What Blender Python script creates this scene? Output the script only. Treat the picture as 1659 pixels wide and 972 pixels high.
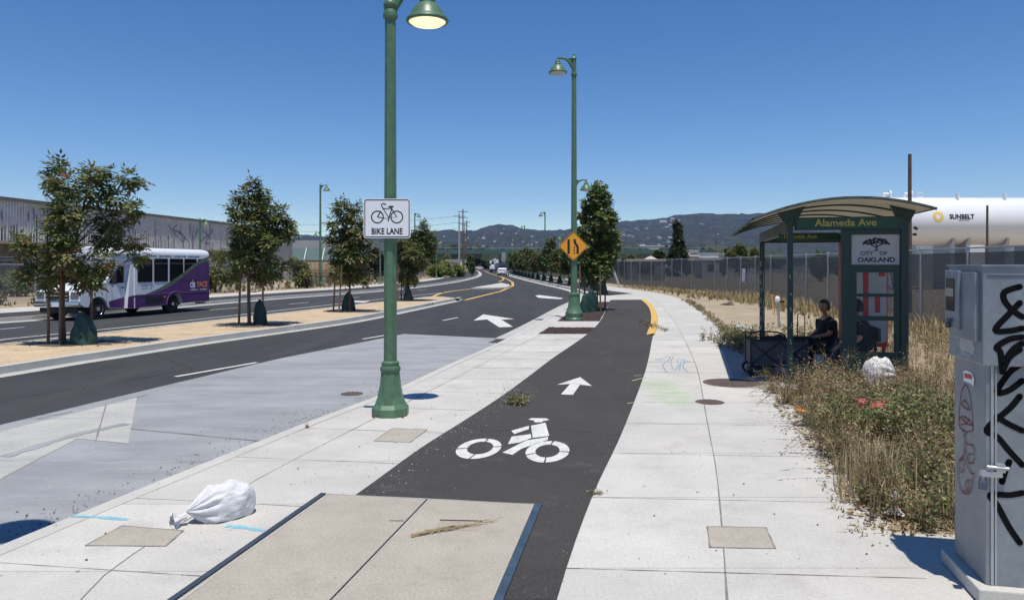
import bpy, bmesh, math, random
import numpy as np
from mathutils import Vector, Matrix, Euler
R = math.radians
random.seed(7)
S = bpy.context.scene
for o in list(bpy.data.objects): bpy.data.objects.remove(o)

# ------------------------------------------------------------------ camera, sky, sun, exposure
CAMH, FPX, CX, HY = 1.9, 1200.0, 821.0, 430.0
cam_d = bpy.data.cameras.new('camera'); cam = bpy.data.objects.new('camera', cam_d)
S.collection.objects.link(cam); S.camera = cam
cam.location = (0, 0, CAMH); cam.rotation_euler = (R(90), 0, 0)
cam_d.sensor_width = 36; cam_d.lens = FPX / 1659 * 36
cam_d.shift_x = (829.5 - CX) / 1659; cam_d.shift_y = -(486 - HY) / 1659
cam_d.clip_start = 0.05; cam_d.clip_end = 30000
SUN = Vector((0.05, -0.27, 1.0)).normalized()          # towards the sun
w = bpy.data.worlds.new('World'); S.world = w; w.use_nodes = True
wn = w.node_tree; bg = wn.nodes['Background']
sky = wn.nodes.new('ShaderNodeTexSky'); sky.sky_type = 'NISHITA'; sky.sun_disc = False
sky.sun_elevation = math.asin(SUN.z); sky.sun_rotation = math.atan2(SUN.x, SUN.y)
sky.air_density = 1.2; sky.dust_density = 0.0; sky.ozone_density = 1.6; sky.altitude = 3000
hsv = wn.nodes.new('ShaderNodeHueSaturation'); hsv.inputs['Saturation'].default_value = 1.29; hsv.inputs['Hue'].default_value = 0.506
wn.links.new(sky.outputs[0], hsv.inputs['Color']); wn.links.new(hsv.outputs[0], bg.inputs[0]); bg.inputs[1].default_value = 0.122
sd = bpy.data.lights.new('sun', 'SUN'); sun = bpy.data.objects.new('sun', sd); S.collection.objects.link(sun)
sd.energy = 4.7; sd.angle = R(0.53); sd.color = (1.0, 0.955, 0.87)
sun.rotation_euler = (-SUN).to_track_quat('-Z', 'Y').to_euler(); sun.location = (0, -5, 30)
S.view_settings.view_transform = 'Standard'; S.view_settings.look = 'None'
S.view_settings.exposure = 0.0; S.view_settings.gamma = 1.0
S.render.engine = 'CYCLES'
try:
    S.cycles.volume_step_rate = 1.0; S.cycles.volume_bounces = 0
    S.cycles.transparent_max_bounces = 24
except Exception: pass

# ------------------------------------------------------------------ helpers
C = S.collection
def W(x, y, z=0.0):                      # photo pixel on the plane z -> world point
    d = FPX * (CAMH - z) / (y - HY)
    return Vector(((x - CX) / FPX * d, d, z))
def P(x, y, d):                          # photo pixel at depth d
    return Vector(((x - CX) / FPX * d, d, CAMH - (y - HY) / FPX * d))

def tag(o, label=None, cat=None, group=None, kind=None):
    if label: o['label'] = label
    if cat: o['category'] = cat
    if group: o['group'] = group
    if kind: o['kind'] = kind
    return o
def thing(name, label, cat, loc=(0, 0, 0), rz=0, group=None):
    o = bpy.data.objects.new(name, None); C.objects.link(o)
    o.location = loc; o.rotation_euler = (0, 0, rz); o.empty_display_size = .2
    return tag(o, label, cat, group)
def children(o): return [c for c in bpy.data.objects if c.parent == o]
def copy_tree(o, parent=None):
    c = o.copy(); C.objects.link(c); c.parent = parent
    for ch in children(o): copy_tree(ch, c)
    return c

def catmull(pts, n=6):
    pts = [Vector(p) for p in pts]; out = []
    for i in range(len(pts) - 1):
        p0 = pts[max(i - 1, 0)]; p1 = pts[i]; p2 = pts[i + 1]; p3 = pts[min(i + 2, len(pts) - 1)]
        for k in range(n):
            t = k / n
            out.append(0.5 * ((2 * p1) + (p2 - p0) * t + (2 * p0 - 5 * p1 + 4 * p2 - p3) * t * t + (3 * p1 - p0 - 3 * p2 + p3) * t ** 3))
    out.append(pts[-1]); return out

class MB:
    def __init__(s): s.v = []; s.f = []; s.m = []; s.T = Matrix.Identity(4)
    def add(s, vs, fs, mi=0):
        b = len(s.v); s.v += [tuple(s.T @ Vector(v)) for v in vs]
        s.f += [tuple(b + i for i in f) for f in fs]; s.m += [mi] * len(fs)
    def box(s, c, d, mi=0, M=None, taper=(1, 1)):
        x, y, z = d[0] / 2, d[1] / 2, d[2] / 2; tx, ty = taper
        vs = [Vector(q) for q in [(-x, -y, -z), (x, -y, -z), (x, y, -z), (-x, y, -z), (-x * tx, -y * ty, z), (x * tx, -y * ty, z), (x * tx, y * ty, z), (-x * tx, y * ty, z)]]
        if M is not None: vs = [M @ v for v in vs]
        vs = [v + Vector(c) for v in vs]
        s.add(vs, [(0, 3, 2, 1), (4, 5, 6, 7), (0, 1, 5, 4), (1, 2, 6, 5), (2, 3, 7, 6), (3, 0, 4, 7)], mi)
    def cbox(s, c, d, b=.02, mi=0, M=None):        # box with chamfered edges
        x, y, z = d[0] / 2, d[1] / 2, d[2] / 2; b = min(b, x * .9, y * .9, z * .9)
        bm = bmesh.new(); bmesh.ops.create_cube(bm, size=1)
        for v in bm.verts: v.co = Vector((v.co.x * d[0], v.co.y * d[1], v.co.z * d[2]))
        bmesh.ops.bevel(bm, geom=bm.edges[:], offset=b, segments=2, affect='EDGES', profile=.6)
        bm.verts.index_update()
        vs = [(M @ v.co if M is not None else v.co.copy()) + Vector(c) for v in bm.verts]
        s.add(vs, [tuple(v.index for v in f.verts) for f in bm.faces], mi); bm.free()
    def prism(s, pts, a, b, axis='z', mi=0):       # polygon extruded along an axis
        n = len(pts)
        def mk(p, h):
            if axis == 'z': return (p[0], p[1], h)
            if axis == 'y': return (p[0], h, p[1])
            return (h, p[0], p[1])
        vs = [mk(p, a) for p in pts] + [mk(p, b) for p in pts]
        fs = [tuple(range(n))[::-1], tuple(range(n, 2 * n))] + [(i, (i + 1) % n, n + (i + 1) % n, n + i) for i in range(n)]
        s.add(vs, fs, mi)
    def tube(s, path, r, n=8, mi=0, cap=True):
        path = [Vector(p) for p in path]; k = len(path)
        if not hasattr(r, '__len__'): r = [r] * k
        vs = []; up = None
        for i, p in enumerate(path):
            t = (path[min(i + 1, k - 1)] - path[max(i - 1, 0)])
            if t.length < 1e-9: t = Vector((0, 0, 1))
            t.normalize()
            if up is None: up = Vector((1, 0, 0)) if abs(t.x) < .8 else Vector((0, 1, 0))
            a = (up - t * up.dot(t)).normalized(); bb = t.cross(a); up = a
            for j in range(n):
                th = 2 * math.pi * (j + .5) / n
                vs.append(p + (a * math.cos(th) + bb * math.sin(th)) * r[i])
        fs = [(i * n + j, i * n + (j + 1) % n, (i + 1) * n + (j + 1) % n, (i + 1) * n + j) for i in range(k - 1) for j in range(n)]
        if cap: fs += [tuple(range(n))[::-1], tuple(range((k - 1) * n, k * n))]
        s.add(vs, fs, mi)
    def lathe(s, prof, n=24, mi=0, M=None, c=(0, 0, 0)):    # prof: [(r, z)]
        vs = []; k = len(prof)
        for r_, z in prof:
            for j in range(n):
                th = 2 * math.pi * (j + .5) / n; v = Vector((r_ * math.cos(th), r_ * math.sin(th), z))
                vs.append((M @ v if M is not None else v) + Vector(c))
        fs = [(i * n + j, i * n + (j + 1) % n, (i + 1) * n + (j + 1) % n, (i + 1) * n + j) for i in range(k - 1) for j in range(n)]
        if prof[0][0] > 1e-4: fs.append(tuple(range(n))[::-1])
        if prof[-1][0] > 1e-4: fs.append(tuple(range((k - 1) * n, k * n)))
        s.add(vs, fs, mi)
    def poly(s, pts, mi=0): s.add(pts, [tuple(range(len(pts)))], mi)
    def ribbon(s, pts, wd, fn, mi=0, jag=0):       # 2-D polyline of width wd mapped through fn(u, v)
        pts = [Vector((p[0], p[1])) for p in pts]; L = []; Rr = []
        for i, p in enumerate(pts):
            t = pts[min(i + 1, len(pts) - 1)] - pts[max(i - 1, 0)]
            if t.length < 1e-9: t = Vector((1, 0))
            t.normalize(); nn = Vector((-t.y, t.x)) * wd / 2 * (1 + random.uniform(-jag, jag))
            L.append(p + nn); Rr.append(p - nn)
        vs = [fn(q.x, q.y) for q in L] + [fn(q.x, q.y) for q in Rr]; k = len(pts)
        s.add(vs, [(i, i + 1, k + i + 1, k + i) for i in range(k - 1)], mi)
    def build(s, name, mats, parent=None, loc=None, smooth=None):
        me = bpy.data.meshes.new(name); me.from_pydata(s.v, [], s.f)
        if not isinstance(mats, (list, tuple)): mats = [mats]
        for m in mats: me.materials.append(m)
        if len(mats) > 1: me.polygons.foreach_set('material_index', s.m)
        bm = bmesh.new(); bm.from_mesh(me)
        if s.fixn and len(bm.faces) < 60000: bmesh.ops.recalc_face_normals(bm, faces=bm.faces)
        bm.to_mesh(me); bm.free()
        if smooth is not None:
            me.polygons.foreach_set('use_smooth', [True] * len(me.polygons))
            try: me.set_sharp_from_angle(angle=R(smooth))
            except Exception: pass
        me.update()
        o = bpy.data.objects.new(name, me); C.objects.link(o)
        if parent is not None: o.parent = parent
        if loc is not None: o.location = loc
        return o
    fixn = True

_tc = {}
def text_geo(body, size=1.0, ext=0.0, bold=0.0):
    key = (body, size, ext, bold)
    if key in _tc: return _tc[key]
    cu = bpy.data.curves.new('t', 'FONT'); cu.body = body; cu.size = size; cu.extrude = ext; cu.offset = bold
    cu.align_x = 'CENTER'; cu.align_y = 'CENTER'; cu.resolution_u = 3
    o = bpy.data.objects.new('t', cu); C.objects.link(o)
    dg = bpy.context.evaluated_depsgraph_get(); dg.update()
    me = bpy.data.meshes.new_from_object(o.evaluated_get(dg))
    g = ([v.co.copy() for v in me.vertices], [tuple(p.vertices) for p in me.polygons])
    bpy.data.objects.remove(o); bpy.data.curves.remove(cu); bpy.data.meshes.remove(me)
    _tc[key] = g; return g
def add_text(mb, body, size, fn, mi=0, bold=0.0, sx=1.0):
    vs, fs = text_geo(body, size, 0, bold)
    mb.add([fn(v.x * sx, v.y) for v in vs], fs, mi)

# ------------------------------------------------------------------ materials
def mat(name, col, rough=.8, var=.12, scale=3.0, bump=0.0, metal=0.0, world=False, fine=None, emit=None, trans=0.0, alpha=1.0, bscale=None, spec=None, hue=None):
    m = bpy.data.materials.new(name); m.use_nodes = True; nt = m.node_tree; N = nt.nodes; L = nt.links
    b = N['Principled BSDF']; b.inputs['Roughness'].default_value = rough; b.inputs['Metallic'].default_value = metal
    if spec is not None: b.inputs['Specular IOR Level'].default_value = spec
    if world: tc = N.new('ShaderNodeNewGeometry').outputs['Position']
    else: tc = N.new('ShaderNodeTexCoord').outputs['Object']
    n1 = N.new('ShaderNodeTexNoise'); n1.inputs['Scale'].default_value = scale; n1.inputs['Detail'].default_value = 8; n1.inputs['Roughness'].default_value = .65
    L.new(tc, n1.inputs['Vector'])
    rp = N.new('ShaderNodeValToRGB'); rp.color_ramp.elements[0].position = .3; rp.color_ramp.elements[1].position = .7
    c = Vector(col)
    c2 = Vector(hue) if hue else c
    rp.color_ramp.elements[0].color = (*(c * (1 - var)), 1); rp.color_ramp.elements[1].color = (*(c2 * (1 + var)), 1)
    L.new(n1.outputs[0], rp.inputs[0]); out = rp.outputs[0]
    if fine:
        fs, fa = fine
        n2 = N.new('ShaderNodeTexNoise'); n2.inputs['Scale'].default_value = fs; n2.inputs['Detail'].default_value = 3
        L.new(tc, n2.inputs['Vector'])
        mr = N.new('ShaderNodeMapRange'); mr.inputs[1].default_value = .3; mr.inputs[2].default_value = .7
        mr.inputs[3].default_value = 1 - fa; mr.inputs[4].default_value = 1 + fa; L.new(n2.outputs[0], mr.inputs[0])
        mx = N.new('ShaderNodeMix'); mx.data_type = 'RGBA'; mx.blend_type = 'MULTIPLY'; mx.inputs[0].default_value = 1
        L.new(out, mx.inputs[6]); L.new(mr.outputs[0], mx.inputs[7]); out = mx.outputs[2]
    L.new(out, b.inputs['Base Color'])
    if bump:
        bp = N.new('ShaderNodeBump'); bp.inputs['Strength'].default_value = bump; bp.inputs['Distance'].default_value = .01
        n3 = N.new('ShaderNodeTexNoise'); n3.inputs['Scale'].default_value = bscale or scale * 12; n3.inputs['Detail'].default_value = 5
        L.new(tc, n3.inputs['Vector']); L.new(n3.outputs[0], bp.inputs['Height']); L.new(bp.outputs[0], b.inputs['Normal'])
    if emit:
        b.inputs['Emission Color'].default_value = (*emit[0], 1); b.inputs['Emission Strength'].default_value = emit[1]
    if trans or alpha < 1:
        o = N['Material Output']; sh = b.outputs[0]
        if trans:
            tr = N.new('ShaderNodeBsdfTranslucent'); L.new(out, tr.inputs[0]); ms = N.new('ShaderNodeMixShader'); ms.inputs[0].default_value = trans
            L.new(sh, ms.inputs[1]); L.new(tr.outputs[0], ms.inputs[2]); sh = ms.outputs[0]
        if alpha < 1:
            tp = N.new('ShaderNodeBsdfTransparent'); ms = N.new('ShaderNodeMixShader'); ms.inputs[0].default_value = alpha
            L.new(tp.outputs[0], ms.inputs[1]); L.new(sh, ms.inputs[2]); sh = ms.outputs[0]
        L.new(sh, o.inputs[0])
    m.diffuse_color = (*col, 1)
    return m

def speckle(m, scale, thr, col, amt=1.0, stretch=None):   # scatter small spots into a material's colour (world space)
    nt = m.node_tree; N = nt.nodes; L = nt.links; b = N['Principled BSDF']
    src = b.inputs['Base Color'].links[0].from_socket
    g = N.new('ShaderNodeNewGeometry'); v = N.new('ShaderNodeTexVoronoi'); v.inputs['Scale'].default_value = scale; v.inputs['Randomness'].default_value = 1
    L.new(g.outputs['Position'], v.inputs['Vector'])
    mr = N.new('ShaderNodeMapRange'); mr.inputs[1].default_value = thr; mr.inputs[2].default_value = thr * .75; mr.inputs[3].default_value = 0; mr.inputs[4].default_value = amt
    L.new(v.outputs['Distance'], mr.inputs[0])
    # only some cells
    sp = N.new('ShaderNodeSeparateColor'); L.new(v.outputs['Color'], sp.inputs[0])
    gt = N.new('ShaderNodeMath'); gt.operation = 'GREATER_THAN'; gt.inputs[1].default_value = .62; L.new(sp.outputs[0], gt.inputs[0])
    mu = N.new('ShaderNodeMath'); mu.operation = 'MULTIPLY'; L.new(mr.outputs[0], mu.inputs[0]); L.new(gt.outputs[0], mu.inputs[1])
    mx = N.new('ShaderNodeMix'); mx.data_type = 'RGBA'; mx.inputs[7].default_value = (*col, 1)
    L.new(mu.outputs[0], mx.inputs[0]); L.new(src, mx.inputs[6]); L.new(mx.outputs[2], b.inputs['Base Color'])
def stains(m, scale, lo, hi, col, amt, sx=1.0, sy=1.0, rot=0.0, seed=0.0):       # broad blotches
    nt = m.node_tree; N = nt.nodes; L = nt.links; b = N['Principled BSDF']
    src = b.inputs['Base Color'].links[0].from_socket
    g = N.new('ShaderNodeNewGeometry'); mp = N.new('ShaderNodeMapping'); mp.inputs['Scale'].default_value = (sx, sy, 1)
    mp.inputs['Rotation'].default_value = (0, 0, rot); mp.inputs['Location'].default_value = (seed, seed * .7, 0)
    L.new(g.outputs['Position'], mp.inputs[0])
    n = N.new('ShaderNodeTexNoise'); n.inputs['Scale'].default_value = scale; n.inputs['Detail'].default_value = 7; n.inputs['Roughness'].default_value = .7
    L.new(mp.outputs[0], n.inputs['Vector'])
    mr = N.new('ShaderNodeMapRange'); mr.inputs[1].default_value = lo; mr.inputs[2].default_value = hi; mr.inputs[3].default_value = 0; mr.inputs[4].default_value = amt
    L.new(n.outputs[0], mr.inputs[0])
    mx = N.new('ShaderNodeMix'); mx.data_type = 'RGBA'; mx.inputs[7].default_value = (*col, 1)
    L.new(mr.outputs[0], mx.inputs[0]); L.new(src, mx.inputs[6]); L.new(mx.outputs[2], b.inputs['Base Color'])

M = {}
M['concrete'] = mat('concrete', (.51, .488, .445), .9, .10, 1.1, .25, world=True, fine=(45, .09), bscale=60)
speckle(M['concrete'], 4.2, .075, (.17, .16, .15), .8); speckle(M['concrete'], 11, .06, (.2, .19, .17), .7); stains(M['concrete'], 1.6, .52, .75, (.34, .32, .28), .6); stains(M['concrete'], .35, .45, .7, (.42, .40, .36), .6, seed=2); stains(M['concrete'], 9, .62, .8, (.28, .26, .24), .5, seed=4)
M['pad'] = mat('pad_concrete', (.30, .305, .31), .9, .14, .8, .2, world=True, fine=(35, .08), bscale=60)
stains(M['pad'], .7, .45, .75, (.20, .205, .215), .85, .5, 2.2, R(-14)); stains(M['pad'], 5, .6, .8, (.38, .38, .365), .6, .3, 2, R(-14), 3); stains(M['pad'], 1.2, .58, .68, (.17, .175, .18), .6, .5, 3, R(-14), 13); speckle(M['pad'], 3.2, .05, (.07, .07, .07), .8)
M['pad_pale'] = mat('pale_patch_concrete', (.42, .41, .375), .9, .14, 1.5, .2, world=True, fine=(30, .1), bscale=50)
stains(M['pad_pale'], 1.2, .5, .7, (.27, .265, .25), .6, .4, 3, R(-14))
M['gutter'] = mat('gutter_concrete', (.43, .42, .39), .9, .12, 1.5, .2, world=True, fine=(30, .1), bscale=50)
M['asphalt'] = mat('asphalt', (.043, .044, .046), .93, .14, .5, .5, world=True, fine=(70, .28), bscale=90, spec=.3)
stains(M['asphalt'], .5, .45, .75, (.078, .077, .078), .7, 1.8, .12, R(-14)); stains(M['asphalt'], .12, .45, .6, (.058, .058, .06), .7, seed=6); speckle(M['asphalt'], 1.3, .03, (.2, .2, .19), .7); speckle(M['asphalt'], 14, .10, (.16, .15, .14), .45)
M['bike_asphalt'] = mat('path_asphalt', (.052, .047, .045), .93, .13, .6, .6, world=True, fine=(80, .35), bscale=110, spec=.3)
stains(M['bike_asphalt'], .8, .5, .8, (.085, .08, .075), .6); speckle(M['bike_asphalt'], 16, .12, (.2, .19, .17), .5); stains(M['bike_asphalt'], 2.2, .58, .8, (.17, .16, .145), .75, seed=9); stains(M['bike_asphalt'], .25, .45, .65, (.062, .058, .054), .8, seed=5); speckle(M['bike_asphalt'], 5, .05, (.28, .27, .25), .6)
M['dirt'] = mat('dry_dirt', (.36, .285, .19), .95, .2, .5, .6, world=True, fine=(18, .25), bscale=25)
stains(M['dirt'], .8, .5, .7, (.23, .19, .14), .6); speckle(M['dirt'], 6, .12, (.5, .47, .42), .7)
M['sand'] = mat('median_sand', (.51, .39, .25), .95, .15, 1.2, .6, world=True, fine=(22, .2), bscale=30)
stains(M['sand'], 1.1, .55, .72, (.17, .13, .095), .8); speckle(M['sand'], 9, .1, (.12, .1, .08), .7)
M['mulch'] = mat('bark_mulch', (.05, .028, .024), .95, .5, 18, 1.0, world=True, fine=(60, .6), bscale=45)
M['soil'] = mat('dark_soil', (.11, .085, .065), .95, .3, 8, .8, world=True, fine=(40, .4), bscale=40)
M['terrain'] = mat('far_ground', (.16, .15, .115), .95, .35, .03, 0, world=True, fine=(.4, .3))
M['crack'] = mat('crack', (.022, .022, .023), .95, .3, 6, 0, world=True)
M['joint'] = mat('joint', (.22, .205, .19), .95, .3, 6, 0, world=True)
M['paint'] = mat('road_paint', (.62, .61, .575), .75, .12, 5, .2, world=True, fine=(30, .12))
speckle(M['paint'], 22, .2, (.2, .19, .18), .8); stains(M['paint'], 3.5, .5, .75, (.40, .39, .37), .7); stains(M['paint'], 26, .60, .70, (.14, .135, .13), .8, seed=4)
M['ypaint'] = mat('yellow_paint', (.60, .37, .11), .7, .12, 3, .2, world=True, fine=(25, .15)); stains(M['ypaint'], 6, .55, .7, (.45, .38, .28), .6)
M['curb_yellow'] = mat('faded_yellow_paint', (.68, .40, .06), .8, .12, 4, .2, world=True, fine=(25, .2)); stains(M['curb_yellow'], 7, .5, .62, (.45, .41, .34), .8)
M['lid'] = mat('vault_lid_concrete', (.385, .345, .285), .9, .1, 2.5, .35, world=True, fine=(60, .14), bscale=80)
speckle(M['lid'], 7, .07, (.15, .13, .12), .8); stains(M['lid'], 3, .55, .75, (.28, .24, .2), .6)
M['steel_dark'] = mat('dark_steel', (.09, .11, .14), .55, .25, 6, .2, metal=.6)
M['iron'] = mat('cast_iron', (.13, .095, .08), .8, .3, 8, .5, metal=.3)
M['green'] = mat('green_paint', (.085, .165, .095), .42, .16, 1.2, .08, fine=(14, .14)); stains(M['green'], 5, .60, .72, (.13, .20, .13), .5, 1, 1)
M['green2'] = mat('dark_green_paint', (.010, .036, .032), .45, .12, 3, .05)
M['glass_lit'] = mat('lit_lamp', (.9, .85, .7), .3, .05, 4, emit=((1, .80, .42), 1.0))
M['lens'] = mat('lamp_lens', (.55, .55, .5), .3, .1, 4)
M['white'] = mat('white_paint', (.78, .78, .78), .45, .04, 2)
M['signwhite'] = mat('sign_white', (.80, .80, .82), .5, .03, 2)
M['black'] = mat('black_paint', (.012, .012, .014), .5, .2, 4)
M['yellowsign'] = mat('sign_orange', (.80, .34, .02), .5, .04, 3)
M['alu'] = mat('aluminium', (.42, .44, .46), .45, .12, 5, .05, metal=.75)
M['wood'] = mat('stake_wood', (.17, .105, .065), .85, .3, 6, .4)
M['polewood'] = mat('pole_wood', (.10, .065, .05), .9, .35, 3, .3)
M['bark'] = mat('bark', (.10, .075, .055), .9, .3, 12, .6)
M['rubber'] = mat('rubber', (.018, .018, .019), .85, .2, 6)
M['glass'] = mat('dark_glass', (.008, .009, .012), .08, .1, 2)
M['purple'] = mat('purple_vinyl', (.085, .018, .13), .4, .08, 2)
M['olive'] = mat('green_vinyl', (.10, .15, .09), .4, .08, 2)
M['chrome'] = mat('chrome', (.6, .6, .62), .15, .05, 3, metal=1)
M['orange'] = mat('orange_vinyl', (.75, .22, .04), .5, .05, 3)
M['red'] = mat('red_paint', (.5, .03, .03), .45, .1, 3)
M['bag_green'] = mat('watering_bag_green', (.012, .042, .030), .5, .25, 6, .3)
M['leafA'] = mat('leaf_green', (.150, .185, .055), .6, .35, 3, trans=.38)
M['leafB'] = mat('leaf_olive', (.22, .195, .075), .6, .3, 3, trans=.38)
M['leafC'] = mat('leaf_dark', (.090, .13, .045), .6, .3, 3, trans=.35)
M['leafR'] = mat('leaf_red', (.30, .09, .05), .6, .3, 3, trans=.3)
M['leafD'] = mat('leaf_bright_green', (.18, .26, .08), .55, .3, 3, trans=.38)
M['leafP'] = mat('leaf_purple', (.035, .014, .022), .6, .3, 3, trans=.2)
M['leafY'] = mat('leaf_yellow_green', (.22, .23, .03), .6, .3, 3, trans=.3)
M['conif'] = mat('conifer_dark', (.04, .055, .026), .7, .3, 3, trans=.15)
M['straw'] = mat('dry_grass', (.50, .40, .23), .8, .3, 3, trans=.3)
M['straw2'] = mat('dry_stem', (.27, .18, .10), .85, .3, 3, trans=.15)
M['weedg'] = mat('weed_green', (.17, .21, .07), .75, .3, 3, trans=.25)
M['skin'] = mat('skin', (.36, .20, .14), .6, .08, 6)
M['cloth'] = mat('black_cloth', (.012, .012, .015), .9, .2, 8, .2)
M['denim'] = mat('dark_trousers', (.020, .024, .04), .9, .2, 8, .2)
M['hair'] = mat('black_hair', (.010, .008, .008), .6, .3, 20, .3)
M['sack'] = mat('white_sack', (.66, .65, .65), .75, .06, 12, .6, bscale=120)
# ------------------------------------------------------------------ ground, road, pavements
def resample(pts, n):
    pts = [Vector(p) for p in pts]; L = [0]
    for a, b in zip(pts, pts[1:]): L.append(L[-1] + (b - a).length)
    out = []; j = 0
    for i in range(n):
        t = L[-1] * (i / (n - 1)); 
        while j < len(L) - 2 and L[j + 1] < t: j += 1
        u = (t - L[j]) / max(L[j + 1] - L[j], 1e-9); out.append(pts[j].lerp(pts[j + 1], u))
    return out
def offset(pts, d):                       # + = to the right of the direction of travel (away from the camera)
    out = []
    for i, p in enumerate(pts):
        t = pts[min(i + 1, len(pts) - 1)] - pts[max(i - 1, 0)]; t.z = 0; t.normalize()
        out.append(p + Vector((t.y, -t.x, 0)) * d)
    return out
def setz(pts, z): return [Vector((p[0], p[1], z)) for p in pts]
def struct(name, mb, m, parent=None): return tag(mb.build(name, m, parent), kind='structure')
def sheet(name, pts, z, m):
    mb = MB(); mb.poly(setz(pts, z)); return struct(name, mb, m)
def slab(name, pts, z0, z1, m):
    mb = MB(); mb.prism([(p[0], p[1]) for p in pts], z0, z1); return struct(name, mb, m)
def loft(mb, A, B, mi=0):
    n = len(A); mb.add(list(A) + list(B), [(i, i + 1, n + i + 1, n + i) for i in range(n - 1)], mi)
def Wp(lst, z=0.0): return [W(x, y, z) for x, y in lst]
ZR = -0.15

base = MB()
base.poly([(-6500, -200, -.30), (6500, -200, -.30), (6500, 6500, -.30), (-6500, 6500, -.30)])
struct('ground', base, M['terrain'])

# right kerb: top outer edge
CRn = [Vector((-5.2, -4, 0)), Vector((-4.35, 1.2, 0))] + Wp([(114, 838), (413, 714), (607, 645), (700, 602), (820, 549), (880, 518), (925, 492), (945, 482)])
CRf = Wp([(946, 474), (924, 466.5), (880, 457.5), (850, 451), (830, 446), (813, 441), (803, 438), (796, 435.5)])
CR = resample(catmull(CRn + CRf, 8), 160)
# far kerb line on the left
FL = resample(catmull([Vector((-26, 5, 0)), Vector((-24.5, 14, 0))] + Wp([(6, 515), (160, 503), (337, 488.5), (440, 480.5), (622, 468), (700, 459.8), (738, 454.5), (765, 449), (775, 445), (776, 441.5), (772, 438.3), (766, 436)]), 8), 140)
FBL = resample(catmull([Vector((-28.6, 5, 0)), Vector((-27, 14, 0))] + Wp([(6, 507), (220, 490), (440, 475.3), (622, 462.8), (718, 450.8), (752, 441.5), (759, 436.5)]), 8), 140)
FSW = resample(catmull([Vector((-31, 5, 0)), Vector((-30, 14, 0))] + Wp([(6, 499.5), (220, 485), (440, 471.3), (622, 459.8), (718, 448.5), (748, 440.7), (756, 436)]), 8), 140)

mb = MB(); mb.poly([(-60, -40, ZR), (40, -40, ZR), (40, 60, ZR), (60, 470, ZR), (-60, 470, ZR), (-60, 60, ZR)])
struct('road', mb, M['asphalt'])

# left side pavement: outer kerb, path, footway, lot behind
mb = MB(); loft(mb, setz(offset(FL, 0.0), 0), setz(offset(FL, 0), ZR - .1)); loft(mb, setz(offset(FL, -.16), 0.0), setz(FL, 0.0)); struct('far_kerb', mb, M['gutter'])
mb = MB(); loft(mb, setz(FL, ZR + .006), setz(offset(FL, .62), ZR + .006)); struct('far_gutter', mb, M['gutter'])
mb = MB(); loft(mb, setz(FBL, -.004), setz(offset(FL, -.16), -.004)); struct('far_bike_path', mb, M['bike_asphalt'])
mb = MB(); loft(mb, setz(FSW, 0.0), setz(FBL, 0.0)); struct('far_sidewalk', mb, M['concrete'])
mb = MB(); Lf = [p + Vector((-70, 0, 0)) for p in FSW]; loft(mb, setz(Lf, -.03), setz(FSW, -.012)); struct('far_lot', mb, M['dirt'])

# right side: concrete slab from the kerb to the right edge of the sidewalk
SR = catmull([Vector((3.2, -4, 0)), Vector((2.15, 2.0, 0))] + Wp([(1455, 862), (1310, 688), (1228, 600), (1150, 517), (1104, 485), (1066, 475.2), (1006, 466.5), (950, 459.5), (905, 452.5), (876, 447.2), (850, 442.5), (830, 438.5), (815, 435.5)]), 8)
SR[0] = Vector((2.3, -4, 0)); SRr = resample(SR, 160)
mb = MB(); loft(mb, setz(CR, 0), setz(SRr, 0), 0); loft(mb, setz(CR, 0), setz(CR, -.25), 0)
# joints: longitudinal + cross joints, thin dark strips 3 mm proud of the slab
def stripline(mb, pts, wd, z, mi=0, jit=.15):
    A = []; B = []
    pts = [Vector((p[0], p[1], 0)) for p in pts]
    for i, p in enumerate(pts):
        t = pts[min(i + 1, len(pts) - 1)] - pts[max(i - 1, 0)]; t.normalize(); n = Vector((t.y, -t.x, 0)) * wd / 2 * (1 + random.uniform(-jit, jit))
        A.append(p + n + Vector((0, 0, z))); B.append(p - n + Vector((0, 0, z)))
    loft(mb, A, B, mi)
def at_depth(line, y):
    for a, b in zip(line, line[1:]):
        if (a.y - y) * (b.y - y) <= 0 and a.y != b.y: return a.lerp(b, (y - a.y) / (b.y - a.y))
    return line[-1].copy()
JL = resample(catmull(Wp([(130, 972), (200, 908), (375, 800), (520, 722), (700, 631), (820, 570), (878, 541)]), 6), 50)
JR = resample(catmull(Wp([(1178, 972), (1170, 860), (1160, 760), (1147, 690), (1130, 600), (1114, 561), (1098, 530), (1080, 505), (1062, 486), (1045, 476)]), 6), 80)
KI = offset([p for p in CR if p.y < 44], .16)
BL = Wp([(330, 972), (575, 803), (680, 727), (741.7, 688), (811.7, 642.6), (865, 603.5), (896, 580), (951.6, 541.4), (972, 520.5), (983, 500), (989, 486)])
BR = Wp([(902, 972), (932, 877), (968, 784.5), (1009, 698), (1042, 612), (1051, 580), (1057, 548), (1062, 526), (1060, 505), (1053, 494), (1044.5, 485.4)])
jm = MB()
stripline(jm, JL, .012, .003, jit=.5); stripline(jm, JR, .012, .003, jit=.4); stripline(jm, KI[2:], .010, .003, jit=.5)
BLs = resample(catmull(BL, 6), 80); BRs = resample(catmull(BR, 6), 80)
y = 4.5
while y < 21:
    a = at_depth(KI, y + .25); b = at_depth(BLs, y)
    b2 = a + (b - a) * 1.0
    stripline(jm, resample([a, b2], 14), .008, .003, jit=.7); y += 1.3
y = 4.65
while y < 46:
    a = at_depth(BRs, y) if y < 42 else at_depth(JR, y); b = at_depth(SRr, y - .15)
    if y < 41: stripline(jm, resample([a, b], 20), .008, .003, jit=.7)
    y += 1.42
side = struct('sidewalk', mb, M['concrete'])
pm = MB(); rp_ = random.Random(3)
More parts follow.
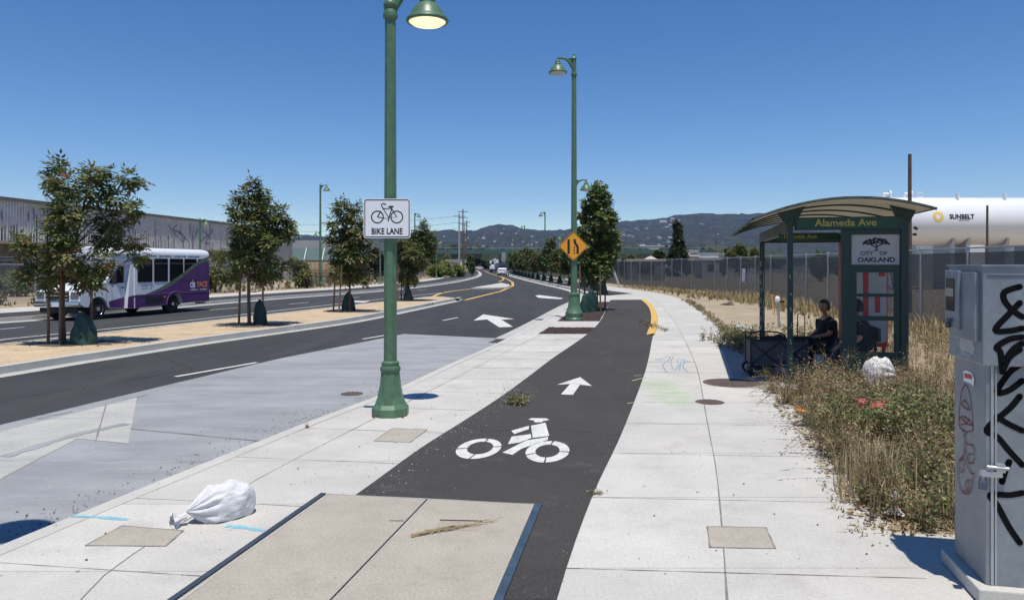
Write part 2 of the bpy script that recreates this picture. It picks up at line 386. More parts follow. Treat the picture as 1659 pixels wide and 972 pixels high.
def panels(La, Lb, y0, y1, st_, off=0):
    y = y0
    while y < y1:
        a0, a1 = at_depth(La, y + .006), at_depth(La, min(y + st_, y1) - .006); b0, b1 = at_depth(Lb, y + off + .006), at_depth(Lb, min(y + st_, y1) + off - .006)
        mi = rp_.choice([0, 1, 2, 3]); mi and pm.add([setz([q], .0015)[0] for q in (a0, b0, b1, a1)], [(0, 1, 2, 3)], mi - 1); y += st_
panels(BRs, JR, 4.65, 40, 1.42); panels(JR, SRr, 4.65, 40, 1.42); panels(KI, JL, 4.6, 20.5, 1.3); panels(JL, BLs, 4.6, 20, 1.3)
CV = []
for n_, c_ in (('concrete_light', (.535, .512, .468)), ('concrete_dusty', (.495, .472, .428)), ('concrete_grey', (.488, .468, .43))):
    m_ = mat(n_, c_, .9, .10, 1.1, .25, world=True, fine=(45, .09), bscale=60); speckle(m_, 4.2, .075, (.17, .16, .15), .8); speckle(m_, 11, .06, (.2, .19, .17), .7); stains(m_, 1.6, .52, .75, (.34, .32, .28), .6); stains(m_, 9, .62, .8, (.28, .26, .24), .5, seed=4); CV.append(m_)
pm.build('panel', CV, side)
jo = jm.build('joint', M['joint'], side)

# kerb-side gutter and bus pad on the road
mb = MB(); loft(mb, setz(offset(CR, -.62), ZR + .006), setz(CR, ZR + .006)); struct('gutter', mb, M['gutter'])
padL = [W(x, y, ZR) for x, y in [(6, 688), (300, 617.5), (455, 581), (655, 541.5)]]
d0 = (padL[1] - padL[0]); padL = [padL[0] - d0 * 1.2] + padL
padC = [p for p in CR if padL[0].y - 6 < p.y < W(815, 552, 0).y]
mb = MB(); mb.poly(setz(padL + [W(828, 549.5, ZR)] + [p for p in reversed(padC)], ZR + .010)); struct('bus_pad', mb, M['pad'])
mb = MB(); q = [W(x, y, ZR) for x, y in [(-300, 776), (6, 699), (222, 645.5), (208, 720), (125, 712), (6, 775), (-200, 905)]]
mb.poly(setz(q, ZR + .014)); struct('pad_patch', mb, M['pad_pale'])
mb = MB()
for ln, wd in (([(6, 742), (70, 722), (130, 704), (205, 688)], .13),):
    stripline(mb, resample([W(x, y, ZR) for x, y in ln], 20), wd, ZR + .018, jit=.35)
struct('tyre_mark', mb, M['pad'])
mb = MB()
for ln in ([(172, 657), (155, 716)], [(210, 696), (420, 716)], [(220, 646), (240, 640)], [(60, 680), (118, 668)]):
    stripline(mb, resample([W(x, y, ZR) for x, y in ln], 12), .018, ZR + .019, jit=.5)
struct('pad_joint', mb, M['joint'])

# bike path
mb = MB(); loft(mb, setz(BLs, .005), setz(BRs, .005)); struct('bike_path', mb, M['bike_asphalt'])
mb = MB(); mb.poly(setz(Wp([(946, 477.6), (975, 469.5), (1026, 475.8), (985, 478.8)]), .005)); struct('bike_path', mb, M['bike_asphalt'])
FB = resample(catmull([W(962, 468, 0)] + offset([p for p in CR if 75 < p.y < 330], 3.2), 3), 60)
mb = MB(); loft(mb, setz(offset(FB, -1.0), .004), setz(offset(FB, 1.0), .004)); struct('bike_path', mb, M['bike_asphalt'])
# yellow kerb strip at the end of the path
mb = MB()
E = resample(catmull(Wp([(1045, 485.5), (1056, 494), (1063, 505), (1066, 522), (1061, 543)]), 6), 30)
EL = offset(E, .03); ER = offset(E, .23)
loft(mb, setz(EL, .05), setz(ER, .012)); loft(mb, setz(E, .005), setz(EL, .05)); struct('yellow_kerb', mb, M['curb_yellow'])

# planting beds by the second lamp and beyond
for pts in ([(873, 541), (952, 541), (964, 530.5), (889.5, 530.5)], [(903, 520.5), (971, 520.5), (981, 503), (988, 489), (943, 489)]):
    mb = MB(); mb.poly(setz(Wp(pts), .004))
    struct('planting_bed', mb, M['mulch'])
far_bed = offset([p for p in CR if 55 < p.y < 330], .35); far_bed2 = offset([p for p in CR if 55 < p.y < 330], 1.9)
mb = MB(); loft(mb, setz(far_bed, .006), setz(far_bed2, .006)); struct('planting_bed', mb, M['mulch'])
# mulch spilled over bed and path
def scatter(name, n, fn, sz, m, z=0.006, label=None):
    mb = MB(); mb.fixn = False
    for i in range(n):
        p = fn(); s_ = sz * random.uniform(.4, 1.3); a = random.uniform(0, 3.14)
        ca, sa = math.cos(a) * s_, math.sin(a) * s_; h = s_ * random.uniform(.3, .7); e = random.uniform(.35, 1)
        mb.add([(p[0] + ca, p[1] + sa, z), (p[0] - sa * e, p[1] + ca * e, z), (p[0] - ca, p[1] - sa, z), (p[0] + sa * e, p[1] - ca * e, z), (p[0], p[1], z + h)],
               [(0, 1, 4), (1, 2, 4), (2, 3, 4), (3, 0, 4)])
    return tag(mb.build(name, m), label, kind='stuff')
def inquad(q):
    a, b, c, d = q; u, v = random.random(), random.random(); return a.lerp(b, u).lerp(d.lerp(c, u), v)
q1 = Wp([(873, 541), (952, 541), (964, 530.5), (889.5, 530.5)]); q2 = Wp([(905, 520.5), (971, 520.5), (987, 490), (943, 489.5)])
scatter('mulch_chips', 1700, lambda: inquad(q1) if random.random() < .35 else inquad(q2), .035, M['mulch'], .005)
scatter('spilled_mulch', 260, lambda: W(975 + abs(random.gauss(0, 22)), random.gauss(506, 3), 0), .025, M['mulch'], .006)

# slab round the cabinet
mb = MB(); mb.prism([(1.6, 2.0), (6.5, 2.0), (6.5, 5.05), (3.5, 5.22), (2.5, 5.3)], -.2, -.004); struct('cabinet_pad', mb, M['concrete'])
# right lot
mb = MB(); far = [p + Vector((60, 0, 0)) for p in SRr]; mb.fixn = False
loft(mb, setz(SRr, -.006), setz(far, -.03)); struct('dirt_lot', mb, M['dirt'])

# median island
mn = resample(catmull([Vector((-13.4, -4, 0))] + [W(x, y, ZR) for x, y in [(6, 606), (160, 581.5), (330, 555.5), (560, 523), (660, 503.5), (720, 491), (748, 485.6)]], 8), 90)
mf = resample(catmull([Vector((-16.6, -4, 0))] + Wp([(-150, 572), (6, 556), (150, 540), (270, 526.5), (490, 502.5), (600, 490.5), (660, 484.5), (700, 480), (728, 481.5), (745, 483.4)]), 8), 90)
mns, mfs = setz(mn, 0), setz(mf, 0)
mb = MB(); loft(mb, setz(mn, ZR), mns); a = offset(mns, -.2); loft(mb, mns, a)
b = offset(mfs, .17); loft(mb, mfs, b); loft(mb, mfs, setz(mf, ZR)); struct('median_kerb', mb, M['concrete'])
mb = MB(); loft(mb, setz(offset(mns, -.2), -.01), setz(offset(mfs, .17), -.01)); struct('median', mb, M['sand'])
mb = MB(); loft(mb, setz(mn, ZR + .006), setz(offset(mn, .36), ZR + .006)); struct('median_gutter', mb, M['gutter'])
mb = MB(); loft(mb, setz(mf, ZR + .006), setz(offset(mf, -.3), ZR + .006)); struct('median_gutter', mb, M['gutter'])
# median nose drains (three dark slots) 
mb = MB()
for i in range(3):
    a = W(690 + i * 4.5, 494.2 - i * .9, -.06); t = Vector((.25, .97, 0))
    mb.box(a + Vector((.0, 0, 0)), (.03, .34, .09), M=Matrix.Rotation(R(-14), 3, 'Z'))
struct('kerb_drain', mb, M['black'])

# painted lines (each a sheet on the road)
ZP = ZR + .006
def line(pts, wd, m='paint', z=ZP, name='road_marking'):
    mb = MB(); stripline(mb, resample(catmull([W(x, y, ZR) for x, y in pts], 5), 24), wd, z, jit=.06); return struct(name, mb, M[m])
line([(284, 610.5), (416, 587.5)], .11); line([(588, 549.5), (626, 543)], .11); line([(717, 519.5), (742, 514.5)], .11)
line([(-60, 559), (6, 550), (200, 530.5), (340, 515.5), (490, 499), (560, 491), (640, 482.5), (720, 474)], .13)
line([(-40, 537), (40, 530)], .11); line([(340, 502.5), (386, 498.5)], .11); line([(468, 493), (500, 490)], .11); line([(560, 483.5), (582, 481.5)], .11); line([(676, 470.3), (690, 469)], .11)
line([(748, 487.5), (768, 483.2), (800, 475.5), (822, 468), (832, 462), (830, 457), (816, 450), (800, 445), (790, 441.5), (784, 438), (780, 436)], .27, 'ypaint')
line([(700, 481.5), (712, 476), (730, 472.3), (750, 469.6), (772, 466.7)], .27, 'ypaint'); line([(808, 456.5), (815, 453.5), (815, 450.5), (812, 448)], .24, 'ypaint', ZP + .006)
mb = MB(); mb.prism([(p.x, p.y) for p in Wp([(764, 465.8), (794, 461.0), (812, 458.0), (824, 460.2), (827, 462.6), (820, 465.0), (800, 465.8)])], ZR - .05, -.02); struct('traffic_island', mb, M['concrete'])
def mark(pts, z, m='paint', name='road_marking', zb=None):
    mb = MB(); mb.poly(setz([W(x, y, zb if zb is not None else 0) for x, y in pts], z)); return struct(name, mb, M[m])
mark([(767, 519.5), (783, 509.5), (833, 517), (812, 518), (831, 529.5), (809, 530.5), (789, 517.6)], ZP, zb=ZR)
mark([(867, 479), (874, 478.2), (912, 483), (909, 484.7), (886, 483.6), (872, 482.2)], ZP, zb=ZR)
mark([(600, 487.5), (590, 490.5), (556, 490), (572, 487.2)], ZP, zb=ZR)

# bicycle stencil and arrow on the path (drawn in photo coordinates of a 2.43x crop)
def Cp(x, y): return (680 + x / 2.43, 480 + y / 2.43)
bz = .010
st = MB()
def pad_poly(pts): st.poly(setz([W(*Cp(x, y), 0) for x, y in pts], bz))
def ring(cx, cy, a, b, rot, ci, ai, bi, gaps):
    def pt(cx, cy, a, b, th):
        x, y = a * math.cos(th), b * math.sin(th); c_, s_ = math.cos(rot), math.sin(rot); return (cx + x * c_ - y * s_, cy + x * s_ + y * c_)
    gaps = sorted(gaps)
    for g0, g1 in zip(gaps, gaps[1:] + [gaps[0] + 360]):
        n = 14; t = [R(g0 + 2.5 + (g1 - g0 - 5) * k / n) for k in range(n + 1)]
        A = [W(*Cp(*pt(cx, cy, a, b, th)), 0) for th in t]; B = [W(*Cp(*pt(*ci, ai, bi, th)), 0) for th in t]
        loft(st, setz(A, bz), setz(B, bz))
ring(232, 603, 91, 38, R(-9), (238, 600), 52, 24, [-62, 8, 118, 200])
ring(503, 615, 87, 42, R(-5), (503, 612), 48, 25, [-72, 12, 100, 172])
pad_poly([(438, 512), (495, 500), (510, 552), (445, 560)]); pad_poly([(427, 487), (440, 482), (500, 483), (510, 489), (485, 494), (480, 499), (452, 498), (450, 492)])
pad_poly([(360, 532), (430, 512), (430, 525), (372, 545)]); pad_poly([(362, 555), (437, 545), (440, 560), (395, 578), (347, 585)]); pad_poly([(325, 618), (420, 570), (506, 556), (504, 568), (400, 603), (365, 627)])
struct('bicycle_stencil', st, M['paint'])
ar = MB()
ar.poly(setz([W(*Cp(*p), 0) for p in [(632, 320), (678, 355), (631, 350), (603, 390), (556, 388), (592, 347), (540, 350)]], bz)); struct('arrow_stencil', ar, M['paint'])

# spray-paint marks on the sidewalk
M['spray_green'] = mat('spray_green', (.46, .66, .34), .9, .12, 14, world=True, fine=(20, .2), alpha=.55)
MS = mat('spray_green_mist', (.50, .72, .38), .9, .05, 3, world=True, alpha=.5)
_nt = MS.node_tree; _n = _nt.nodes.new('ShaderNodeTexNoise'); _n.inputs['Scale'].default_value = 2.6; _n.inputs['Detail'].default_value = 9; _n.inputs['Roughness'].default_value = .75; _g = _nt.nodes.new('ShaderNodeNewGeometry'); _mp = _nt.nodes.new('ShaderNodeMapping'); _mp.inputs['Scale'].default_value = (.8, 2.2, 1); _nt.links.new(_g.outputs['Position'], _mp.inputs[0]); _nt.links.new(_mp.outputs[0], _n.inputs['Vector'])
_r = _nt.nodes.new('ShaderNodeMapRange'); _r.inputs[1].default_value = .42; _r.inputs[2].default_value = .66; _r.inputs[4].default_value = .6; _nt.links.new(_n.outputs[0], _r.inputs[0])
_vd = _nt.nodes.new('ShaderNodeVectorMath'); _vd.operation = 'DISTANCE'; _mp2 = _nt.nodes.new('ShaderNodeMapping'); _mp2.inputs['Scale'].default_value = (1 / .42, 1 / 1.7, 1); _gc = W(1078, 634); _vd.inputs[1].default_value = (_gc.x / .42, _gc.y / 1.7, 0); _nt.links.new(_g.outputs['Position'], _mp2.inputs[0]); _nt.links.new(_mp2.outputs[0], _vd.inputs[0])
_r2 = _nt.nodes.new('ShaderNodeMapRange'); _r2.inputs[1].default_value = 1.0; _r2.inputs[2].default_value = .45; _nt.links.new(_vd.outputs['Value'], _r2.inputs[0]); _mm = _nt.nodes.new('ShaderNodeMath'); _mm.operation = 'MULTIPLY'; _nt.links.new(_r.outputs[0], _mm.inputs[0]); _nt.links.new(_r2.outputs[0], _mm.inputs[1])
_ms = [q for q in _nt.nodes if q.type == 'MIX_SHADER'][-1]; _nt.links.new(_mm.outputs[0], _ms.inputs[0])
M['spray_blue'] = mat('spray_blue', (.22, .38, .52), .9, .1, 9, world=True, alpha=.7); M['spray_cyan'] = mat('spray_cyan', (.22, .52, .62), .9, .1, 9, world=True, alpha=.75)
def spray(name, strokes, m, wd, z=.0045):
    mb = MB(); mb.fixn = False
    for i, st_ in enumerate(strokes):
        w_ = [W(x, y, 0) for x, y in st_]; pts = catmull(w_, 5)
        stripline(mb, pts, wd * random.uniform(.8, 1.2), z + .0006 * (i % 5), jit=.3)
    return struct(name, mb, m)
g = []
for i in range(15): y_ = 611 + i * 3.6 + random.uniform(-1, 1); x0_ = 1044 - (y_ - 600) * .13; g.append([(x0_ + random.uniform(-8, 8), y_), (x0_ + 30, y_ + random.uniform(-3, 3)), (x0_ + 72 + random.uniform(-16, 10), y_ + random.uniform(-3, 3))])
mb = MB(); mb.poly(setz([W(x, y, 0) for x, y in [(1042, 598), (1140, 598), (1145, 690), (1012, 690)]], .0042)); struct('green_spray_paint', mb, MS)
spray('green_spray_paint', [[(1024, 618), (1042, 613)], [(1026, 610), (1040, 609)], [(1016, 655), (1034, 652)]], M['spray_green'], .03, .012)
spray('blue_spray_paint', [[(1063, 583), (1075, 580), (1085, 577), (1083, 584), (1074, 592), (1080, 603)], [(1090, 578), (1087, 590), (1094, 600), (1099, 590), (1097, 583)], [(1101, 600), (1103, 588), (1110, 586), (1106, 594), (1115, 603)], [(1060, 582), (1078, 583), (1100, 582), (1118, 587)], [(1078, 603), (1092, 604)]], M['spray_blue'], .02)
spray('cyan_spray_paint', [[(118, 836), (160, 838), (207, 842)]], M['spray_cyan'], .05); spray('cyan_spray_paint', [[(366, 852), (395, 855), (428, 860)]], M['spray_cyan'], .05)

# ------------------------------------------------------------------ covers and lids
def lid(name, label, pts, h, m=None, group=None, cat='cover'):
    t = thing(name, label, cat, sum(Wp(pts), Vector()) / len(pts), 0, group); c = t.location
    w_ = Wp(pts); mb = MB(); mb.prism([(p.x - c.x, p.y - c.y) for p in w_], -.05, h); mb.build('lid', m or M['lid'], t)
    mb = MB(); ps = [p - c for p in w_]
    for q0, q1 in zip(ps, ps[1:] + ps[:1]): stripline(mb, [q0.lerp(q1, f) for f in (0, .25, .5, .75, 1)], .012, h + .001, jit=.7)
    mb.build('rim', M['joint'], t); return t, w_, c
vt = thing('utility_vault', 'large twin concrete vault lid in a dark steel frame set across the bike path', 'vault cover', W(640, 900))
c = vt.location
FLf, FRf = W(520, 802), W(878, 820); e1 = (FRf - FLf).normalized()
dn = Vector((e1.y, -e1.x, 0)); L0 = FLf; L1 = W(330, 935); R0 = FRf; R1 = W(832, 942); MD0 = W(692, 812); MD1 = W(585, 925)
L1 = L0 + (W(413, 877) - L0) * 2.35; R1 = R0 + (W(855, 877) - R0) * 2.35; MD1 = MD0 + (W(630, 877) - MD0) * 2.35
def quadp(mb, a, b, c_, d, z0, z1, mi=0): mb.prism([(p.x - c.x, p.y - c.y) for p in (a, b, c_, d)], z0, z1, mi=mi)
def ins(a, b, t): return a + (b - a).normalized() * t
mb = MB(); quadp(mb, ins(L0, R0, .055), ins(MD0, L0, .008), ins(MD1, L1, .008), ins(L1, R1, .055), -.05, .018); mb.build('lid', M['lid'], vt)
mb = MB(); quadp(mb, ins(MD0, R0, .008), ins(R0, L0, .06), ins(R1, L1, .06), ins(MD1, R1, .008), -.05, .018); l2 = mb.build('lid', M['lid'], vt)
mb = MB(); quadp(mb, L0, ins(L0, R0, .045), ins(L1, R1, .045), L1, -.05, .022); mb.build('frame', M['steel_dark'], vt)
mb = MB(); quadp(mb, ins(R0, L0, .055), R0, R1, ins(R1, L1, .055), -.05, .022); mb.build('frame', mat('blue_steel', (.07, .11, .15), .5, .3, 9, metal=.4), vt)
mb = MB(); u = (R0 - L0).normalized(); v = (L1 - L0).normalized()
a = W(714, 847) - c
mb.prism([(a.x, a.y), (a.x + .30, a.y - .02), (a.x + .27, a.y - .22), (a.x - .04, a.y - .20)], .018, .0195); mb.build('hand_hole', mat('lid_inset', (.36, .31, .25), .9, .12, 3), l2)
mb = MB(); mb.prism([(a.x - .005, a.y + .014), (a.x + .305, a.y - .006), (a.x + .303, a.y - .022), (a.x - .008, a.y)], .0186, .0225); mb.prism([(a.x - .38, a.y + .0), (a.x - .27, a.y - .004), (a.x - .27, a.y - .012), (a.x - .38, a.y - .008)], .0186, .021); mb.build('slot', M['black'], l2)
mb = MB(); mb.fixn = False
for q0, q1 in ((L0, R0), (L0, L1), (MD0, MD1)): stripline(mb, [(q0 - c).lerp(q1 - c, f) + e1 * (.075 if q1 is L1 else (.02 if q1 is MD1 else 0)) + (v * .012 if q1 is R0 else Vector()) for f in (0, .2, .4, .6, .8, 1)], .012, .0195, jit=.5)
mb.build('worn_rim', M['pad_pale'], vt)
br = MB()
for k in range(9):
    pts = [W(668 + i * 11 + random.uniform(-2, 2), 866 - i * 1.9 + 5 * math.sin(i * .8 + k) * .25 + random.uniform(-2, 2), .03) + Vector((0, 0, random.uniform(-.005, .012))) for i in range(random.randint(6, 14))]
    br.tube(pts, [.006 * (1 - i / len(pts) * .7) for i in range(len(pts))], 4)
tag(br.build('dry_branch', M['straw']), 'dry brown twig lying across the vault lid', 'twig')
lid('small_vault_lid', 'tan concrete box lid cut off by the lower left, left of the white sandbag', [(198, 852), (297, 860), (268, 885), (138, 884)], .004, cat='cover')
lid('small_vault_lid', 'small tan square lid in the concrete between the near lamp base and bike path', [(636, 694), (692, 696.5), (664, 717), (606, 714.5)], .004)
lid('small_vault_lid', 'small grey rectangular lid low in the sidewalk joint left of the weeds', [(1146, 853), (1241, 855), (1256, 889), (1150, 887)], .004)
def manhole(label, x, y, wpx, z, grp=None):
    p = W(x, y, z); r = wpx / 2 / FPX * p.y
    t = thing('manhole_cover', label, 'manhole', p, 0)
    mb = MB(); mb.lathe([(r, -.04), (r, .006), (r * .93, .009)], 40); mb.build('ring', M['gutter'] if False else M['iron'], t)
    mb = MB(); mb.lathe([(r * .91, -.02), (r * .91, .009), (.0001, .010)], 36); co = mb.build('cover', M['iron'], t)
    mb = MB(); k = int(r * 2 / .07)
    for i in range(k):
        xx = -r * .85 + i * .07; hh = math.sqrt(max((r * .85) ** 2 - xx * xx, 0))
        if hh > .05: mb.box((xx, 0, .011), (.03, hh * 2, .006))
    mb.build('grip_pattern', M['iron'], co)
manhole('small rusty round cover on the grey bus pad left of the near lamp', 570, 638, 36, ZR + .01)
manhole('small tan round cover on the sidewalk in front of the big manhole', 1150, 651.5, 46, 0)
manhole('big round iron manhole at the edge of the shelter shadow', 1186, 620.5, 92, 0)
dr = thing('drain_inlet', 'dark square drain grate at the kerb end of the bus pad', 'drain', W(815, 552.5, ZR + .016))
mb = MB()
for i in range(6): mb.box((-.25 + i * .1, 0, .004), (.05, .8, .012))
mb.box((0, .42, .004), (.6, .05, .012)); mb.box((0, -.42, .004), (.6, .05, .012)); mb.build('grate', M['iron'], dr)
mb = MB(); mb.box((0, 0, -.004), (.6, .8, .006)); mb.build('pit', M['black'], dr); dr.rotation_euler.z = R(-12)

# grit along the kerb
def kerb_pt(y0, y1, spread, side=-1):
    yy = random.uniform(y0, y1); p = at_depth(CR, yy); return p + Vector((side * abs(random.gauss(0, spread)) - .05, 0, 0))
scatter('grit', 900, lambda: kerb_pt(4.6, 13, .35), .011, M['iron'], ZR + .018)
scatter('gravel', 700, lambda: (random.uniform(-4.5, 2.6), random.uniform(4.4, 16)), .0055, M['joint'], .004)
scatter('gravel', 260, lambda: (lambda p: (p.x + random.gauss(0, .18), p.y))(at_depth(BLs, random.uniform(5.5, 12))), .008, M['gutter'], .006)
scatter('stones', 900, lambda: (lambda p: (p.x + random.uniform(.2, 6), p.y))(at_depth(SRr, random.uniform(12, 60))), .04, M['gutter'], -.01)

# cold joints, dust and litter on the path
mb = MB(); stripline(mb, resample([W(880, 550, 0) + Vector((.3, 0, 0)), W(1056, 546, 0)], 16), .03, .0062, jit=.8); stripline(mb, resample([W(985, 522, 0), W(1060, 519, 0)], 12), .03, .0062, jit=.8); stripline(mb, resample([W(780, 745, 0), W(823, 748.5, 0)], 6), .010, .0062, jit=.5)
struct('path_seam', mb, mat('seam_grey', (.10, .095, .09), .9, .2, 4, world=True))
scatter('grit', 380, lambda: (lambda p: (p.x - abs(random.gauss(0, .16)) - .0, p.y))(at_depth(BRs, random.uniform(4.8, 30))), .005, M['pad'], .006)
scatter('leaf_litter', 420, lambda: (lambda p: (p.x - abs(random.gauss(0, .22)), p.y))(at_depth(SRr, random.uniform(5, 22))), .014, M['straw2'], .004)
scatter('leaf_litter', 240, lambda: (random.uniform(-4, 2.4), random.uniform(4.5, 18)), .010, M['brownish'] if 'brownish' in M else M['soil'], .007)

# hairline cracks and sealed joints in the road, dust by the vault
mb = MB(); cr_ = random.Random(17)
for (x0, y0, x1, y1) in ((60, 640, 300, 600), (420, 585, 700, 520), (700, 535, 880, 500), (500, 555, 590, 530), (250, 575, 330, 605)):
    a, b = W(x0, y0, ZR), W(x1, y1, ZR); n = 26; stripline(mb, [a.lerp(b, k / n) + Vector((cr_.gauss(0, .035), cr_.gauss(0, .05), 0)) for k in range(n + 1)], .011, ZR + .005, jit=.8)
struct('road_crack', mb, M['crack'])
mb = MB()
for pts in ([(740, 690), (800, 700), (870, 694), (960, 702)], [(850, 596), (930, 604), (1010, 598), (1040, 603)]):
    w_ = resample([W(x, y, 0) for x, y in pts], 30); stripline(mb, [p + Vector((cr_.gauss(0, .01), cr_.gauss(0, .03), 0)) for p in w_], .007, .0064, jit=.9)
struct('path_crack', mb, M['crack'])
scatter('dust_crumbs', 420, lambda: (lambda p: (p.x + abs(random.gauss(0, .22)), p.y))(at_depth(BLs, random.uniform(6.2, 10))), .0042, M['pad'], .006)
# ------------------------------------------------------------------ street lamps
def lamp_head(t, top, side, arm, sc, lit, pole_r):
    """bell-shaped luminaire hung from a short arm; top = arm height, side = direction (+1 right / -1 left)"""
    mb = MB(); s_ = side
    path = catmull([(0, 0, top - .42 * sc), (s_ * arm * .35, 0, top - .10 * sc), (s_ * arm * .7, 0, top), (s_ * arm, 0, top - .02 * sc)], 5)
    mb.tube(path, [.05 * sc * (1 - .35 * i / len(path)) for i in range(len(path))], 8)
    mb.tube([(0, 0, top - .03 * sc), (s_ * arm * .98, 0, top)], .022 * sc, 6)
    mb.prism([(0, top - .40 * sc), (s_ * arm * .30, top - .16 * sc), (s_ * arm * .55, top - .04 * sc), (0, top - .04 * sc)], -.008, .008, 'y')
    mb.lathe([(.001, top + .05 * sc), (.03 * sc, top + .03 * sc), (.035 * sc, top - .06 * sc)], 10, c=(s_ * arm, 0, 0))
    mb.build('arm', M['green'], t, smooth=35)
    z = top - .06 * sc; mb = MB()
    pr = [(.035, 0), (.06, -.02), (.075, -.06), (.07, -.09), (.10, -.10), (.115, -.13), (.105, -.15), (.16, -.19), (.215, -.26), (.255, -.34), (.27, -.37), (.30, -.385), (.31, -.41), (.30, -.43), (.27, -.435), (.25, -.40), (.20, -.33)]
    mb.lathe([(r * sc, z + h * sc) for r, h in pr], 28, c=(s_ * arm, 0, 0)); sh = mb.build('shade', M['green'], t, smooth=40)
    mb = MB(); mb.lathe([(.265 * sc, z - .425 * sc), (.22 * sc, z - .46 * sc), (.12 * sc, z - .485 * sc), (.001, z - .49 * sc)], 24, c=(s_ * arm, 0, 0))
    mb.build('lens', M['glass_lit'] if lit else M['lens'], sh, smooth=60)

def base_hardware(t, r, z0, z1, n=4):
    mb = MB(); mb.box((-.0, -r - .002, (z0 + z1) / 2), (.10, .012, z1 - z0)); mb.build('hand_hole_cover', M['green'], t)
    for k in range(n):
        a = R(45 + 90 * k); mb = MB(); mb.lathe([(.018, 0), (.018, .03), (.001, .034)], 6, c=((r + .07) * 1.05 * math.cos(a), (r + .07) * 1.05 * math.sin(a), .0)); mb.build('anchor_bolt', M['iron'], t)
def octo(mb, prof, n=8):
    mb.lathe(prof, n, M=Matrix.Identity(3))
def lamp_near(label, loc, rz=0, lit=True, group='green street lamps'):
    t = thing('street_lamp', label, 'street lamp', loc, rz, group)
    mb = MB(); octo(mb, [(.24, 0), (.24, .10), (.20, .15), (.165, .24), (.138, .38), (.125, .50), (.122, .545), (.11, .55)]); mb.build('base', M['green'], t)
    mb = MB(); mb.lathe([(.112, .545), (.128, .565), (.130, .60), (.118, .625), (.105, .63), (.112, .65), (.11, .675), (.09, .69)], 24); mb.build('collar', M['green'], t, smooth=40)
    mb = MB(); octo(mb, [(.086, .60), (.082, 2.2), (.070, 5.05), (.068, 5.42)]); mb.build('pole', M['green'], t)
    mb = MB(); mb.lathe([(.072, 5.02), (.092, 5.04), (.095, 5.08), (.085, 5.11), (.075, 5.16), (.09, 5.18), (.09, 5.22), (.072, 5.25)], 20); mb.build('collar', M['green'], t, smooth=40); mb = MB(); mb.lathe([(.07, 5.40), (.085, 5.42), (.06, 5.47), (.03, 5.50), (.04, 5.54), (.001, 5.58)], 16); mb.build('finial', M['green'], t, smooth=40)
    lamp_head(t, 5.42, 1, .47, .88, lit, .07)
    return t
def lamp_tall(label, loc, rz=0, main=-1, ped=1, group='green street lamps', H=9.14, cat='street lamp'):
    t = thing('street_lamp', label, cat, loc, rz, group)
    mb = MB(); octo(mb, [(.31, 0), (.31, .07), (.285, .10), (.30, .2), (.31, .26), (.275, .32), (.22, .45), (.19, .62), (.175, .80), (.165, .88)], 16); mb.build('base', M['green'], t, smooth=30)
    mb = MB(); mb.lathe([(.168, .86), (.19, .88), (.19, .93), (.165, .95), (.12, .96)], 20); mb.build('collar', M['green'], t, smooth=40)
    mb = MB(); octo(mb, [(.115, .9), (.105, 3), (.08, 8.4), (.075, H - .1)], 12); mb.build('pole', M['green'], t, smooth=25)
    mb = MB(); mb.lathe([(.08, H - .70), (.11, H - .68), (.11, H - .62), (.08, H - .60)], 16); mb.build('collar', M['green'], t, smooth=40); mb = MB(); mb.lathe([(.08, H - .12), (.10, H - .1), (.06, H - .03), (.03, H), (.04, H + .04), (.001, H + .08)], 14); mb.build('finial', M['green'], t, smooth=40)
    if main: lamp_head(t, H - .08, main, .56, 1.05, False, .08)
    if ped: lamp_head(t, 4.85, ped, .42, .72, False, .09)
    return t
NL_ = W(632.5, 672); NL_.z = 0
lamp_near('nearest green street lamp, its head lit, on the concrete beside the bike path', NL_)
p2 = W(930, 519); p2.z = 0
lamp_near('green street lamp behind the camera position, its head casting the shadow at the kerb', Vector((-4.0, 4.3, 0)), 0, False)
_nl = [o for o in bpy.data.objects if o.get('label', '').startswith('nearest green')][0]; base_hardware(_nl, .175, .16, .30)
lt = lamp_tall('tall twin-headed green lamp standing in the mulch strip behind the orange diamond sign', p2)
def LP(x, y, label, main, ped, h=9.14): 
    p = W(x, y); t = copy_tree(TL if main > 0 else lt); t.location = p; tag(t, label); return t
# left-side template with the head on the right
TL = lamp_tall('tall green lamp on the far sidewalk beside the tan container', W(519, 464.5), 0, main=1, ped=-1)
LP(672, 452.3, 'far green lamp rising just right of the bike lane sign', 1, -1)
pl = lamp_near('short green lamp rising behind the bus rear against the warehouse', W(324, 470), 0, False)
LP(883, 452.8, 'tall green lamp among the young trees left of the diamond sign', -1, 1)
LP(850, 446.9, 'thin distant green lamp left of the lamp among the young trees', -1, 1)
LP(834, 441.5, 'tiny distant green lamp above the white car', -1, 1)
def SPd(x, y, label):
    t = copy_tree(pl); t.location = W(x, y); t.rotation_euler = (0, 0, math.pi if x > 800 else 0); tag(t, label); return t
SPd(913, 456, 'short green lamp hidden partly by the diamond sign')
SPd(616, 460, 'short green lamp just left of the near lamp pole on the far sidewalk')
SPd(707, 451, 'short green lamp among the yellow bushes across the road')
SPd(866, 450, 'short green lamp between two distant tall lamps at the right kerb')

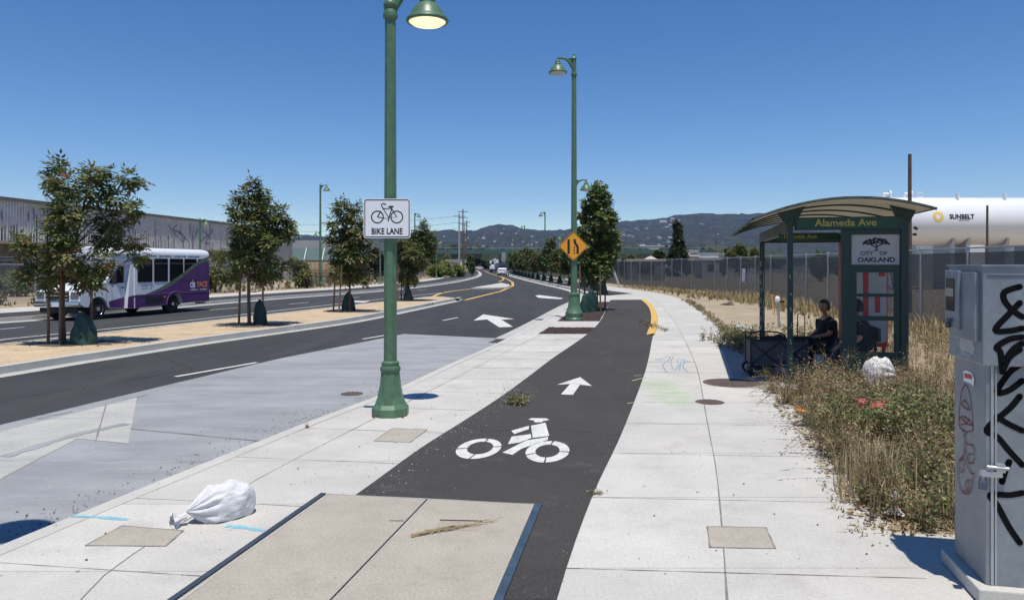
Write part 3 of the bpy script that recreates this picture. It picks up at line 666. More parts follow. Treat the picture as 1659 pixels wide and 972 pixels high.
# ------------------------------------------------------------------ signs
def rounded(w_, h_, r_, n=5):
    pts = []
    for cx, cy, a0 in ((w_ / 2 - r_, h_ / 2 - r_, 0), (-w_ / 2 + r_, h_ / 2 - r_, 90), (-w_ / 2 + r_, -h_ / 2 + r_, 180), (w_ / 2 - r_, -h_ / 2 + r_, 270)):
        for k in range(n + 1): a = R(a0 + 90 * k / n); pts.append((cx + r_ * math.cos(a), cy + r_ * math.sin(a)))
    return pts
def framering(mb, o, i, y, mi=0):
    n = len(o); mb.add([(p[0], y, p[1]) for p in o] + [(p[0], y, p[1]) for p in i], [(k, (k + 1) % n, n + (k + 1) % n, n + k) for k in range(n)], mi)
d = NL_.y - .12
t = thing('bike_lane_sign', 'white BIKE LANE sign with black bicycle on the nearest lamp post', 'sign', Vector(((627 - CX) / FPX * d, d, CAMH + (HY - 354) / FPX * d)))
sw, sh_ = 76 / FPX * d, 64 / FPX * d
mb = MB(); mb.prism(rounded(sw, sh_, .035), 0, .004, 'y'); mb.build('panel', M['signwhite'], t)
mb = MB(); framering(mb, rounded(sw - .022, sh_ - .022, .03), rounded(sw - .044, sh_ - .044, .022), -.0015); mb.build('border', M['black'], t)
mb = MB(); F = lambda u, v: (u, -.0018, v)
k = 1.0 / 3.47 / FPX * d            # scale of the 3.47x crop
def bp(x, y): return ((x - 995) * k, -(y - 327) * k)
def circ(cx, cy, r_): return [bp(cx + r_ * math.cos(a * math.pi / 14), cy + r_ * math.sin(a * math.pi / 14)) for a in range(29)]
for cx in (941, 1050): mb.ribbon(circ(cx, 319, 33), .014, F)
for pl_ in ([(968, 262), (1008, 330), (941, 319)], [(973, 272), (1022, 272), (1004, 330)], [(968, 262), (962, 250), (975, 243), (990, 250)], [(962, 285), (941, 319)], [(1015, 262), (1050, 319), (1005, 322), (1022, 272)], [(1004, 330), (1003, 345)]):
    mb.ribbon([bp(*q) for q in pl_], .012, lambda u, v: (u, -.0022, v))
mb.prism([bp(1002, 258), bp(1032, 256), bp(1030, 266), bp(1006, 267)], -.0028, -.0024, 'y')
mb.build('bicycle_symbol', M['black'], t)
mb = MB(); add_text(mb, 'BIKE LANE', .105, lambda u, v: (u * .80, -.0018, v - .165), bold=.003); mb.build('lettering', M['black'], t)
mb = MB(); mb.box((.04, .02, .12), (.24, .03, .03)); mb.box((.04, .02, -.12), (.24, .03, .03)); mb.build('bracket', M['alu'], t)

d = p2.y - .16
t = thing('merge_sign', 'orange diamond lane-merge sign on the tall twin-headed lamp post', 'sign', Vector(((929 - CX) / FPX * d, d, CAMH + (HY - 399) / FPX * d)))
r_ = 24.5 / FPX * d
def dia(r_, c_=.04): return [(c_, r_ - c_), (-c_, r_ - c_), (-r_ + c_, c_), (-r_ + c_, -c_), (-c_, -r_ + c_), (c_, -r_ + c_), (r_ - c_, -c_), (r_ - c_, c_)]
mb = MB(); mb.prism(dia(r_), 0, .005, 'y'); mb.build('panel', M['yellowsign'], t)
mb = MB(); framering(mb, dia(r_ - .02), dia(r_ - .04), -.003); mb.build('border', M['black'], t)
k = 1 / 3.353 / FPX * d
def dp(x, y): return ((x - 233) * k, -(y - 432) * k)
mb = MB(); F = lambda u, v: (u, -.003, v)
mb.ribbon([dp(207, 395), dp(207, 473)], 13 * k, F); mb.ribbon([dp(239, 394), dp(242, 415), dp(256, 435), dp(256, 473)], 13 * k, F)
for yy in (438, 453, 468): mb.ribbon([dp(238, yy - 4), dp(238, yy + 4)], 7 * k, F)
mb.build('merge_symbol', M['black'], t)
mb = MB(); mb.box((0, .03, .1), (.2, .05, .03)); mb.box((0, .03, -.1), (.2, .05, .03)); mb.build('bracket', M['alu'], t)
# distant grey back of a road sign
t = thing('road_sign', 'grey back of a tall road sign left of the distant young trees', 'sign', P(816, 430, 190) * Vector((1, 1, 0)) if False else Vector((P(816, 430, 190).x, 190, 0)))
mb = MB(); mb.cbox((0, 0, 4.4 - .4), (1.05, .02, 2.4), .05); mb.build('panel', M['alu'], t); mb = MB(); mb.tube([(0, .08, 0), (0, .08, 5.2)], .06, 8); mb.build('post', M['alu'], t)

# ------------------------------------------------------------------ trees
rng = random.Random(11)
def leafcloud(mb, blobs, dens, size, weights, droop=.35, shell=.55, leaflets=5, fl=1.0):
    for (x, y, z, r) in blobs:
        n = int(dens * r * r * 85) + 8
        for _ in range(n):
            d_ = Vector((rng.gauss(0, 1), rng.gauss(0, 1), rng.gauss(0, 1))).normalized()
            rr = r * (shell + (1 - shell) * rng.random()) * rng.uniform(.55, 1.12) if rng.random() < .7 else r * rng.random()
            c_ = Vector((x, y, z)) + d_ * rr; c_.z = z + d_.z * rr * .9
            ax = (d_ + Vector((rng.uniform(-.7, .7), rng.uniform(-.7, .7), rng.uniform(-.6, .3) - droop))).normalized()
            sd_ = ax.cross(Vector((0, 0, 1)));
            if sd_.length < .1: sd_ = Vector((1, 0, 0))
            sd_.normalize(); up = sd_.cross(ax)
            mi = rng.choices(range(len(weights)), weights)[0]
            for k in range(leaflets):
                t_ = (k // 2) * size * .55; s_ = 1 if k % 2 else -1
                if k == leaflets - 1: dirv = ax
                else: dirv = (ax * .55 + sd_ * s_ * .8 + up * rng.uniform(-.4, .3)).normalized()
                b_ = c_ + ax * t_; l = size * rng.uniform(.75, 1.2); wv = dirv.cross(up + Vector((rng.uniform(-.5, .5), rng.uniform(-.5, .5), 0))).normalized() * l * .22 * fl
                mb.add([b_, b_ + dirv * l * .45 + wv, b_ + dirv * l, b_ + dirv * l * .45 - wv], [(0, 1, 2, 3)], mi)
def px_blobs(bx, by, d, bl, ysq=.8, dj=.5):
    out = []
    for (x, y, r) in bl:
        rr = r / FPX * d
        out.append(((x - bx) / FPX * d, rng.uniform(-dj, dj) , (CAMH - (y - HY) / FPX * d), rr))
    return out
def make_tree(name, label, loc, blobs, leafm, weights, trunk_r=.05, size=.11, dens=9, cat='tree', group=None, lean=0, forks=1.0, leaflets=5, fill=True, fl=1.0, droop=.35, first=1.1):
    t = thing(name, label, cat, loc, 0, group)
    top = max(b_[2] + b_[3] * .3 for b_ in blobs); txs = [b_ for b_ in blobs if b_[2] > top * .8]; tx = sum(b_[0] for b_ in txs) / len(txs)
    path = catmull([(0, 0, -.05), (rng.uniform(-.04, .04) + lean * .2, 0, top * .35), (tx * .5, rng.uniform(-.08, .08), top * .65), (tx, 0, top)], 5)
    mb = MB(); mb.tube(path, [trunk_r * (1.25 - 1.1 * i / (len(path) - 1)) for i in range(len(path))], 8)
    tr = mb.build('trunk', M['bark'], t, smooth=60)
    mb = MB(); mb.fixn = False
    for b_ in blobs:
        zs = max(first, b_[2] - (abs(b_[0]) + abs(b_[1])) * .9 - b_[3] * .6); zs = min(zs, top * .85)
        s0 = min(path, key=lambda q: abs(q.z - zs)); e = Vector(b_[:3]); m_ = s0.lerp(e, .5) + Vector((0, 0, -.08))
        pp = catmull([s0, m_, e], 4); mb.tube(pp, [trunk_r * .34 * (1 - .8 * i / (len(pp) - 1)) for i in range(len(pp))], 5)
        for _ in range(5):
            q = Vector((rng.gauss(0, 1), rng.gauss(0, 1), rng.gauss(.3, 1))).normalized() * b_[3] * .9
            mb.tube([pp[len(pp) * 2 // 3], e * .6 + pp[-3] * .4 + q * .45, e + q], [trunk_r * .16, trunk_r * .12, trunk_r * .05], 4)
    mb.build('limb', M['bark'], tr)
    mb = MB(); mb.fixn = False; leafcloud(mb, blobs, dens, size, weights, droop, leaflets=leaflets, fl=fl)
    mb.build('crown', leafm, t); return t
LF = [M['leafA'], M['leafB'], M['leafC'], M['leafR']]
def stake(x, y, h, label, lean=0, grp='wooden tree stakes'):
    p = W(x, y) if not isinstance(x, Vector) else x
    mb = MB(); mb.tube([(0, 0, -.05), (lean * .5, 0, h * .5), (lean, 0, h)], [.036, .034, .032], 8)
    o = mb.build('tree_stake', M['wood'], None, p, smooth=60); return tag(o, label, 'stake', grp)
def water_bag(loc, w_, h, label, sx=0, grp='green watering bags'):
    n = 30; mb = MB(); k = 16; vs = []
    for i in range(k + 1):
        f = i / k; z = h * f; r0 = w_ / 2 * (1 - f ** 1.6) ** .8 + .05
        if f > .88: r0 = .05 + .02 * math.sin(f * 30)
        for j in range(n):
            a = 2 * math.pi * j / n; rr = r0 * (1 + .12 * math.sin(a * 2 + f * 3 + loc[1]) + .07 * math.sin(a * 5 + f * 6 + loc[0]) + .05 * math.sin(f * 13 + a * 3))
            vs.append((rr * math.cos(a) + sx * (1 - f) ** 1.3 * w_, rr * math.sin(a) * .62, z))
    fs = [(i * n + j, i * n + (j + 1) % n, (i + 1) * n + (j + 1) % n, (i + 1) * n + j) for i in range(k) for j in range(n)] + [tuple(range(k * n, k * n + n))]
    mb.add(vs, fs); o = mb.build('watering_bag', M['bag_green'], None, loc, smooth=50); return tag(o, label, 'watering bag', grp)
def tie(a, b, z, label):
    mb = MB(); mb.tube([a + Vector((0, 0, z)), a.lerp(b, .5) + Vector((0, -.03, z - .03)), b + Vector((0, 0, z))], .012, 5); return tag(mb.build('tree_tie', M['rubber']), label, 'tie')

T1 = W(103, 556)
make_tree('street_tree', 'leftmost median tree, broad and ragged, in front of the bus', T1, px_blobs(103, 556, T1.y, [(96, 272, 17), (80, 292, 13), (130, 280, 18), (166, 280, 17), (205, 288, 13), (222, 293, 9), (118, 305, 26), (150, 310, 28), (180, 318, 20), (208, 338, 13), (224, 332, 9), (100, 340, 16), (132, 345, 30), (168, 356, 26), (76, 365, 17), (120, 380, 27), (150, 385, 24), (185, 392, 12), (217, 394, 13), (222, 414, 10), (48, 391, 12), (68, 398, 16), (90, 405, 20), (130, 415, 28), (70, 428, 20), (96, 440, 20), (60, 448, 12), (150, 435, 22), (178, 425, 14), (120, 450, 20), (80, 458, 14), (150, 455, 12)], dj=.55), LF, [5.5, 3.6, 3.6, .5], .052, .155, 6.6, group='young trees on the median', first=1.5)
T2 = W(404, 527)
make_tree('street_tree', 'second median tree from the left, upright, right of the bus', T2, px_blobs(404, 527, T2.y, [(409, 296, 9), (408, 312, 15), (398, 322, 14), (425, 318, 10), (392, 342, 13), (376, 344, 6), (412, 342, 20), (432, 348, 20), (452, 345, 13), (466, 358, 8), (472, 372, 6), (404, 366, 22), (430, 372, 24), (452, 372, 17), (462, 384, 8), (380, 384, 13), (397, 396, 18), (424, 396, 22), (446, 392, 12), (376, 408, 14), (402, 418, 20), (385, 428, 15), (428, 428, 18), (446, 424, 12), (440, 440, 13), (458, 432, 8), (350, 415, 7), (363, 418, 7), (405, 442, 14), (422, 450, 10), (380, 446, 10)], dj=.5), LF, [5.5, 3.2, 3.6, .1], .05, .165, 7.2, group='young trees on the median', first=1.5)
T3 = W(567, 504.5)
make_tree('street_tree', 'third median tree, thin crowned, just left of the nearest lamp', T3, px_blobs(567, 504.5, T3.y, [(556, 328, 8), (545, 338, 10), (575, 337, 9), (565, 348, 16), (543, 360, 9), (583, 360, 9), (557, 370, 19), (582, 376, 14), (540, 385, 10), (570, 390, 20), (590, 392, 10), (550, 402, 16), (575, 412, 18), (541, 420, 12), (590, 416, 11), (560, 428, 18), (547, 440, 12), (575, 440, 14), (592, 447, 6), (562, 452, 9), (586, 456, 5)], dj=.45), LF, [5, 4, 3, .15], .04, .18, 6.2, group='young trees on the median', first=1.3)
T4 = W(661, 487)
make_tree('street_tree', 'fourth median tree, dense olive crown behind the nearest lamp', T4, px_blobs(664, 487, T4.y, [(689, 364, 6), (681, 375, 10), (694, 380, 11), (668, 388, 11), (684, 394, 16), (702, 388, 8), (657, 403, 13), (674, 410, 16), (692, 408, 12), (700, 400, 8), (655, 424, 13), (672, 430, 14), (688, 424, 9), (668, 444, 10), (651, 444, 9), (660, 456, 7), (676, 452, 6), (651, 392, 8)], dj=.6), LF, [3, 6, 3, .1], .05, .17, 10, group='young trees on the median', first=1.2)
for i, (x, y, h, lb, ln) in enumerate([(78, 556, 1.55, 'leftmost wooden stake of the tree in front of the bus', .02), (97, 557, 1.9, 'stake touching the trunk of the tree in front of the bus', .03), (149, 550, 1.7, 'stake beside the green bag in front of the bus wheel', -.02),
        (387, 527, 1.8, 'left stake of the second median tree', .05), (426, 520, 1.5, 'right stake of the second median tree beside its green bag', 0),
        (540, 505, 1.9, 'left stake of the third median tree', .1), (549, 506, 1.9, 'slanting middle stake of the third median tree', .12),
        (645, 488, 2.0, 'stake of the fourth median tree just right of the lamp pole', 0), (650, 486, 2.1, 'second stake of the fourth median tree, behind the first', .03)]):
    stake(x, y, h, lb, ln)
water_bag(W(134, 557), .52, .78, 'big green watering bag beside the tree in front of the bus', .10)
water_bag(W(421, 525), .36, .80, 'green watering bag under the second median tree', 0)
water_bag(W(565, 504), .46, .82, 'green watering bag under the third median tree', -.05)
water_bag(W(661, 487.5), .40, .82, 'green watering bag at the foot of the fourth median tree', 0)
tie(W(387, 527), W(404, 527), 1.0, 'black tie between stake and trunk of the second median tree'); tie(W(404, 527), W(426, 520), 1.05, 'black tie at the right stake of the second median tree'); tie(W(78, 556), W(97, 557), 1.1, 'black tie between the two left stakes in front of the bus')
# soil rings under the median trees
for T_ in (T1, T2, T3, T4):
    mb = MB(); ps = []
    for j in range(22): a = 2 * math.pi * j / 22; r_ = random.uniform(.75, 1.1); ps.append((T_.x + .25 + r_ * 1.25 * math.cos(a), T_.y + .1 + r_ * .72 * math.sin(a), -.004))
    mb.poly(ps); struct('tree_pit', mb, M['soil'])
    scatter('soil_clods', 260, lambda: (T_.x + .25 + random.gauss(0, .55), T_.y + random.gauss(0, .35)), .03, M['soil'], -.005)

# columnar tree behind the second lamp
LC = [M['leafD'], M['leafA'], M['leafC'], M['leafB']]
T5 = W(958, 503)
make_tree('columnar_tree', 'tall columnar green tree behind the diamond sign post', T5, px_blobs(960, 503, T5.y, [(973, 303, 7), (963, 308, 9), (978, 313, 10), (966, 322, 15), (986, 326, 11), (953, 330, 9), (945, 350, 8), (994, 355, 8), (941, 372, 8), (998, 378, 6), (940, 405, 8), (999, 395, 7), (958, 335, 10), (972, 342, 15), (988, 346, 8), (955, 352, 12), (972, 358, 18), (986, 366, 11), (993, 345, 4), (955, 375, 15), (975, 380, 18), (988, 388, 8), (952, 395, 13), (972, 402, 20), (988, 408, 8), (950, 415, 14), (970, 424, 18), (985, 425, 9), (996, 412, 4), (955, 440, 13), (972, 442, 14), (946, 432, 8), (986, 442, 6), (962, 455, 9)], dj=.45), LC, [3.5, 4.5, 4.5, 2], .055, .17, 8.5, 'tree', first=1.2, fl=1.5, leaflets=4)
for i, (x, y) in enumerate([(938, 505), (947, 503), (973, 505), (980, 500), (968, 499)]):
    stake(x, y, 1.9, ['leftmost stake right of the diamond sign post', 'second stake right of the diamond sign post', 'stake right of the big green bag under the columnar tree', 'rightmost stake under the columnar tree', 'stake just behind the columnar tree trunk'][i], random.uniform(-.05, .05))
water_bag(W(949, 506), .42, .80, 'green watering bag behind the tall lamp base', -.05); water_bag(W(958, 505), .46, .95, 'taller green watering bag around the columnar tree trunk', 0)
mb = MB(); mb.fixn = False; leafcloud(mb, [(0, 0, .0, .12), (.05, 0, .35, .14), (-.04, 0, -.25, .1)], 26, .14, [3, 4, 4, 1], fl=1.4)
# row of young trees along the right kerb, far side
def young(name, label, h, sd, w_):
    global rng
    rng = random.Random(sd); bl = []
    for i in range(11):
        f = i / 10; r_ = w_ * (1 - abs(f - .4) * 1.05) * .5; bl.append((rng.uniform(-.3, .3) * w_, rng.uniform(-.3, .3) * w_, 1.5 + (h - 1.6) * f, max(r_, .14)))
    return make_tree(name, label, (0, 0, 0), bl, LC if sd % 2 else LF, [3, 4, 5, 1.5], .045, .19, 6, group='young trees along the right kerb', first=1.2, fl=1.6, leaflets=4)
Y = [young('young_tree', '', 4.3, 21, 1.5), young('young_tree', '', 3.7, 22, 1.8), young('young_tree', '', 4.6, 23, 1.3)]
rowline = offset([p for p in CR if 46 < p.y < 330], 1.15)
rowline = resample(rowline, 260); cand = []; acc = 0; last = rowline[0]
for p in rowline:
    if (p - last).length >= 7.2 or p is rowline[0]: cand.append(p); last = p
used = [False] * 3
descr = ['nearest young tree in the mulch row beyond the columnar tree', 'second young tree beyond the columnar tree', 'third young tree beyond the columnar tree', 'fourth young tree beyond the columnar tree', 'fifth young tree beyond the columnar tree']
for i, p in enumerate(cand[:26]):
    k = i % 3
    if not used[k]: t = Y[k]; used[k] = True
    else: t = copy_tree(Y[k])
    t.location = (p.x + random.uniform(-.2, .2), p.y, 0); t.rotation_euler = (0, 0, random.uniform(0, 6)); s_ = random.uniform(.85, 1.12); t.scale = (s_, s_, s_)
    tag(t, descr[i] if i < 5 else (lambda q: 'distant young kerb tree %s' % ('seen right behind the diamond sign post' if q > 915 else 'in the gap between the diamond sign and the tall thin lamp' if q > 888 else 'close around the tall thin lamp left of the diamond sign' if q > 874 else 'left of the tall thin lamp, above the road arrow' if q > 858 else 'in the far row directly right of the white car' if q > 838 else 'at the far end of the row behind the white car'))(CX + p.x / p.y * FPX))
    if i < 16:
        water_bag((p.x + .02, p.y, 0), .5, .85, ('green watering bag under the ' + descr[i].split(' in the')[0].split(' beyond')[0] + ' beyond the columnar tree') if i < 5 else 'dark watering bag at a distant tree in the right kerb row', 0, 'watering bags along the right kerb')
# ------------------------------------------------------------------ vehicles
def wheel(t, x, y, r, w_, side=-1, dual=False, label=None):
    """wheel centre at (x, y, r); axle along local y"""
    e = bpy.data.objects.new('wheel', None); C.objects.link(e); e.parent = t; e.location = (x, y, r)
    RM = Matrix.Rotation(R(90), 3, 'X')
    mb = MB(); mb.lathe([(r * .62, -w_ / 2), (r * .95, -w_ / 2), (r, -w_ * .38), (r, w_ * .38), (r * .95, w_ / 2), (r * .62, w_ / 2)], 28, M=RM); mb.build('tyre', M['rubber'], e, smooth=40)
    mb = MB(); s_ = side * -1
    pr = [(.001, .12), (r * .2, .12), (r * .25, .04), (r * .45, .0), (r * .58, .05), (r * .64, .10), (r * .64, -.10)]
    mb.lathe([(a, b * s_ * 1 + s_ * (w_ / 2 - .09)) for a, b in pr], 24, M=RM)
    for k in range(8):
        a = k * math.pi / 4; mb.lathe([(.001, .035), (r * .05, .03), (r * .05, 0)], 6, M=RM, c=(r * .40 * math.cos(a), side * (w_ / 2 - .10) , r * .40 * math.sin(a)))
    mb.build('rim', M['chrome'] if dual else M['alu'], e, smooth=35); return e
bus = thing('shuttle_bus', 'white and purple shuttle bus driving past behind the leftmost median tree', 'bus', W(164, 518, ZR), math.atan2(.97, .242))
def arch(cx, r_, z0, n=12, rev=False):
    a0 = math.asin(min(1, max(-1, (z0 - .40) / r_)))
    pts = [(cx - r_ * math.cos(a0 + (math.pi - 2 * a0) * k / n), .40 + r_ * math.sin(a0 + (math.pi - 2 * a0) * k / n)) for k in range(n + 1)]
    return pts
busW = mat('bus_white', (.72, .74, .78), .3, .03, 2)
# passenger body: side profile with wheel arch, then a rounded roof
mb = MB()
prof = [(1.66, .34)] + arch(4.0, .50, .40) + [(6.33, .46), (6.33, 2.50), (1.66, 2.50)]
mb.prism(prof, -.07, 2.33, 'y')
body = mb.build('body', busW, bus, smooth=20)
mb = MB(); sec = [(-.07, 2.50), (-.06, 2.58), (-.02, 2.66), (.06, 2.72), (.3, 2.77), (1.13, 2.80), (1.96, 2.77), (2.2, 2.72), (2.28, 2.66), (2.32, 2.58), (2.33, 2.50)]
n = len(sec); xs = [.42, .52, .75, 1.3, 6.24, 6.33]; sc = [.80, .92, .98, 1, 1, .97]; vs = []
for x_, s_ in zip(xs, sc):
    for y_, z_ in sec: vs.append((x_, 1.13 + (y_ - 1.13) * (s_ if s_ < .97 else 1), 2.50 + (z_ - 2.50) * s_))
mb.add(vs, [(i * n + j, i * n + j + 1, (i + 1) * n + j + 1, (i + 1) * n + j) for i in range(len(xs) - 1) for j in range(n - 1)] + [tuple(range(n)), tuple(range((len(xs) - 1) * n, len(xs) * n))])
mb.prism([(.42, 2.50), (1.66, 2.50), (1.66, 2.08), (.95, 2.08), (.55, 2.25)], .02, 2.24, 'y'); mb.build('roof', busW, bus, smooth=40)
# cab
mb = MB()
prof = [(-.86, .62)] + [(-.62, .50)] + arch(0, .47, .50) + [(.60, .38), (1.66, .36), (1.66, 2.10), (.98, 2.09), (.30, 1.36), (-.55, 1.20), (-.80, 1.10), (-.87, .95)]
mb.prism(prof, .13, 2.13, 'y'); mb.build('cab', busW, bus, smooth=25)
mb = MB(); mb.prism([(1.30, .36), (1.66, .34), (1.66, 2.3), (1.50, 2.3)], -.03, .13, 'y'); mb.build('side_fairing', busW, bus)
gl = M['glass']
mb = MB(); nrm = Vector((-(2.09 - 1.36), 0, .68)).normalized()
a = Vector((.32, .22, 1.40)) + nrm * .004; b = Vector((.96, .28, 2.05)) + nrm * .004
mb.poly([a, (a.x, 2.04, a.z), (b.x, 1.98, b.z), b]); mb.build('windshield', gl, bus)
mb = MB(); mb.prism([(.50, 1.36), (1.30, 1.36), (1.28, 2.02), (1.02, 2.02)], .122, .128, 'y'); mb.build('door_window', gl, bus)
mb = MB()
for o_ in ([(.40, .44), (.42, 1.30), (1.00, 2.07), (1.34, 2.07), (1.38, .44)],): mb.ribbon(o_, .012, lambda u, v: (u, .126, v))
mb.build('door_seam', M['black'], bus)
mb = MB(); mb.cbox((1.22, .11, 1.18), (.14, .03, .05), .01); mb.build('door_handle', M['black'], bus)
wins = [(1.80, 2.64), (2.74, 3.57), (3.68, 4.53), (4.62, 5.44), (5.55, 6.16)]
for x0_, x1_ in wins:
    mb = MB(); w_ = x1_ - x0_; pts = [((x0_ + x1_) / 2 + p[0], 1.85 + p[1]) for p in rounded(w_, .97, .07)]
    mb.prism(pts, -.085, -.072, 'y'); fr = mb.build('window', M['black'], bus)
    mb = MB(); pts = [((x0_ + x1_) / 2 + p[0], 1.85 + p[1]) for p in rounded(w_ - .05, .92, .05)]; mb.prism(pts, -.0875, -.0855, 'y'); mb.build('pane', gl, fr)
    mb = MB(); mb.box(((x0_ + x1_) / 2, -.0885, 2.13), (w_ - .06, .002, .012)); mb.build('rail', M['alu'], fr)
crv = catmull([(1.5, .74), (1.95, .80), (2.6, .93), (3.3, 1.13), (4.3, 1.53), (5.3, 2.06), (5.9, 2.27), (6.33, 2.38)], 6)
mb = MB(); k = len(crv)
yy_ = -.0915
mb.add([(p.x, yy_, p.y - (0 if p.x < 2 else .10 * min(1, (p.x - 2) / 2))) for p in crv] + [(p.x, yy_, .84) for p in crv], [(i, i + 1, k + i + 1, k + i) for i in range(k - 1)]); mb.build('purple_swoosh', M['purple'], body)
mb = MB(); mb.add([(p.x, yy_ - .001, p.y - (0 if p.x < 2 else .09 * min(1, (p.x - 2) / 2))) for p in crv] + [(p.x, yy_ - .001, p.y + .03 + .05 * min(1, max(0, (p.x - 2)) / 2)) for p in crv], [(i, i + 1, k + i + 1, k + i) for i in range(k - 1)]); mb.build('green_band', M['olive'], body)
mb = MB()
ar_ = arch(4.0, .50, .40); ar2 = [p for p in ar_]
mb.add([(p[0], -.0905, p[1] + .001) for p in ar2] + [(p[0], -.0905, .86) for p in ar2], [(i, i + 1, len(ar2) + i + 1, len(ar2) + i) for i in range(len(ar2) - 1)])
mb.poly([(1.66, -.0905, .35), (3.5, -.0905, .41), (3.5, -.0905, .86), (1.66, -.0905, .86)]); mb.poly([(4.5, -.0905, .41), (6.33, -.0905, .47), (6.33, -.0905, .86), (4.5, -.0905, .86)]); mb.build('purple_skirt', M['purple'], body)
mb = MB(); mb.poly([(.56, .121, .42), (1.32, .121, .38), (1.32, .121, .80), (.70, .121, .70), (.5, .121, .66)]); mb.poly([(1.31, -.033, .37), (1.655, -.033, .35), (1.655, -.033, .86), (1.34, -.033, .80)]); mb.build('purple_panel', M['purple'], bus)
mb = MB(); mb.tube([(1.66, -.095, .86), (6.33, -.095, .88)], .014, 6)
ring_ = [(p[0], -.10, p[1]) for p in arch(4.0, .53, .40)]; mb.tube(ring_, .028, 6); mb.build('trim', mat('purple_trim', (.14, .05, .19), .4, .05, 2), bus, smooth=50)
mb = MB(); mb.box((2.75, -.094, .62), (1.05, .004, .27)); mb.build('hatch', M['black'], bus)
for x0_, x1_ in wins[2:]:
    mb = MB(); o_ = [((x0_ + x1_) / 2 + p[0], 1.85 + p[1]) for p in rounded(x1_ - x0_, .97, .07)]; i_ = [((x0_ + x1_) / 2 + p[0], 1.85 + p[1]) for p in rounded(x1_ - x0_ - .045, .925, .05)]; framering(mb, o_, i_, -.0935); mb.build('window_gasket', M['black'], body)
# lettering
bf = lambda cx, cz: (lambda u, v: (cx + u, -.0945, cz + v))
mb = MB(); add_text(mb, 'PACE', .33, bf(5.83, 1.19), bold=.012, sx=.92); mb.build('lettering', M['orange'], body)
mb = MB(); add_text(mb, 'CEI', .30, bf(5.15, 1.17), bold=.016, sx=.78); [mb.box((5.05 + .13 * q, -.0945, .97), (.07 + .04 * (q % 3 == 1), .002, .045)) for q in range(9) if q != 4]; mb.lathe([(.001, 0), (.04, 0)], 10, M=Matrix.Rotation(R(90), 3, 'X'), c=(5.15, -.0945, 1.37))
mb.build('lettering', M['signwhite'], body)
mb = MB(); [mb.box((2.2 + .13 * q, -.073, 2.43), (.07 + .04 * (q % 3 == 1), .002, .07)) for q in range(28) if q % 7 != 6]; [mb.box((2.05 + .08 * q, -.0735, 1.22 - .11 * r_), (.05, .002, .035)) for r_ in (0, 1) for q in range(9 - r_) if q != 5]; mb.build('lettering', M['steel_dark'], body)
mb = MB()
mb.cbox((-.90, 1.13, .62), (.12, 2.02, .22), .04); mb.build('bumper', M['chrome'], bus, smooth=40)
mb = MB(); mb.cbox((-.80, 1.13, .38), (.08, 1.7, .2), .03); mb.build('air_dam', M['black'], bus)
mb = MB(); mb.cbox((-.885, 1.13, .93), (.04, 1.04, .36), .02); gr_ = mb.build('grille', M['black'], bus)
mb = MB()
for i in range(3): mb.box((-.908, 1.13, .80 + i * .13), (.006, 1.0, .035))
mb.build('grille_bar', M['chrome'], gr_)
for y_ in (.36, 1.90):
    mb = MB(); mb.cbox((-.86, y_, .94), (.07, .34, .26), .03); mb.build('headlight', mat('headlight', (.22, .24, .27), .12, .3, 9, metal=.7), bus)
mb = MB(); mb.box((-.965, 1.13, .60), (.006, .32, .16)); mb.build('number_plate', M['signwhite'], bus)
mb = MB(); mb.tube([(.62, .13, 1.35), (.42, -.15, 1.22), (.42, -.18, 1.7)], .014, 6); mb.cbox((.42, -.22, 1.55), (.06, .2, .42), .03); mb.build('mirror', M['black'], bus)
mb = MB(); mb.cbox((6.38, 1.13, .48), (.14, 2.3, .16), .03); mb.box((2.6, 1.1, .38), (5.4, .9, .16)); mb.build('chassis', M['black'], bus)
mb = MB(); mb.cbox((3.35, -.10, .73), (.1, .02, .05), .005); mb.build('side_marker', M['orange'], bus)
wheel(bus, 0, .28, .40, .24, -1, True); wheel(bus, 0, 1.98, .40, .24, 1, True); wheel(bus, 4.0, .16, .40, .24, -1, True); wheel(bus, 4.0, 2.10, .40, .24, 1)
mb = MB(); mb.tube([(5.9, .3, .34), (6.55, .3, .33)], .04, 8); mb.build('exhaust_pipe', M['black'], bus)

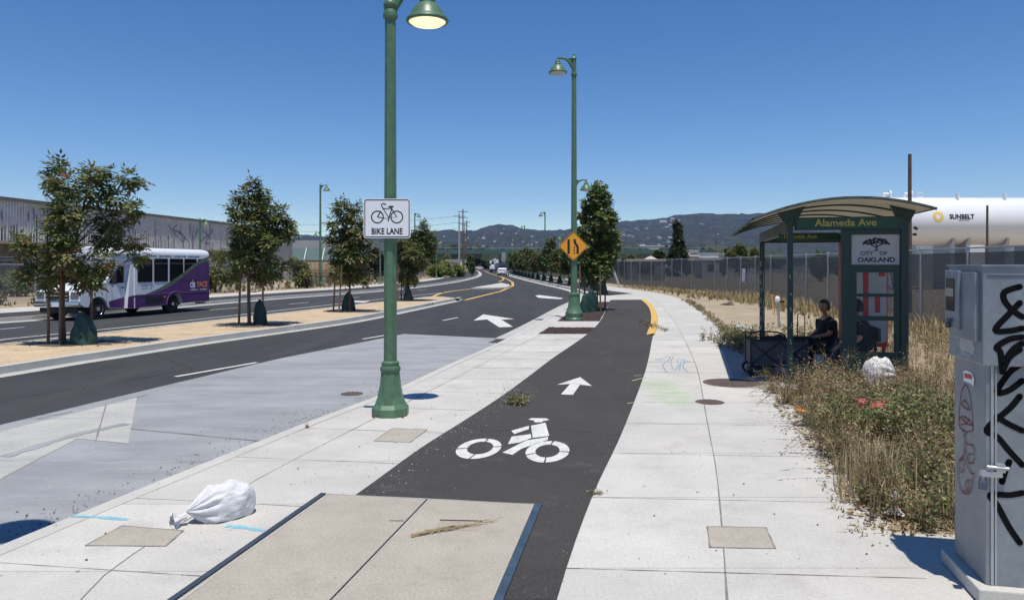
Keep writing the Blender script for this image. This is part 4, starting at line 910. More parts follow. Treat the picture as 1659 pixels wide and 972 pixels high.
def car(name, label, loc, rz, paint, L=4.5, H=1.55, Wd=1.8, suv=True, cat='car', group='distant cars'):
    """x = backwards from the nose, rear at x = L; y centred"""
    t = thing(name, label, cat, loc, rz, group)
    mb = MB(); h = H
    lower = [(0, .35), (.05, .75), (.9, .95), (L * .93, 1.0), (L - .03, .9), (L, .4), (L - .1, .28), (.1, .25)]
    mb.prism(lower, -Wd / 2, Wd / 2, 'y'); 
    top = [(.95, .94), (1.7, h - .06), (2.2, h), (L * .82, h - .02), (L * .96, .98)]
    vs = [(x, -Wd / 2 * (.97 if z < 1 else .80), z) for x, z in top] + [(x, Wd / 2 * (.97 if z < 1 else .80), z) for x, z in top]; n = len(top)
    mb.add(vs, [tuple(range(n)), tuple(range(n, 2 * n))] + [(i, (i + 1) % n, n + (i + 1) % n, n + i) for i in range(n)])
    mb.build('body', paint, t, smooth=25)
    mb = MB(); mb.poly([(L * .835, -Wd * .37, h - .1), (L * .835, Wd * .37, h - .1), (L * .945 + .012, Wd * .43, 1.05), (L * .945 + .012, -Wd * .43, 1.05)])
    mb.build('rear_window', M['glass'], t)
    mb = MB(); mb.poly([(1.02 - .02, -Wd * .43, 1.0), (1.62, -Wd * .37, h - .12), (1.62, Wd * .37, h - .12), (1.0, Wd * .43, 1.0)]); mb.build('windshield', M['glass'], t)
    for s_ in (-1, 1):
        mb = MB(); f = lambda x, z: (x, s_ * (Wd / 2 * (.97 - .17 * (z - .98) / (h - .98)) + .004), z); mb.poly([f(1.3, 1.03), f(1.8, h - .13), f(L * .80, h - .13), f(L * .90, 1.05)]); mb.build('side_window', M['glass'], t)
        mb = MB(); mb.cbox((L - .03, s_ * Wd * .40, .85), (.08, .22, .2), .03); mb.build('tail_light', M['red'], t)
        mb = MB(); mb.cbox((.04, s_ * Wd * .37, .68), (.08, .32, .14), .03); mb.build('headlight', M['chrome'], t)
    mb = MB(); mb.cbox((L - .02, 0, .42), (.12, Wd * .96, .22), .04); mb.build('bumper', M['black'], t)
    mb = MB(); mb.box((L + .01, 0, .72), (.01, .4, .14)); mb.build('number_plate', M['orange'] if False else M['signwhite'], t)
    for x_ in (.85, L - .85):
        for s_ in (-1, 1): wheel(t, x_, s_ * (Wd / 2 - .08), .33, .2, s_)
    return t
p = W(823, 447.2, ZR); car('parked_car' if False else 'car', 'white car seen from behind on the road beyond the traffic island', p + Vector((.9, 3.6, 0)), R(-88 - 180 + 180) , mat('car_white', (.72, .73, .76), .3, .03, 2))
cs = [o for o in bpy.data.objects if o.get('label', '').startswith('white car seen')][0]
cs.rotation_euler.z = R(-98)      # nose pointing away, slightly left
cs.location = Vector((p.x - .6, p.y + 4.4, ZR))
pr_ = car('car', 'small pale red car coming the other way far down the road', W(777, 437.8, ZR), R(80), mat('car_pink', (.55, .42, .42), .35, .05, 2), H=1.45)
car('car', 'tiny silver car behind the pale red one far down the road', W(772, 436, ZR), R(80), mat('car_silver', (.4, .43, .47), .3, .05, 2), H=1.45)
car('car', 'tiny blue-grey car beside the silver one at the road bend', W(766.5, 435.6, ZR) + Vector((0, 6, 0)), R(80), mat('car_blue', (.12, .17, .25), .3, .05, 2), H=1.5)

tk = thing('utility_truck', 'white bucket truck with folded boom stopped far down the road', 'truck', W(800, 441.4, ZR), R(90 - 4))
mb = MB(); mb.cbox((4.6, 0, 1.35), (2.0, 2.3, 1.9), .12); mb.build('cab', busW, tk); mb = MB(); mb.cbox((1.6, 0, 1.25), (3.8, 2.4, 1.3), .05); mb.build('service_body', busW, tk)
mb = MB(); mb.box((2.6, 0, .6), (5.6, 1.0, .3)); mb.box((-.3, 0, .75), (.3, 2.4, .5)); mb.build('chassis', M['denim'], tk)
mb = MB(); mb.tube([(3.0, 0, 1.9), (3.0, 0, 3.2)], .28, 10); mb.tube([(3.0, .2, 3.2), (-.3, .2, 3.6)], .17, 8); mb.tube([(-.3, -.1, 3.6), (3.8, -.1, 4.0)], .14, 8); mb.build('boom', busW, tk)
mb = MB(); mb.cbox((.1, -.9, 3.2), (.9, .9, 1.1), .05); mb.cbox((.1, .9, 3.0), (.6, .6, .9), .05); mb.build('bucket', busW, tk)
for x_ in (.9, 4.7):
    for s_ in (-1, 1): wheel(tk, x_, s_ * 1.0, .48, .3, s_)
bt = thing('box_truck', 'dark box truck tail at the underpass far down the road', 'truck', W(786.5, 433.6, ZR), R(88))
mb = MB(); mb.box((3, 0, 2.1), (6, 2.6, 2.6)); mb.build('box', M['black'], bt); mb = MB(); mb.cbox((7, 0, 1.6), (1.8, 2.3, 2.0), .1); mb.build('cab', M['denim'], bt)
for s_ in (-1, 1): wheel(bt, 1.2, s_ * 1.0, .5, .3, s_)

# ------------------------------------------------------------------ bus shelter
A = R(14); NLp = W(1280, 622); SH = thing('bus_shelter', 'dark green bus shelter with arched roof and Alameda Ave fascia', 'bus shelter', NLp, -A)
G2 = M['green2']; WS, LS = 1.66, 5.0
def spt(u, v, z): return SH.matrix_world @ Vector((u, v, z))
def post(x, y, s_=.085, h=2.62, m=G2):
    mb = MB(); mb.cbox((x, y, h / 2), (s_, s_, h), .01); mb.cbox((x, y, .03), (s_ + .09, s_ + .09, .06), .01); return mb.build('post', m, SH)
post(0, 0); mid_x = .83; post(WS, 0, .11)
mb = MB(); mb.cbox((mid_x, 0, 1.28), (.15, .07, 2.42), .01); mb.build('post', G2, SH)
post(0, LS, .08); post(.0, LS - .42, .06); post(WS, LS); post(WS, LS * .5, .07)
mb = MB(); mb.cbox((WS / 2 + .02, 0, 2.56), (WS - .1, .12, .20), .012); mb.build('fascia', G2, SH)
M['gold'] = mat('gold_lettering', (.42, .34, .08), .5, .05, 4)
mb = MB(); mb.box((WS / 2, -.0625, 2.565), (WS - .22, .003, .165)); fas = mb.build('sign_panel', mat('sign_green', (.008, .06, .035), .4, .1, 3), SH)
mb = MB(); add_text(mb, 'Alameda Ave', .155, lambda u, v: (WS / 2 - .02 + u, -.0655, 2.565 + v), bold=.0028, sx=1.08); mb.build('lettering', M['gold'], fas)
mb = MB(); mb.cbox((0, LS / 2, 2.52), (.10, LS - .1, .20), .012); mb.build('side_beam', G2, SH)
mb = MB(); mb.cbox((WS, LS / 2, 2.54), (.08, LS, .14), .012); mb.build('back_beam', G2, SH)
mb = MB(); mb.cbox((WS / 2, LS, 2.50), (WS, .08, .2), .012); mb.build('far_beam', G2, SH)
mb = MB(); mb.box((.40, .9, 2.39), (.95, .03, .13)); fv = mb.build('sign_panel', mat('sign_green_inner', (.008, .06, .035), .4, .1, 3), SH)
mb = MB(); add_text(mb, 'Fruitvale Ave', .10, lambda u, v: (.27 + u, .882, 2.39 + v), bold=.001); mb.build('lettering', M['gold'], fv)
mb = MB()
for y_ in (.3, 1.5): mb.tube([(.1, .9, 2.36), (.1, .9, 2.5)], .012, 6)
# roof: arched translucent sheet on ribs
def arc(u):   # roof height at u (-.62 .. 1.94)
    pts = [(-.62, 2.60), (-.2, 2.74), (.2, 2.85), (.65, 2.91), (1.1, 2.90), (1.5, 2.84), (1.94, 2.72)]
    for (a, za), (b, zb) in zip(pts, pts[1:]):
        if u <= b + 1e-6: f = (u - a) / (b - a); return za + (zb - za) * f
    return pts[-1][1]
us = [-.62 + 2.56 * i / 28 for i in range(29)]
def arcs(u):
    t_ = (u + .62) / 2.56; return 2.60 + .12 * t_ + .98 * t_ * (1 - t_)
poly_m = mat('roof_polycarbonate', (.56, .53, .45), .5, .10, 1.6, trans=.45); stains(poly_m, 3, .55, .75, (.25, .22, .17), .5)
mb = MB(); v0, v1 = -.62, LS + .35; k = len(us)
mb.add([(u, v, arcs(u) + dz) for dz in (.0, .02) for v in (v0, v1) for u in us], [(i, i + 1, k + i + 1, k + i) for i in range(k - 1)] + [(2 * k + i, 2 * k + i + 1, 3 * k + i + 1, 3 * k + i) for i in range(k - 1)] + [(i, i + 1, 2 * k + i + 1, 2 * k + i) for i in range(k - 1)])
roof = mb.build('roof', poly_m, SH, smooth=60)
for v in (-.60, .55, 1.75, 2.95, 4.15, LS + .33):
    mb = MB(); k = len(us); big = v < 0
    dz0, dz1 = (-.012, .026) if big else (-.030, -.004)
    w_ = .04 if big else .03
    vs = [(u, v + s_ * w_ / 2, arcs(u) + dz) for s_ in (-1, 1) for dz in (dz0, dz1) for u in us]
    fs = []
    for a_, b_ in ((0, 1), (2, 3), (0, 2), (1, 3)): fs += [(a_ * k + i, a_ * k + i + 1, b_ * k + i + 1, b_ * k + i) for i in range(k - 1)]
    mb.add(vs, fs); mb.build('rib', G2, roof)
for u in (-.61, 1.93):
    mb = MB(); mb.box((u, (v0 + v1) / 2, arcs(u) + .01), (.03, v1 - v0, .03)); mb.build('eave', G2, roof)
for pts, lab in (([(-.06, 2.52), (-.20, arcs(-.20) - .012), (.22, arcs(.22) - .012), (.06, 2.52)], 0), ([(WS - .20, arcs(WS - .20) - .012), (WS + .16, arcs(WS + .16) - .012), (WS + .06, 2.52), (WS - .06, 2.52)], 1)):
    mb = MB(); mb.prism(pts, -.03, .04, 'y'); mb.build('bracket', G2, SH)
# end wall: frame grid, glass, print
mb = MB(); ew, ec = WS - mid_x - .13, (mid_x + WS) / 2
for z_, h_ in ((2.43, .10), (1.85, .12), (1.435, .05), (1.075, .07), (.50, .10)): mb.box((ec, 0, z_), (ew, .05, h_))
mb.box((WS - .09, 0, 1.18), (.10, .045, 1.25)); mb.box((mid_x + .11, 0, 1.18), (.08, .045, 1.25)); mb.box((ec, .01, .25), (ew, .03, .40)); mb.build('panel_frame', G2, SH)
M['clear'] = mat('clear_panel', (.15, .18, .2), .1, .1, 2, alpha=.06); M['frost'] = mat('frosted_panel', (.46, .45, .47), .3, .08, 3, alpha=.85)
mb = MB(); mb.box((ec, 0, 2.145), (ew, .008, .47)); cp = mb.build('crest_panel', M['frost'], SH)
mb = MB(); mb.box((ec, 0, 1.2), (ew, .008, 1.35)); mb.build('glass_panel', M['clear'], SH)
# crest: oak tree over lettering
mb = MB(); mb.fixn = False; cx, cz = ec + .02, 2.245; F = lambda u, v: (cx + u, -.0065, cz + v)
rr = random.Random(4)
for i in range(150):
    a = rr.uniform(-.25, math.pi + .25); q = rr.random() ** .5; x_, z_ = math.cos(a) * .19 * q, math.sin(a) * .085 * q - .005; s_ = rr.uniform(.008, .018)
    if abs(x_) < .02 and z_ < 0: continue
    mb.poly([F(x_ + s_ * math.cos(b_) * rr.uniform(.8, 1.4), z_ + s_ * .75 * math.sin(b_)) for b_ in [k * 1.0472 for k in range(6)]])
for r_ in ([(.004, -.115), (.008, -.06), (0, 0)], [(.0, -.07), (-.09, -.01)], [(0, -.055), (.10, -.005)], [(-.03, -.12), (.004, -.105), (.035, -.12)]): mb.ribbon(r_, .018, F)
mb.build('tree_emblem', mat('crest_blue', (.012, .016, .03), .6, .1, 3), cp)
mb = MB(); add_text(mb, 'CITY', .085, lambda u, v: (cx - .14 + u, -.0065, 2.085 + v), bold=.002); add_text(mb, 'OF', .085, lambda u, v: (cx + .10 + u, -.0065, 2.085 + v), bold=.002); add_text(mb, 'OAKLAND', .10, lambda u, v: (cx + u, -.0065, 1.985 + v), bold=.004, sx=1.12); mb.build('lettering', mat('crest_text', (.02, .03, .04), .6, .1, 3), cp)
# poster box seen behind the end wall
mb = MB(); y_ = .80; mb.cbox((1.245, y_, 1.42), (.74, .10, 1.75), .03); mb.tube([(WS - .1, y_, 0), (WS - .1, y_, .6)], .03, 8); mb.tube([(1.0, y_, 0), (1.0, y_, .6)], .03, 8)
px = mb.build('poster_box', M['red'], SH)
mb = MB(); mb.prism([(1.275 + p[0], 1.42 + p[1]) for p in rounded(.62, 1.6, .06)], y_ - .056, y_ - .052, 'y'); mb.build('poster', mat('poster_white', (.42, .46, .48), .5, .15, 2), px)
mb = MB(); zz = 1.42
for x_, w_, z0, z1 in ((1.06, .045, .75, 2.1), (1.27, .085, .62, 2.08), (1.45, .08, 1.12, 1.42), (1.52, .10, 1.72, 1.80)): mb.box((x_, y_ - .058, (z0 + z1) / 2), (w_, .003, z1 - z0))
mb.build('red_lettering', M['red'], px)
mb = MB(); mb.ribbon([(.90, .6), (.90, 2.15), (.95, 2.26)], .025, lambda u, v: (u, y_ - .0575, v)); mb.build('yellow_edge', M['orange'], px)
# bench
mb = MB(); mb.cbox((1.02, 1.7, .44), (.56, 3.2, .05), .015); mb.cbox((1.34, 1.7, .80), (.04, 3.2, .22), .015)
bn = mb.build('bench', G2, SH)
for v_ in (.4, 1.7, 3.0):
    mb = MB(); mb.box((1.02, v_, .22), (.06, .06, .44)); mb.box((1.34, v_, .62), (.04, .05, .35)); mb.box((1.22, v_, .42), (.26, .05, .04)); mb.build('leg', G2, bn)
mb = MB(); mb.box((WS / 2 - .2, LS / 2 - .1, -.03), (WS + 1.3, LS + 1.0, .072)); sb = mb.build('base_slab', mat('shelter_slab', (.33, .32, .30), .9, .12, 2, .2), SH)
mb = MB(); mb.box((.45, -.02, .17), (.8, .03, .3)); mb.build('kick_panel', G2, SH)
# tags scratched on the street-side posts
mb = MB(); F = lambda u, v: (u, -.0455 + 0, v)
rr = random.Random(3)
for k in range(7):
    z_ = 1.72 - k * .26; pts = [(rr.uniform(-.025, .025), z_ + rr.uniform(-.05, .05)) for _ in range(4)]; mb.ribbon(pts, .009, F)
mb.build('scratched_tag', M['alu'], SH)
mb = MB()
for k, ch in enumerate('CHUYLORK'): add_text(mb, ch, .17, lambda u, v, k=k: (u - .0, LS - .0425, 1.93 - k * .205 + v), bold=.004, sx=.7)
mb.build('painted_tag', M['alu'], SH)
mb = MB(); mb.box((.0, LS - .453, 1.55), (.012, .004, .45)); mb.box((.0, LS - .453, .9), (.012, .004, .5)); mb.build('edge_strip', M['alu'], SH)

# ------------------------------------------------------------------ people
def skinned(verts, edges, radii, sub=2):
    me = bpy.data.meshes.new('sk'); me.from_pydata(verts, edges, []); o = bpy.data.objects.new('sk', me); C.objects.link(o)
    o.modifiers.new('s', 'SKIN'); sv = me.skin_vertices[0].data
    for i, r_ in enumerate(radii):
        sv[i].radius = (r_, r_) if not isinstance(r_, tuple) else r_; sv[i].use_root = (i == 0)
    ss = o.modifiers.new('u', 'SUBSURF'); ss.levels = sub; ss.render_levels = sub
    dg = bpy.context.evaluated_depsgraph_get(); m2 = bpy.data.meshes.new_from_object(o.evaluated_get(dg))
    vs = [v.co.copy() for v in m2.vertices]; fs = [tuple(p.vertices) for p in m2.polygons]
    bpy.data.objects.remove(o); bpy.data.meshes.remove(me); bpy.data.meshes.remove(m2); return vs, fs
def head_geo(c, r_=.105, yaw=0, tilt=0):
    bm = bmesh.new(); bmesh.ops.create_uvsphere(bm, u_segments=28, v_segments=20, radius=1)
    for v in bm.verts:
        x, y, z = v.co
        X = x * .95; Yy = y * .78; Z = z * 1.18
        if z < 0: Yy *= 1 + z * .28; X *= 1 + z * .12
        if x > .6:                                        # face: eye sockets, nose, mouth, chin
            if abs(y) < .16 and -.28 < z < .22: X += .20 * (1 - abs(y) / .16) * (1 - abs(z + .1) / .34 if abs(z + .1) < .34 else 0)
            if .12 < abs(y) < .48 and .0 < z < .25: X -= .07
            if abs(y) < .3 and -.52 < z < -.38: X += .05
            if abs(y) < .3 and -.8 < z < -.62: X += .06
        if abs(y) > .86 and -.15 < z < .25 and abs(x) < .3: Yy *= 1.14
        v.co = Vector((X, Yy, Z)) * r_
    Mx = Matrix.Rotation(yaw, 3, 'Z') @ Matrix.Rotation(tilt, 3, 'Y')
    vs = [Mx @ v.co + Vector(c) for v in bm.verts]; bm.verts.index_update(); fs = [tuple(v.index for v in f.verts) for f in bm.faces]; bm.free(); return vs, fs, Mx
def seated(label, loc, rz, sc=1.0, headyaw=0.0, lean=0.0, bun=False, arms=((.30, .07, .60), (.34, -.05, .60)), heavy=1.0):
    t = thing('person', label, 'person', loc, rz)
    L = lean; pel = (0, 0, .52)
    V = [pel, (-.02 + L * .3, 0, .70), (-.03 + L * .7, 0, .88), (-.03 + L, 0, 1.00), (.0 + L, 0, 1.07), (.015 + L, 0, 1.14)]
    Rr = [.155 * heavy, .145 * heavy, .15 * heavy, .105, .055, .05]; E = [(0, 1), (1, 2), (2, 3), (3, 4), (4, 5)]
    hands = []
    for s_, h_ in ((1, arms[0]), (-1, arms[1])):
        b = len(V); V += [(-.03 + L, s_ * .17 * heavy, .975), (.04 + L, s_ * .25 * heavy, .74), tuple(h_), ]; Rr += [.065, .05, .028]; E += [(3, b), (b, b + 1), (b + 1, b + 2)]
        h = Vector(h_); e = Vector(V[b + 1]); dr_ = (h - e).normalized(); pm = h + dr_ * .05; V.append(tuple(pm)); Rr.append(.030); E.append((b + 2, b + 3)); pi = len(V) - 1
        sd_ = Vector((-dr_.y, dr_.x, 0)).normalized()
        for k, l_ in enumerate((.075, .085, .080, .065)):
            o_ = sd_ * (-.027 + .018 * k); b0 = len(V); V += [tuple(pm + o_ + dr_ * .035), tuple(pm + o_ * 1.1 + dr_ * (.035 + l_ * .5) + Vector((0, 0, -.006))), tuple(pm + o_ * 1.15 + dr_ * (.03 + l_ * .85) + Vector((0, 0, -.028)))]; Rr += [.009, .0085, .007]; E += [(pi, b0), (b0, b0 + 1), (b0 + 1, b0 + 2)]
        b0 = len(V); th = sd_ * (-s_ if sd_.y > 0 else s_); V += [tuple(h + dr_ * .02 + th * .03), tuple(h + dr_ * .055 + th * .05 + Vector((0, 0, -.01)))]; Rr += [.011, .009]; E += [(b + 2, b0), (b0, b0 + 1)]
    for s_ in (1, -1):
        b = len(V); V += [(.06, s_ * .10, .52), (.43, s_ * .13, .50), (.42, s_ * .13, .27), (.41, s_ * .13, .09), (.52, s_ * .14, .045)]; Rr += [.095, .065, .055, .038, .035]; E += [(0, b), (b, b + 1), (b + 1, b + 2), (b + 2, b + 3), (b + 3, b + 4)]
    vs, fs = skinned(V, E, Rr); mb = MB(); mb.add(vs, fs)
    hc = (.03 + L, 0, 1.24); hv, hf, Mx = head_geo(hc, .108, headyaw, .05); mb.add(hv, hf)
    body = mb.build('body', M['skin'], t, smooth=180)
    # clothes
    V = [(0, 0, .50), (-.02 + L * .3, 0, .70), (-.03 + L * .7, 0, .88), (-.03 + L, 0, .99), (-.01 + L, 0, 1.03)]; Rr = [.185 * heavy, .175 * heavy, .175 * heavy, .12, .075]; E = [(0, 1), (1, 2), (2, 3), (3, 4)]
    for s_ in (1, -1): b = len(V); V += [(-.03 + L, s_ * .175 * heavy, .965), (.03 + L, s_ * .245 * heavy, .78)]; Rr += [.085, .075]; E += [(3, b), (b, b + 1)]
    vs, fs = skinned(V, E, Rr); mb = MB(); mb.add(vs, fs); mb.build('shirt', M['cloth'], t, smooth=180)
    V = [(0, 0, .52)]; Rr = [.165 * heavy]; E = []
    for s_ in (1, -1): b = len(V); V += [(.08, s_ * .10, .525), (.43, s_ * .13, .505), (.425, s_ * .13, .27), (.415, s_ * .13, .11)]; Rr += [.115, .085, .07, .058]; E += [(0, b), (b, b + 1), (b + 1, b + 2), (b + 2, b + 3)]
    vs, fs = skinned(V, E, Rr); mb = MB(); mb.add(vs, fs); mb.build('trousers', M['denim'], t, smooth=180)
    for s_ in (1, -1): mb = MB(); mb.cbox((.49, s_ * .14, .045), (.27, .10, .08), .03); mb.build('shoe', M['alu'] if s_ > 0 else M['rubber'], t, smooth=60)
    # hair: cap over skull
    bm = bmesh.new(); bmesh.ops.create_uvsphere(bm, u_segments=24, v_segments=16, radius=.118)
    for v in list(bm.verts):
        if (v.co.x > .045 and v.co.z < .062) or v.co.z < -.075: bm.verts.remove(v)
    for v in bm.verts: v.co.y *= .86; v.co.z *= 1.16; v.co += Vector((random.uniform(-.003, .003),) * 3)
    bm.verts.index_update(); mb = MB(); mb.add([Mx @ v.co + Vector(hc) + Vector((-.008, 0, .004)) for v in bm.verts], [tuple(v.index for v in f.verts) for f in bm.faces]); bm.free()
    if bun:
        q = Mx @ Vector((-.12, 0, -.02)) + Vector(hc); mb.lathe([(.001, .05), (.035, .035), (.045, 0), (.035, -.04), (.001, -.06)], 12, c=q)
    mb.build('hair', M['hair'], t, smooth=180)
    mb = MB(); mb.fixn = True
    for s_ in (-1, 1):
        q = Mx @ Vector((.094, s_ * .034, .012)) + Vector(hc); mb.lathe([(.001, .008), (.010, .003), (.010, -.003), (.001, -.008)], 8, c=q)
    q = Mx @ Vector((.094, 0, -.052)) + Vector(hc); mb.box(q, (.012, .045, .007)); mb.build('face_feature', M['hair'], body)
    t.scale = (sc, sc, sc); return t
bpy.context.view_layer.update()
seated('person in a black top seated in the shelter, hands on lap, facing the street', spt(.84, 1.75, -.02), R(180) - A + R(14), .95, headyaw=R(28), lean=.03, bun=True, heavy=1.12, arms=((.28, .06, .66), (.33, -.05, .64)))
seated('person with short dark hair seated behind the striped end wall of the shelter', spt(1.12, .30, .0), R(180) - A, .99, headyaw=R(-5), lean=.06, heavy=1.1)
seated('person in dark clothes slumped between the two other seated people', spt(1.10, 1.0, .0), R(180) - A, .72, headyaw=R(0), lean=.16, heavy=1.25) if False else None
# bundle of bags between them
from mathutils import noise as bnoise
def sack(name, label, cat, loc, size, rz, m, knot=True, seed=1, parent=None):
    rr = random.Random(seed); t = thing(name, label, cat, loc, rz)
    bm = bmesh.new(); bmesh.ops.create_uvsphere(bm, u_segments=110, v_segments=72, radius=1)
    bmesh.ops.rotate(bm, verts=bm.verts, matrix=Matrix.Rotation(R(90), 3, 'Y'))
    for v in bm.verts:
        x, y, z = v.co; f = (x + 1) / 2
        # x = -1 the gathered end, +1 the far closed corner
        g_ = 1.0 if f > .35 else (f / .35) ** .55
        ang = math.atan2(z, y); pl_ = (1 - min(1, f / .5)) * .20 * math.sin(ang * 13 + x * 3) + .035 * math.sin(ang * 4 + x * 6) + .03 * math.sin(x * 11 + ang * 3) + .015 * math.sin(ang * 9 - x * 14)
        sq = lambda q: math.copysign(abs(q) ** .82, q)
        xx = x * .95 - (.0 if x < .5 else 0); zz0 = 0; yy = sq(y) * g_ * (1 + pl_); zz = sq(z) * (1 + pl_) * (g_ if f < .35 else 1) * (.82 + .42 * f)
        if zz < -.62: zz = -.62 + (zz + .62) * .15
        rg = abs(bnoise.noise(Vector((x * 2.2 + seed, y * 5, z * 5)))) * .07 + abs(bnoise.noise(Vector((x * 6, y * 11 + seed, z * 11)))) * .035
        yy *= 1 - rg; zz = zz - (zz + .2) * rg if zz > -.55 else zz
        v.co = Vector((xx * size[0], yy * size[1], (zz + .64) * size[2]))
    bm.verts.index_update(); mb = MB(); mb.add([v.co.copy() for v in bm.verts], [tuple(v.index for v in f_.verts) for f_ in bm.faces]); bm.free(); mb.build('bag', m, t, smooth=70)
    if knot:
        mb = MB(); n = 22; vs = []
        for i, (xo, r_) in enumerate(((0, .030), (-.03, .022), (-.045, .026), (-.075, .055), (-.10, .060))):
            for j in range(n):
                a = 2 * math.pi * j / n; q = r_ * (1 + (.35 * math.sin(a * 6 + i) if i > 2 else .1 * math.sin(a * 9))); vs.append((-size[0] * .93 + xo + rr.uniform(-.006, .006) * (i > 2), q * math.cos(a), size[2] * .42 + q * math.sin(a) - i * .006))
        mb.add(vs, [(i * n + j, i * n + (j + 1) % n, (i + 1) * n + (j + 1) % n, (i + 1) * n + j) for i in range(4) for j in range(n)]); mb.build('gathered_neck', m, t, smooth=70)
    return t
sack('sandbag', 'white tied sandbag lying on the near concrete by the kerb', 'sandbag', W(358, 838), (.27, .145, .155), math.atan2(.33, .40) , M['sack'])
sack('sandbag', 'white woven sack standing in the weeds in front of the shelter', 'sandbag', W(1425, 634) + Vector((0, 0, .02)), (.26, .19, .29), R(155), mat('sack_woven', (.68, .66, .64), .8, .10, 14, .6), False, 2)
_sk = [o for o in bpy.data.objects if o.get('label', '').startswith('white woven sack')][0]
for _v in _sk.children[0].data.vertices:      # a peaked corner of the sack
    q_ = math.exp(-((_v.co.x + .14) ** 2 + _v.co.y ** 2) / .006)
    if _v.co.z > .2: _v.co.z += .10 * q_
sack('bag', 'dark bag heaped beside the seated person in the shelter', 'bag', spt(.95, .95, .0), (.30, .28, .42), R(-10), M['denim'], False, 5)

# wagon
wg = thing('wagon', 'folding black cart with grey canvas sides beside the shelter post', 'cart', W(1216, 610) + Vector((0, 0, 0)), R(-8))
mb = MB()
for y_ in (0, .5):
    mb.tube([(0, y_, .16), (0, y_, .74)], .012, 6); mb.tube([(.95, y_, .16), (.95, y_, .62)], .012, 6); mb.tube([(0, y_, .62), (.95, y_, .62)], .013, 6); mb.tube([(0, y_, .18), (.95, y_, .18)], .013, 6)
    mb.tube([(0, y_ - .02 if y_ == 0 else y_, .60), (.47, y_ - .02 if y_ == 0 else y_, .2)], .010, 6); mb.tube([(.47, y_ - .02 if y_ == 0 else y_, .60), (0, y_ - .02 if y_ == 0 else y_, .2)], .010, 6)
    mb.tube([(.47, y_ - .02 if y_ == 0 else y_, .60), (.95, y_ - .02 if y_ == 0 else y_, .2)], .010, 6); mb.tube([(.95, y_ - .02 if y_ == 0 else y_, .60), (.47, y_ - .02 if y_ == 0 else y_, .2)], .010, 6)
mb.tube([(0, 0, .74), (0, .5, .74)], .013, 6); mb.build('frame', M['black'], wg)
mb = MB(); mb.tube(catmull([(0, .25, .72), (.2, .25, .75), (.5, .25, .74), (.62, .25, .68), (.6, .25, .62)], 4), .014, 6); mb.build('handle', M['black'], wg)
mb = MB(); mb.box((.475, .02, .41), (.93, .01, .38)); mb.box((.475, .48, .41), (.93, .01, .38)); mb.box((.015, .25, .41), (.01, .46, .38)); mb.box((.935, .25, .41), (.01, .46, .38)); mb.box((.475, .25, .22), (.93, .46, .01)); mb.build('canvas_body', mat('grey_canvas', (.085, .085, .095), .9, .2, 8, .3), wg)
for x_ in (.06, .44 + .1, .92):
    if x_ == .92 or True:
        for y_ in ((-.02, .52) if x_ != .54 else (-.02,)):
            pass
for x_ in (.05, .86):
    for y_ in (-.03, .53): wheel(wg, x_, y_, .105, .05, -1 if y_ < 0 else 1)
sack('bag', 'black bag lying in the folding cart', 'bag', W(1216, 610) + Vector((.45, .18, .24)), (.36, .2, .27), R(-8), M['cloth'], False, 7)
sc_ = thing('suitcase', 'upright dark suitcase with raised pull handle behind the near shelter post', 'suitcase', W(1298, 603), R(-10))
mb = MB(); mb.cbox((0, 0, .36), (.40, .24, .56), .05); mb.build('shell', M['denim'], sc_)
mb = MB(); mb.tube([(-.06, 0, .6), (-.06, 0, 1.02), (-.04, 0, 1.04), (.04, 0, 1.04), (.06, 0, 1.02), (.06, 0, .6)], .009, 6); mb.build('pull_handle', M['black'], sc_)
for x_ in (-.15, .15): wheel(sc_, x_, 0, .045, .04)
# leaning marker post
mp = thing('marker_post', 'short leaning metal post with a white cap left of the shelter post', 'post', W(1262, 531))
mb = MB(); mb.tube([(0, 0, -.05), (-.01, 0, .42), (-.05, 0, .80)], .035, 10); mb.build('post', M['alu'], mp)
mb = MB(); mb.lathe([(.06, .78), (.075, .82), (.075, .90), (.05, .95), (.001, .97)], 14, c=(-.05, 0, 0)); mb.build('cap', M['white'], mp)
mb = MB(); mb.cbox((.09, 0, .80), (.16, .06, .07), .02); mb.build('arm', M['black'], mp)
mb = MB(); mb.cbox((-.17, .1, .96), (.08, .05, .07), .02); mb.build('flag', M['orange'], mp)

M['matte'] = mat('marker_black', (.006, .006, .007), .95, .2, 4, spec=.1)
# ------------------------------------------------------------------ control cabinet at the right
Cc = Vector((2.70, 4.20, 0)); TH = R(-13)
cb = thing('utility_cabinet', 'grey metal service cabinet with black graffiti at the right edge', 'cabinet', Cc, TH)
M['galv'] = mat('galvanised_steel', (.235, .26, .29), .45, .18, 3.5, .06, metal=.45, fine=(20, .06)); stains(M['galv'], 5, .58, .75, (.45, .44, .42), .4)
mb = MB(); mb.cbox((.44, .27, 1.615), (.88, .54, .57), .008); hood = mb.build('hood', M['galv'], cb)
mb = MB(); mb.cbox((.44, .27, 1.898), (.90, .56, .012), .003); mb.build('top_lip', M['galv'], hood)
mb = MB(); mb.cbox((.44, .275, .68), (.83, .49, 1.36), .008); low = mb.build('body', M['galv'], cb)
mb = MB(); mb.cbox((.44, .27, .04), (.95, .62, .08), .01); mb.build('plinth', M['concrete'], cb)
def onplane(px, py, local_pt, local_n, off=.003):
    Mx = Matrix.Translation(Cc) @ Matrix.Rotation(TH, 4, 'Z'); p0 = Mx @ Vector(local_pt); nn = (Mx.to_3x3() @ Vector(local_n)).normalized()
    o_ = Vector((0, 0, CAMH)); d_ = Vector(((px - CX) / FPX, 1, -(py - HY) / FPX)); s_ = (p0 - o_).dot(nn) / d_.dot(nn); return Mx.inverted() @ (o_ + d_ * s_) + Vector(local_n) * off
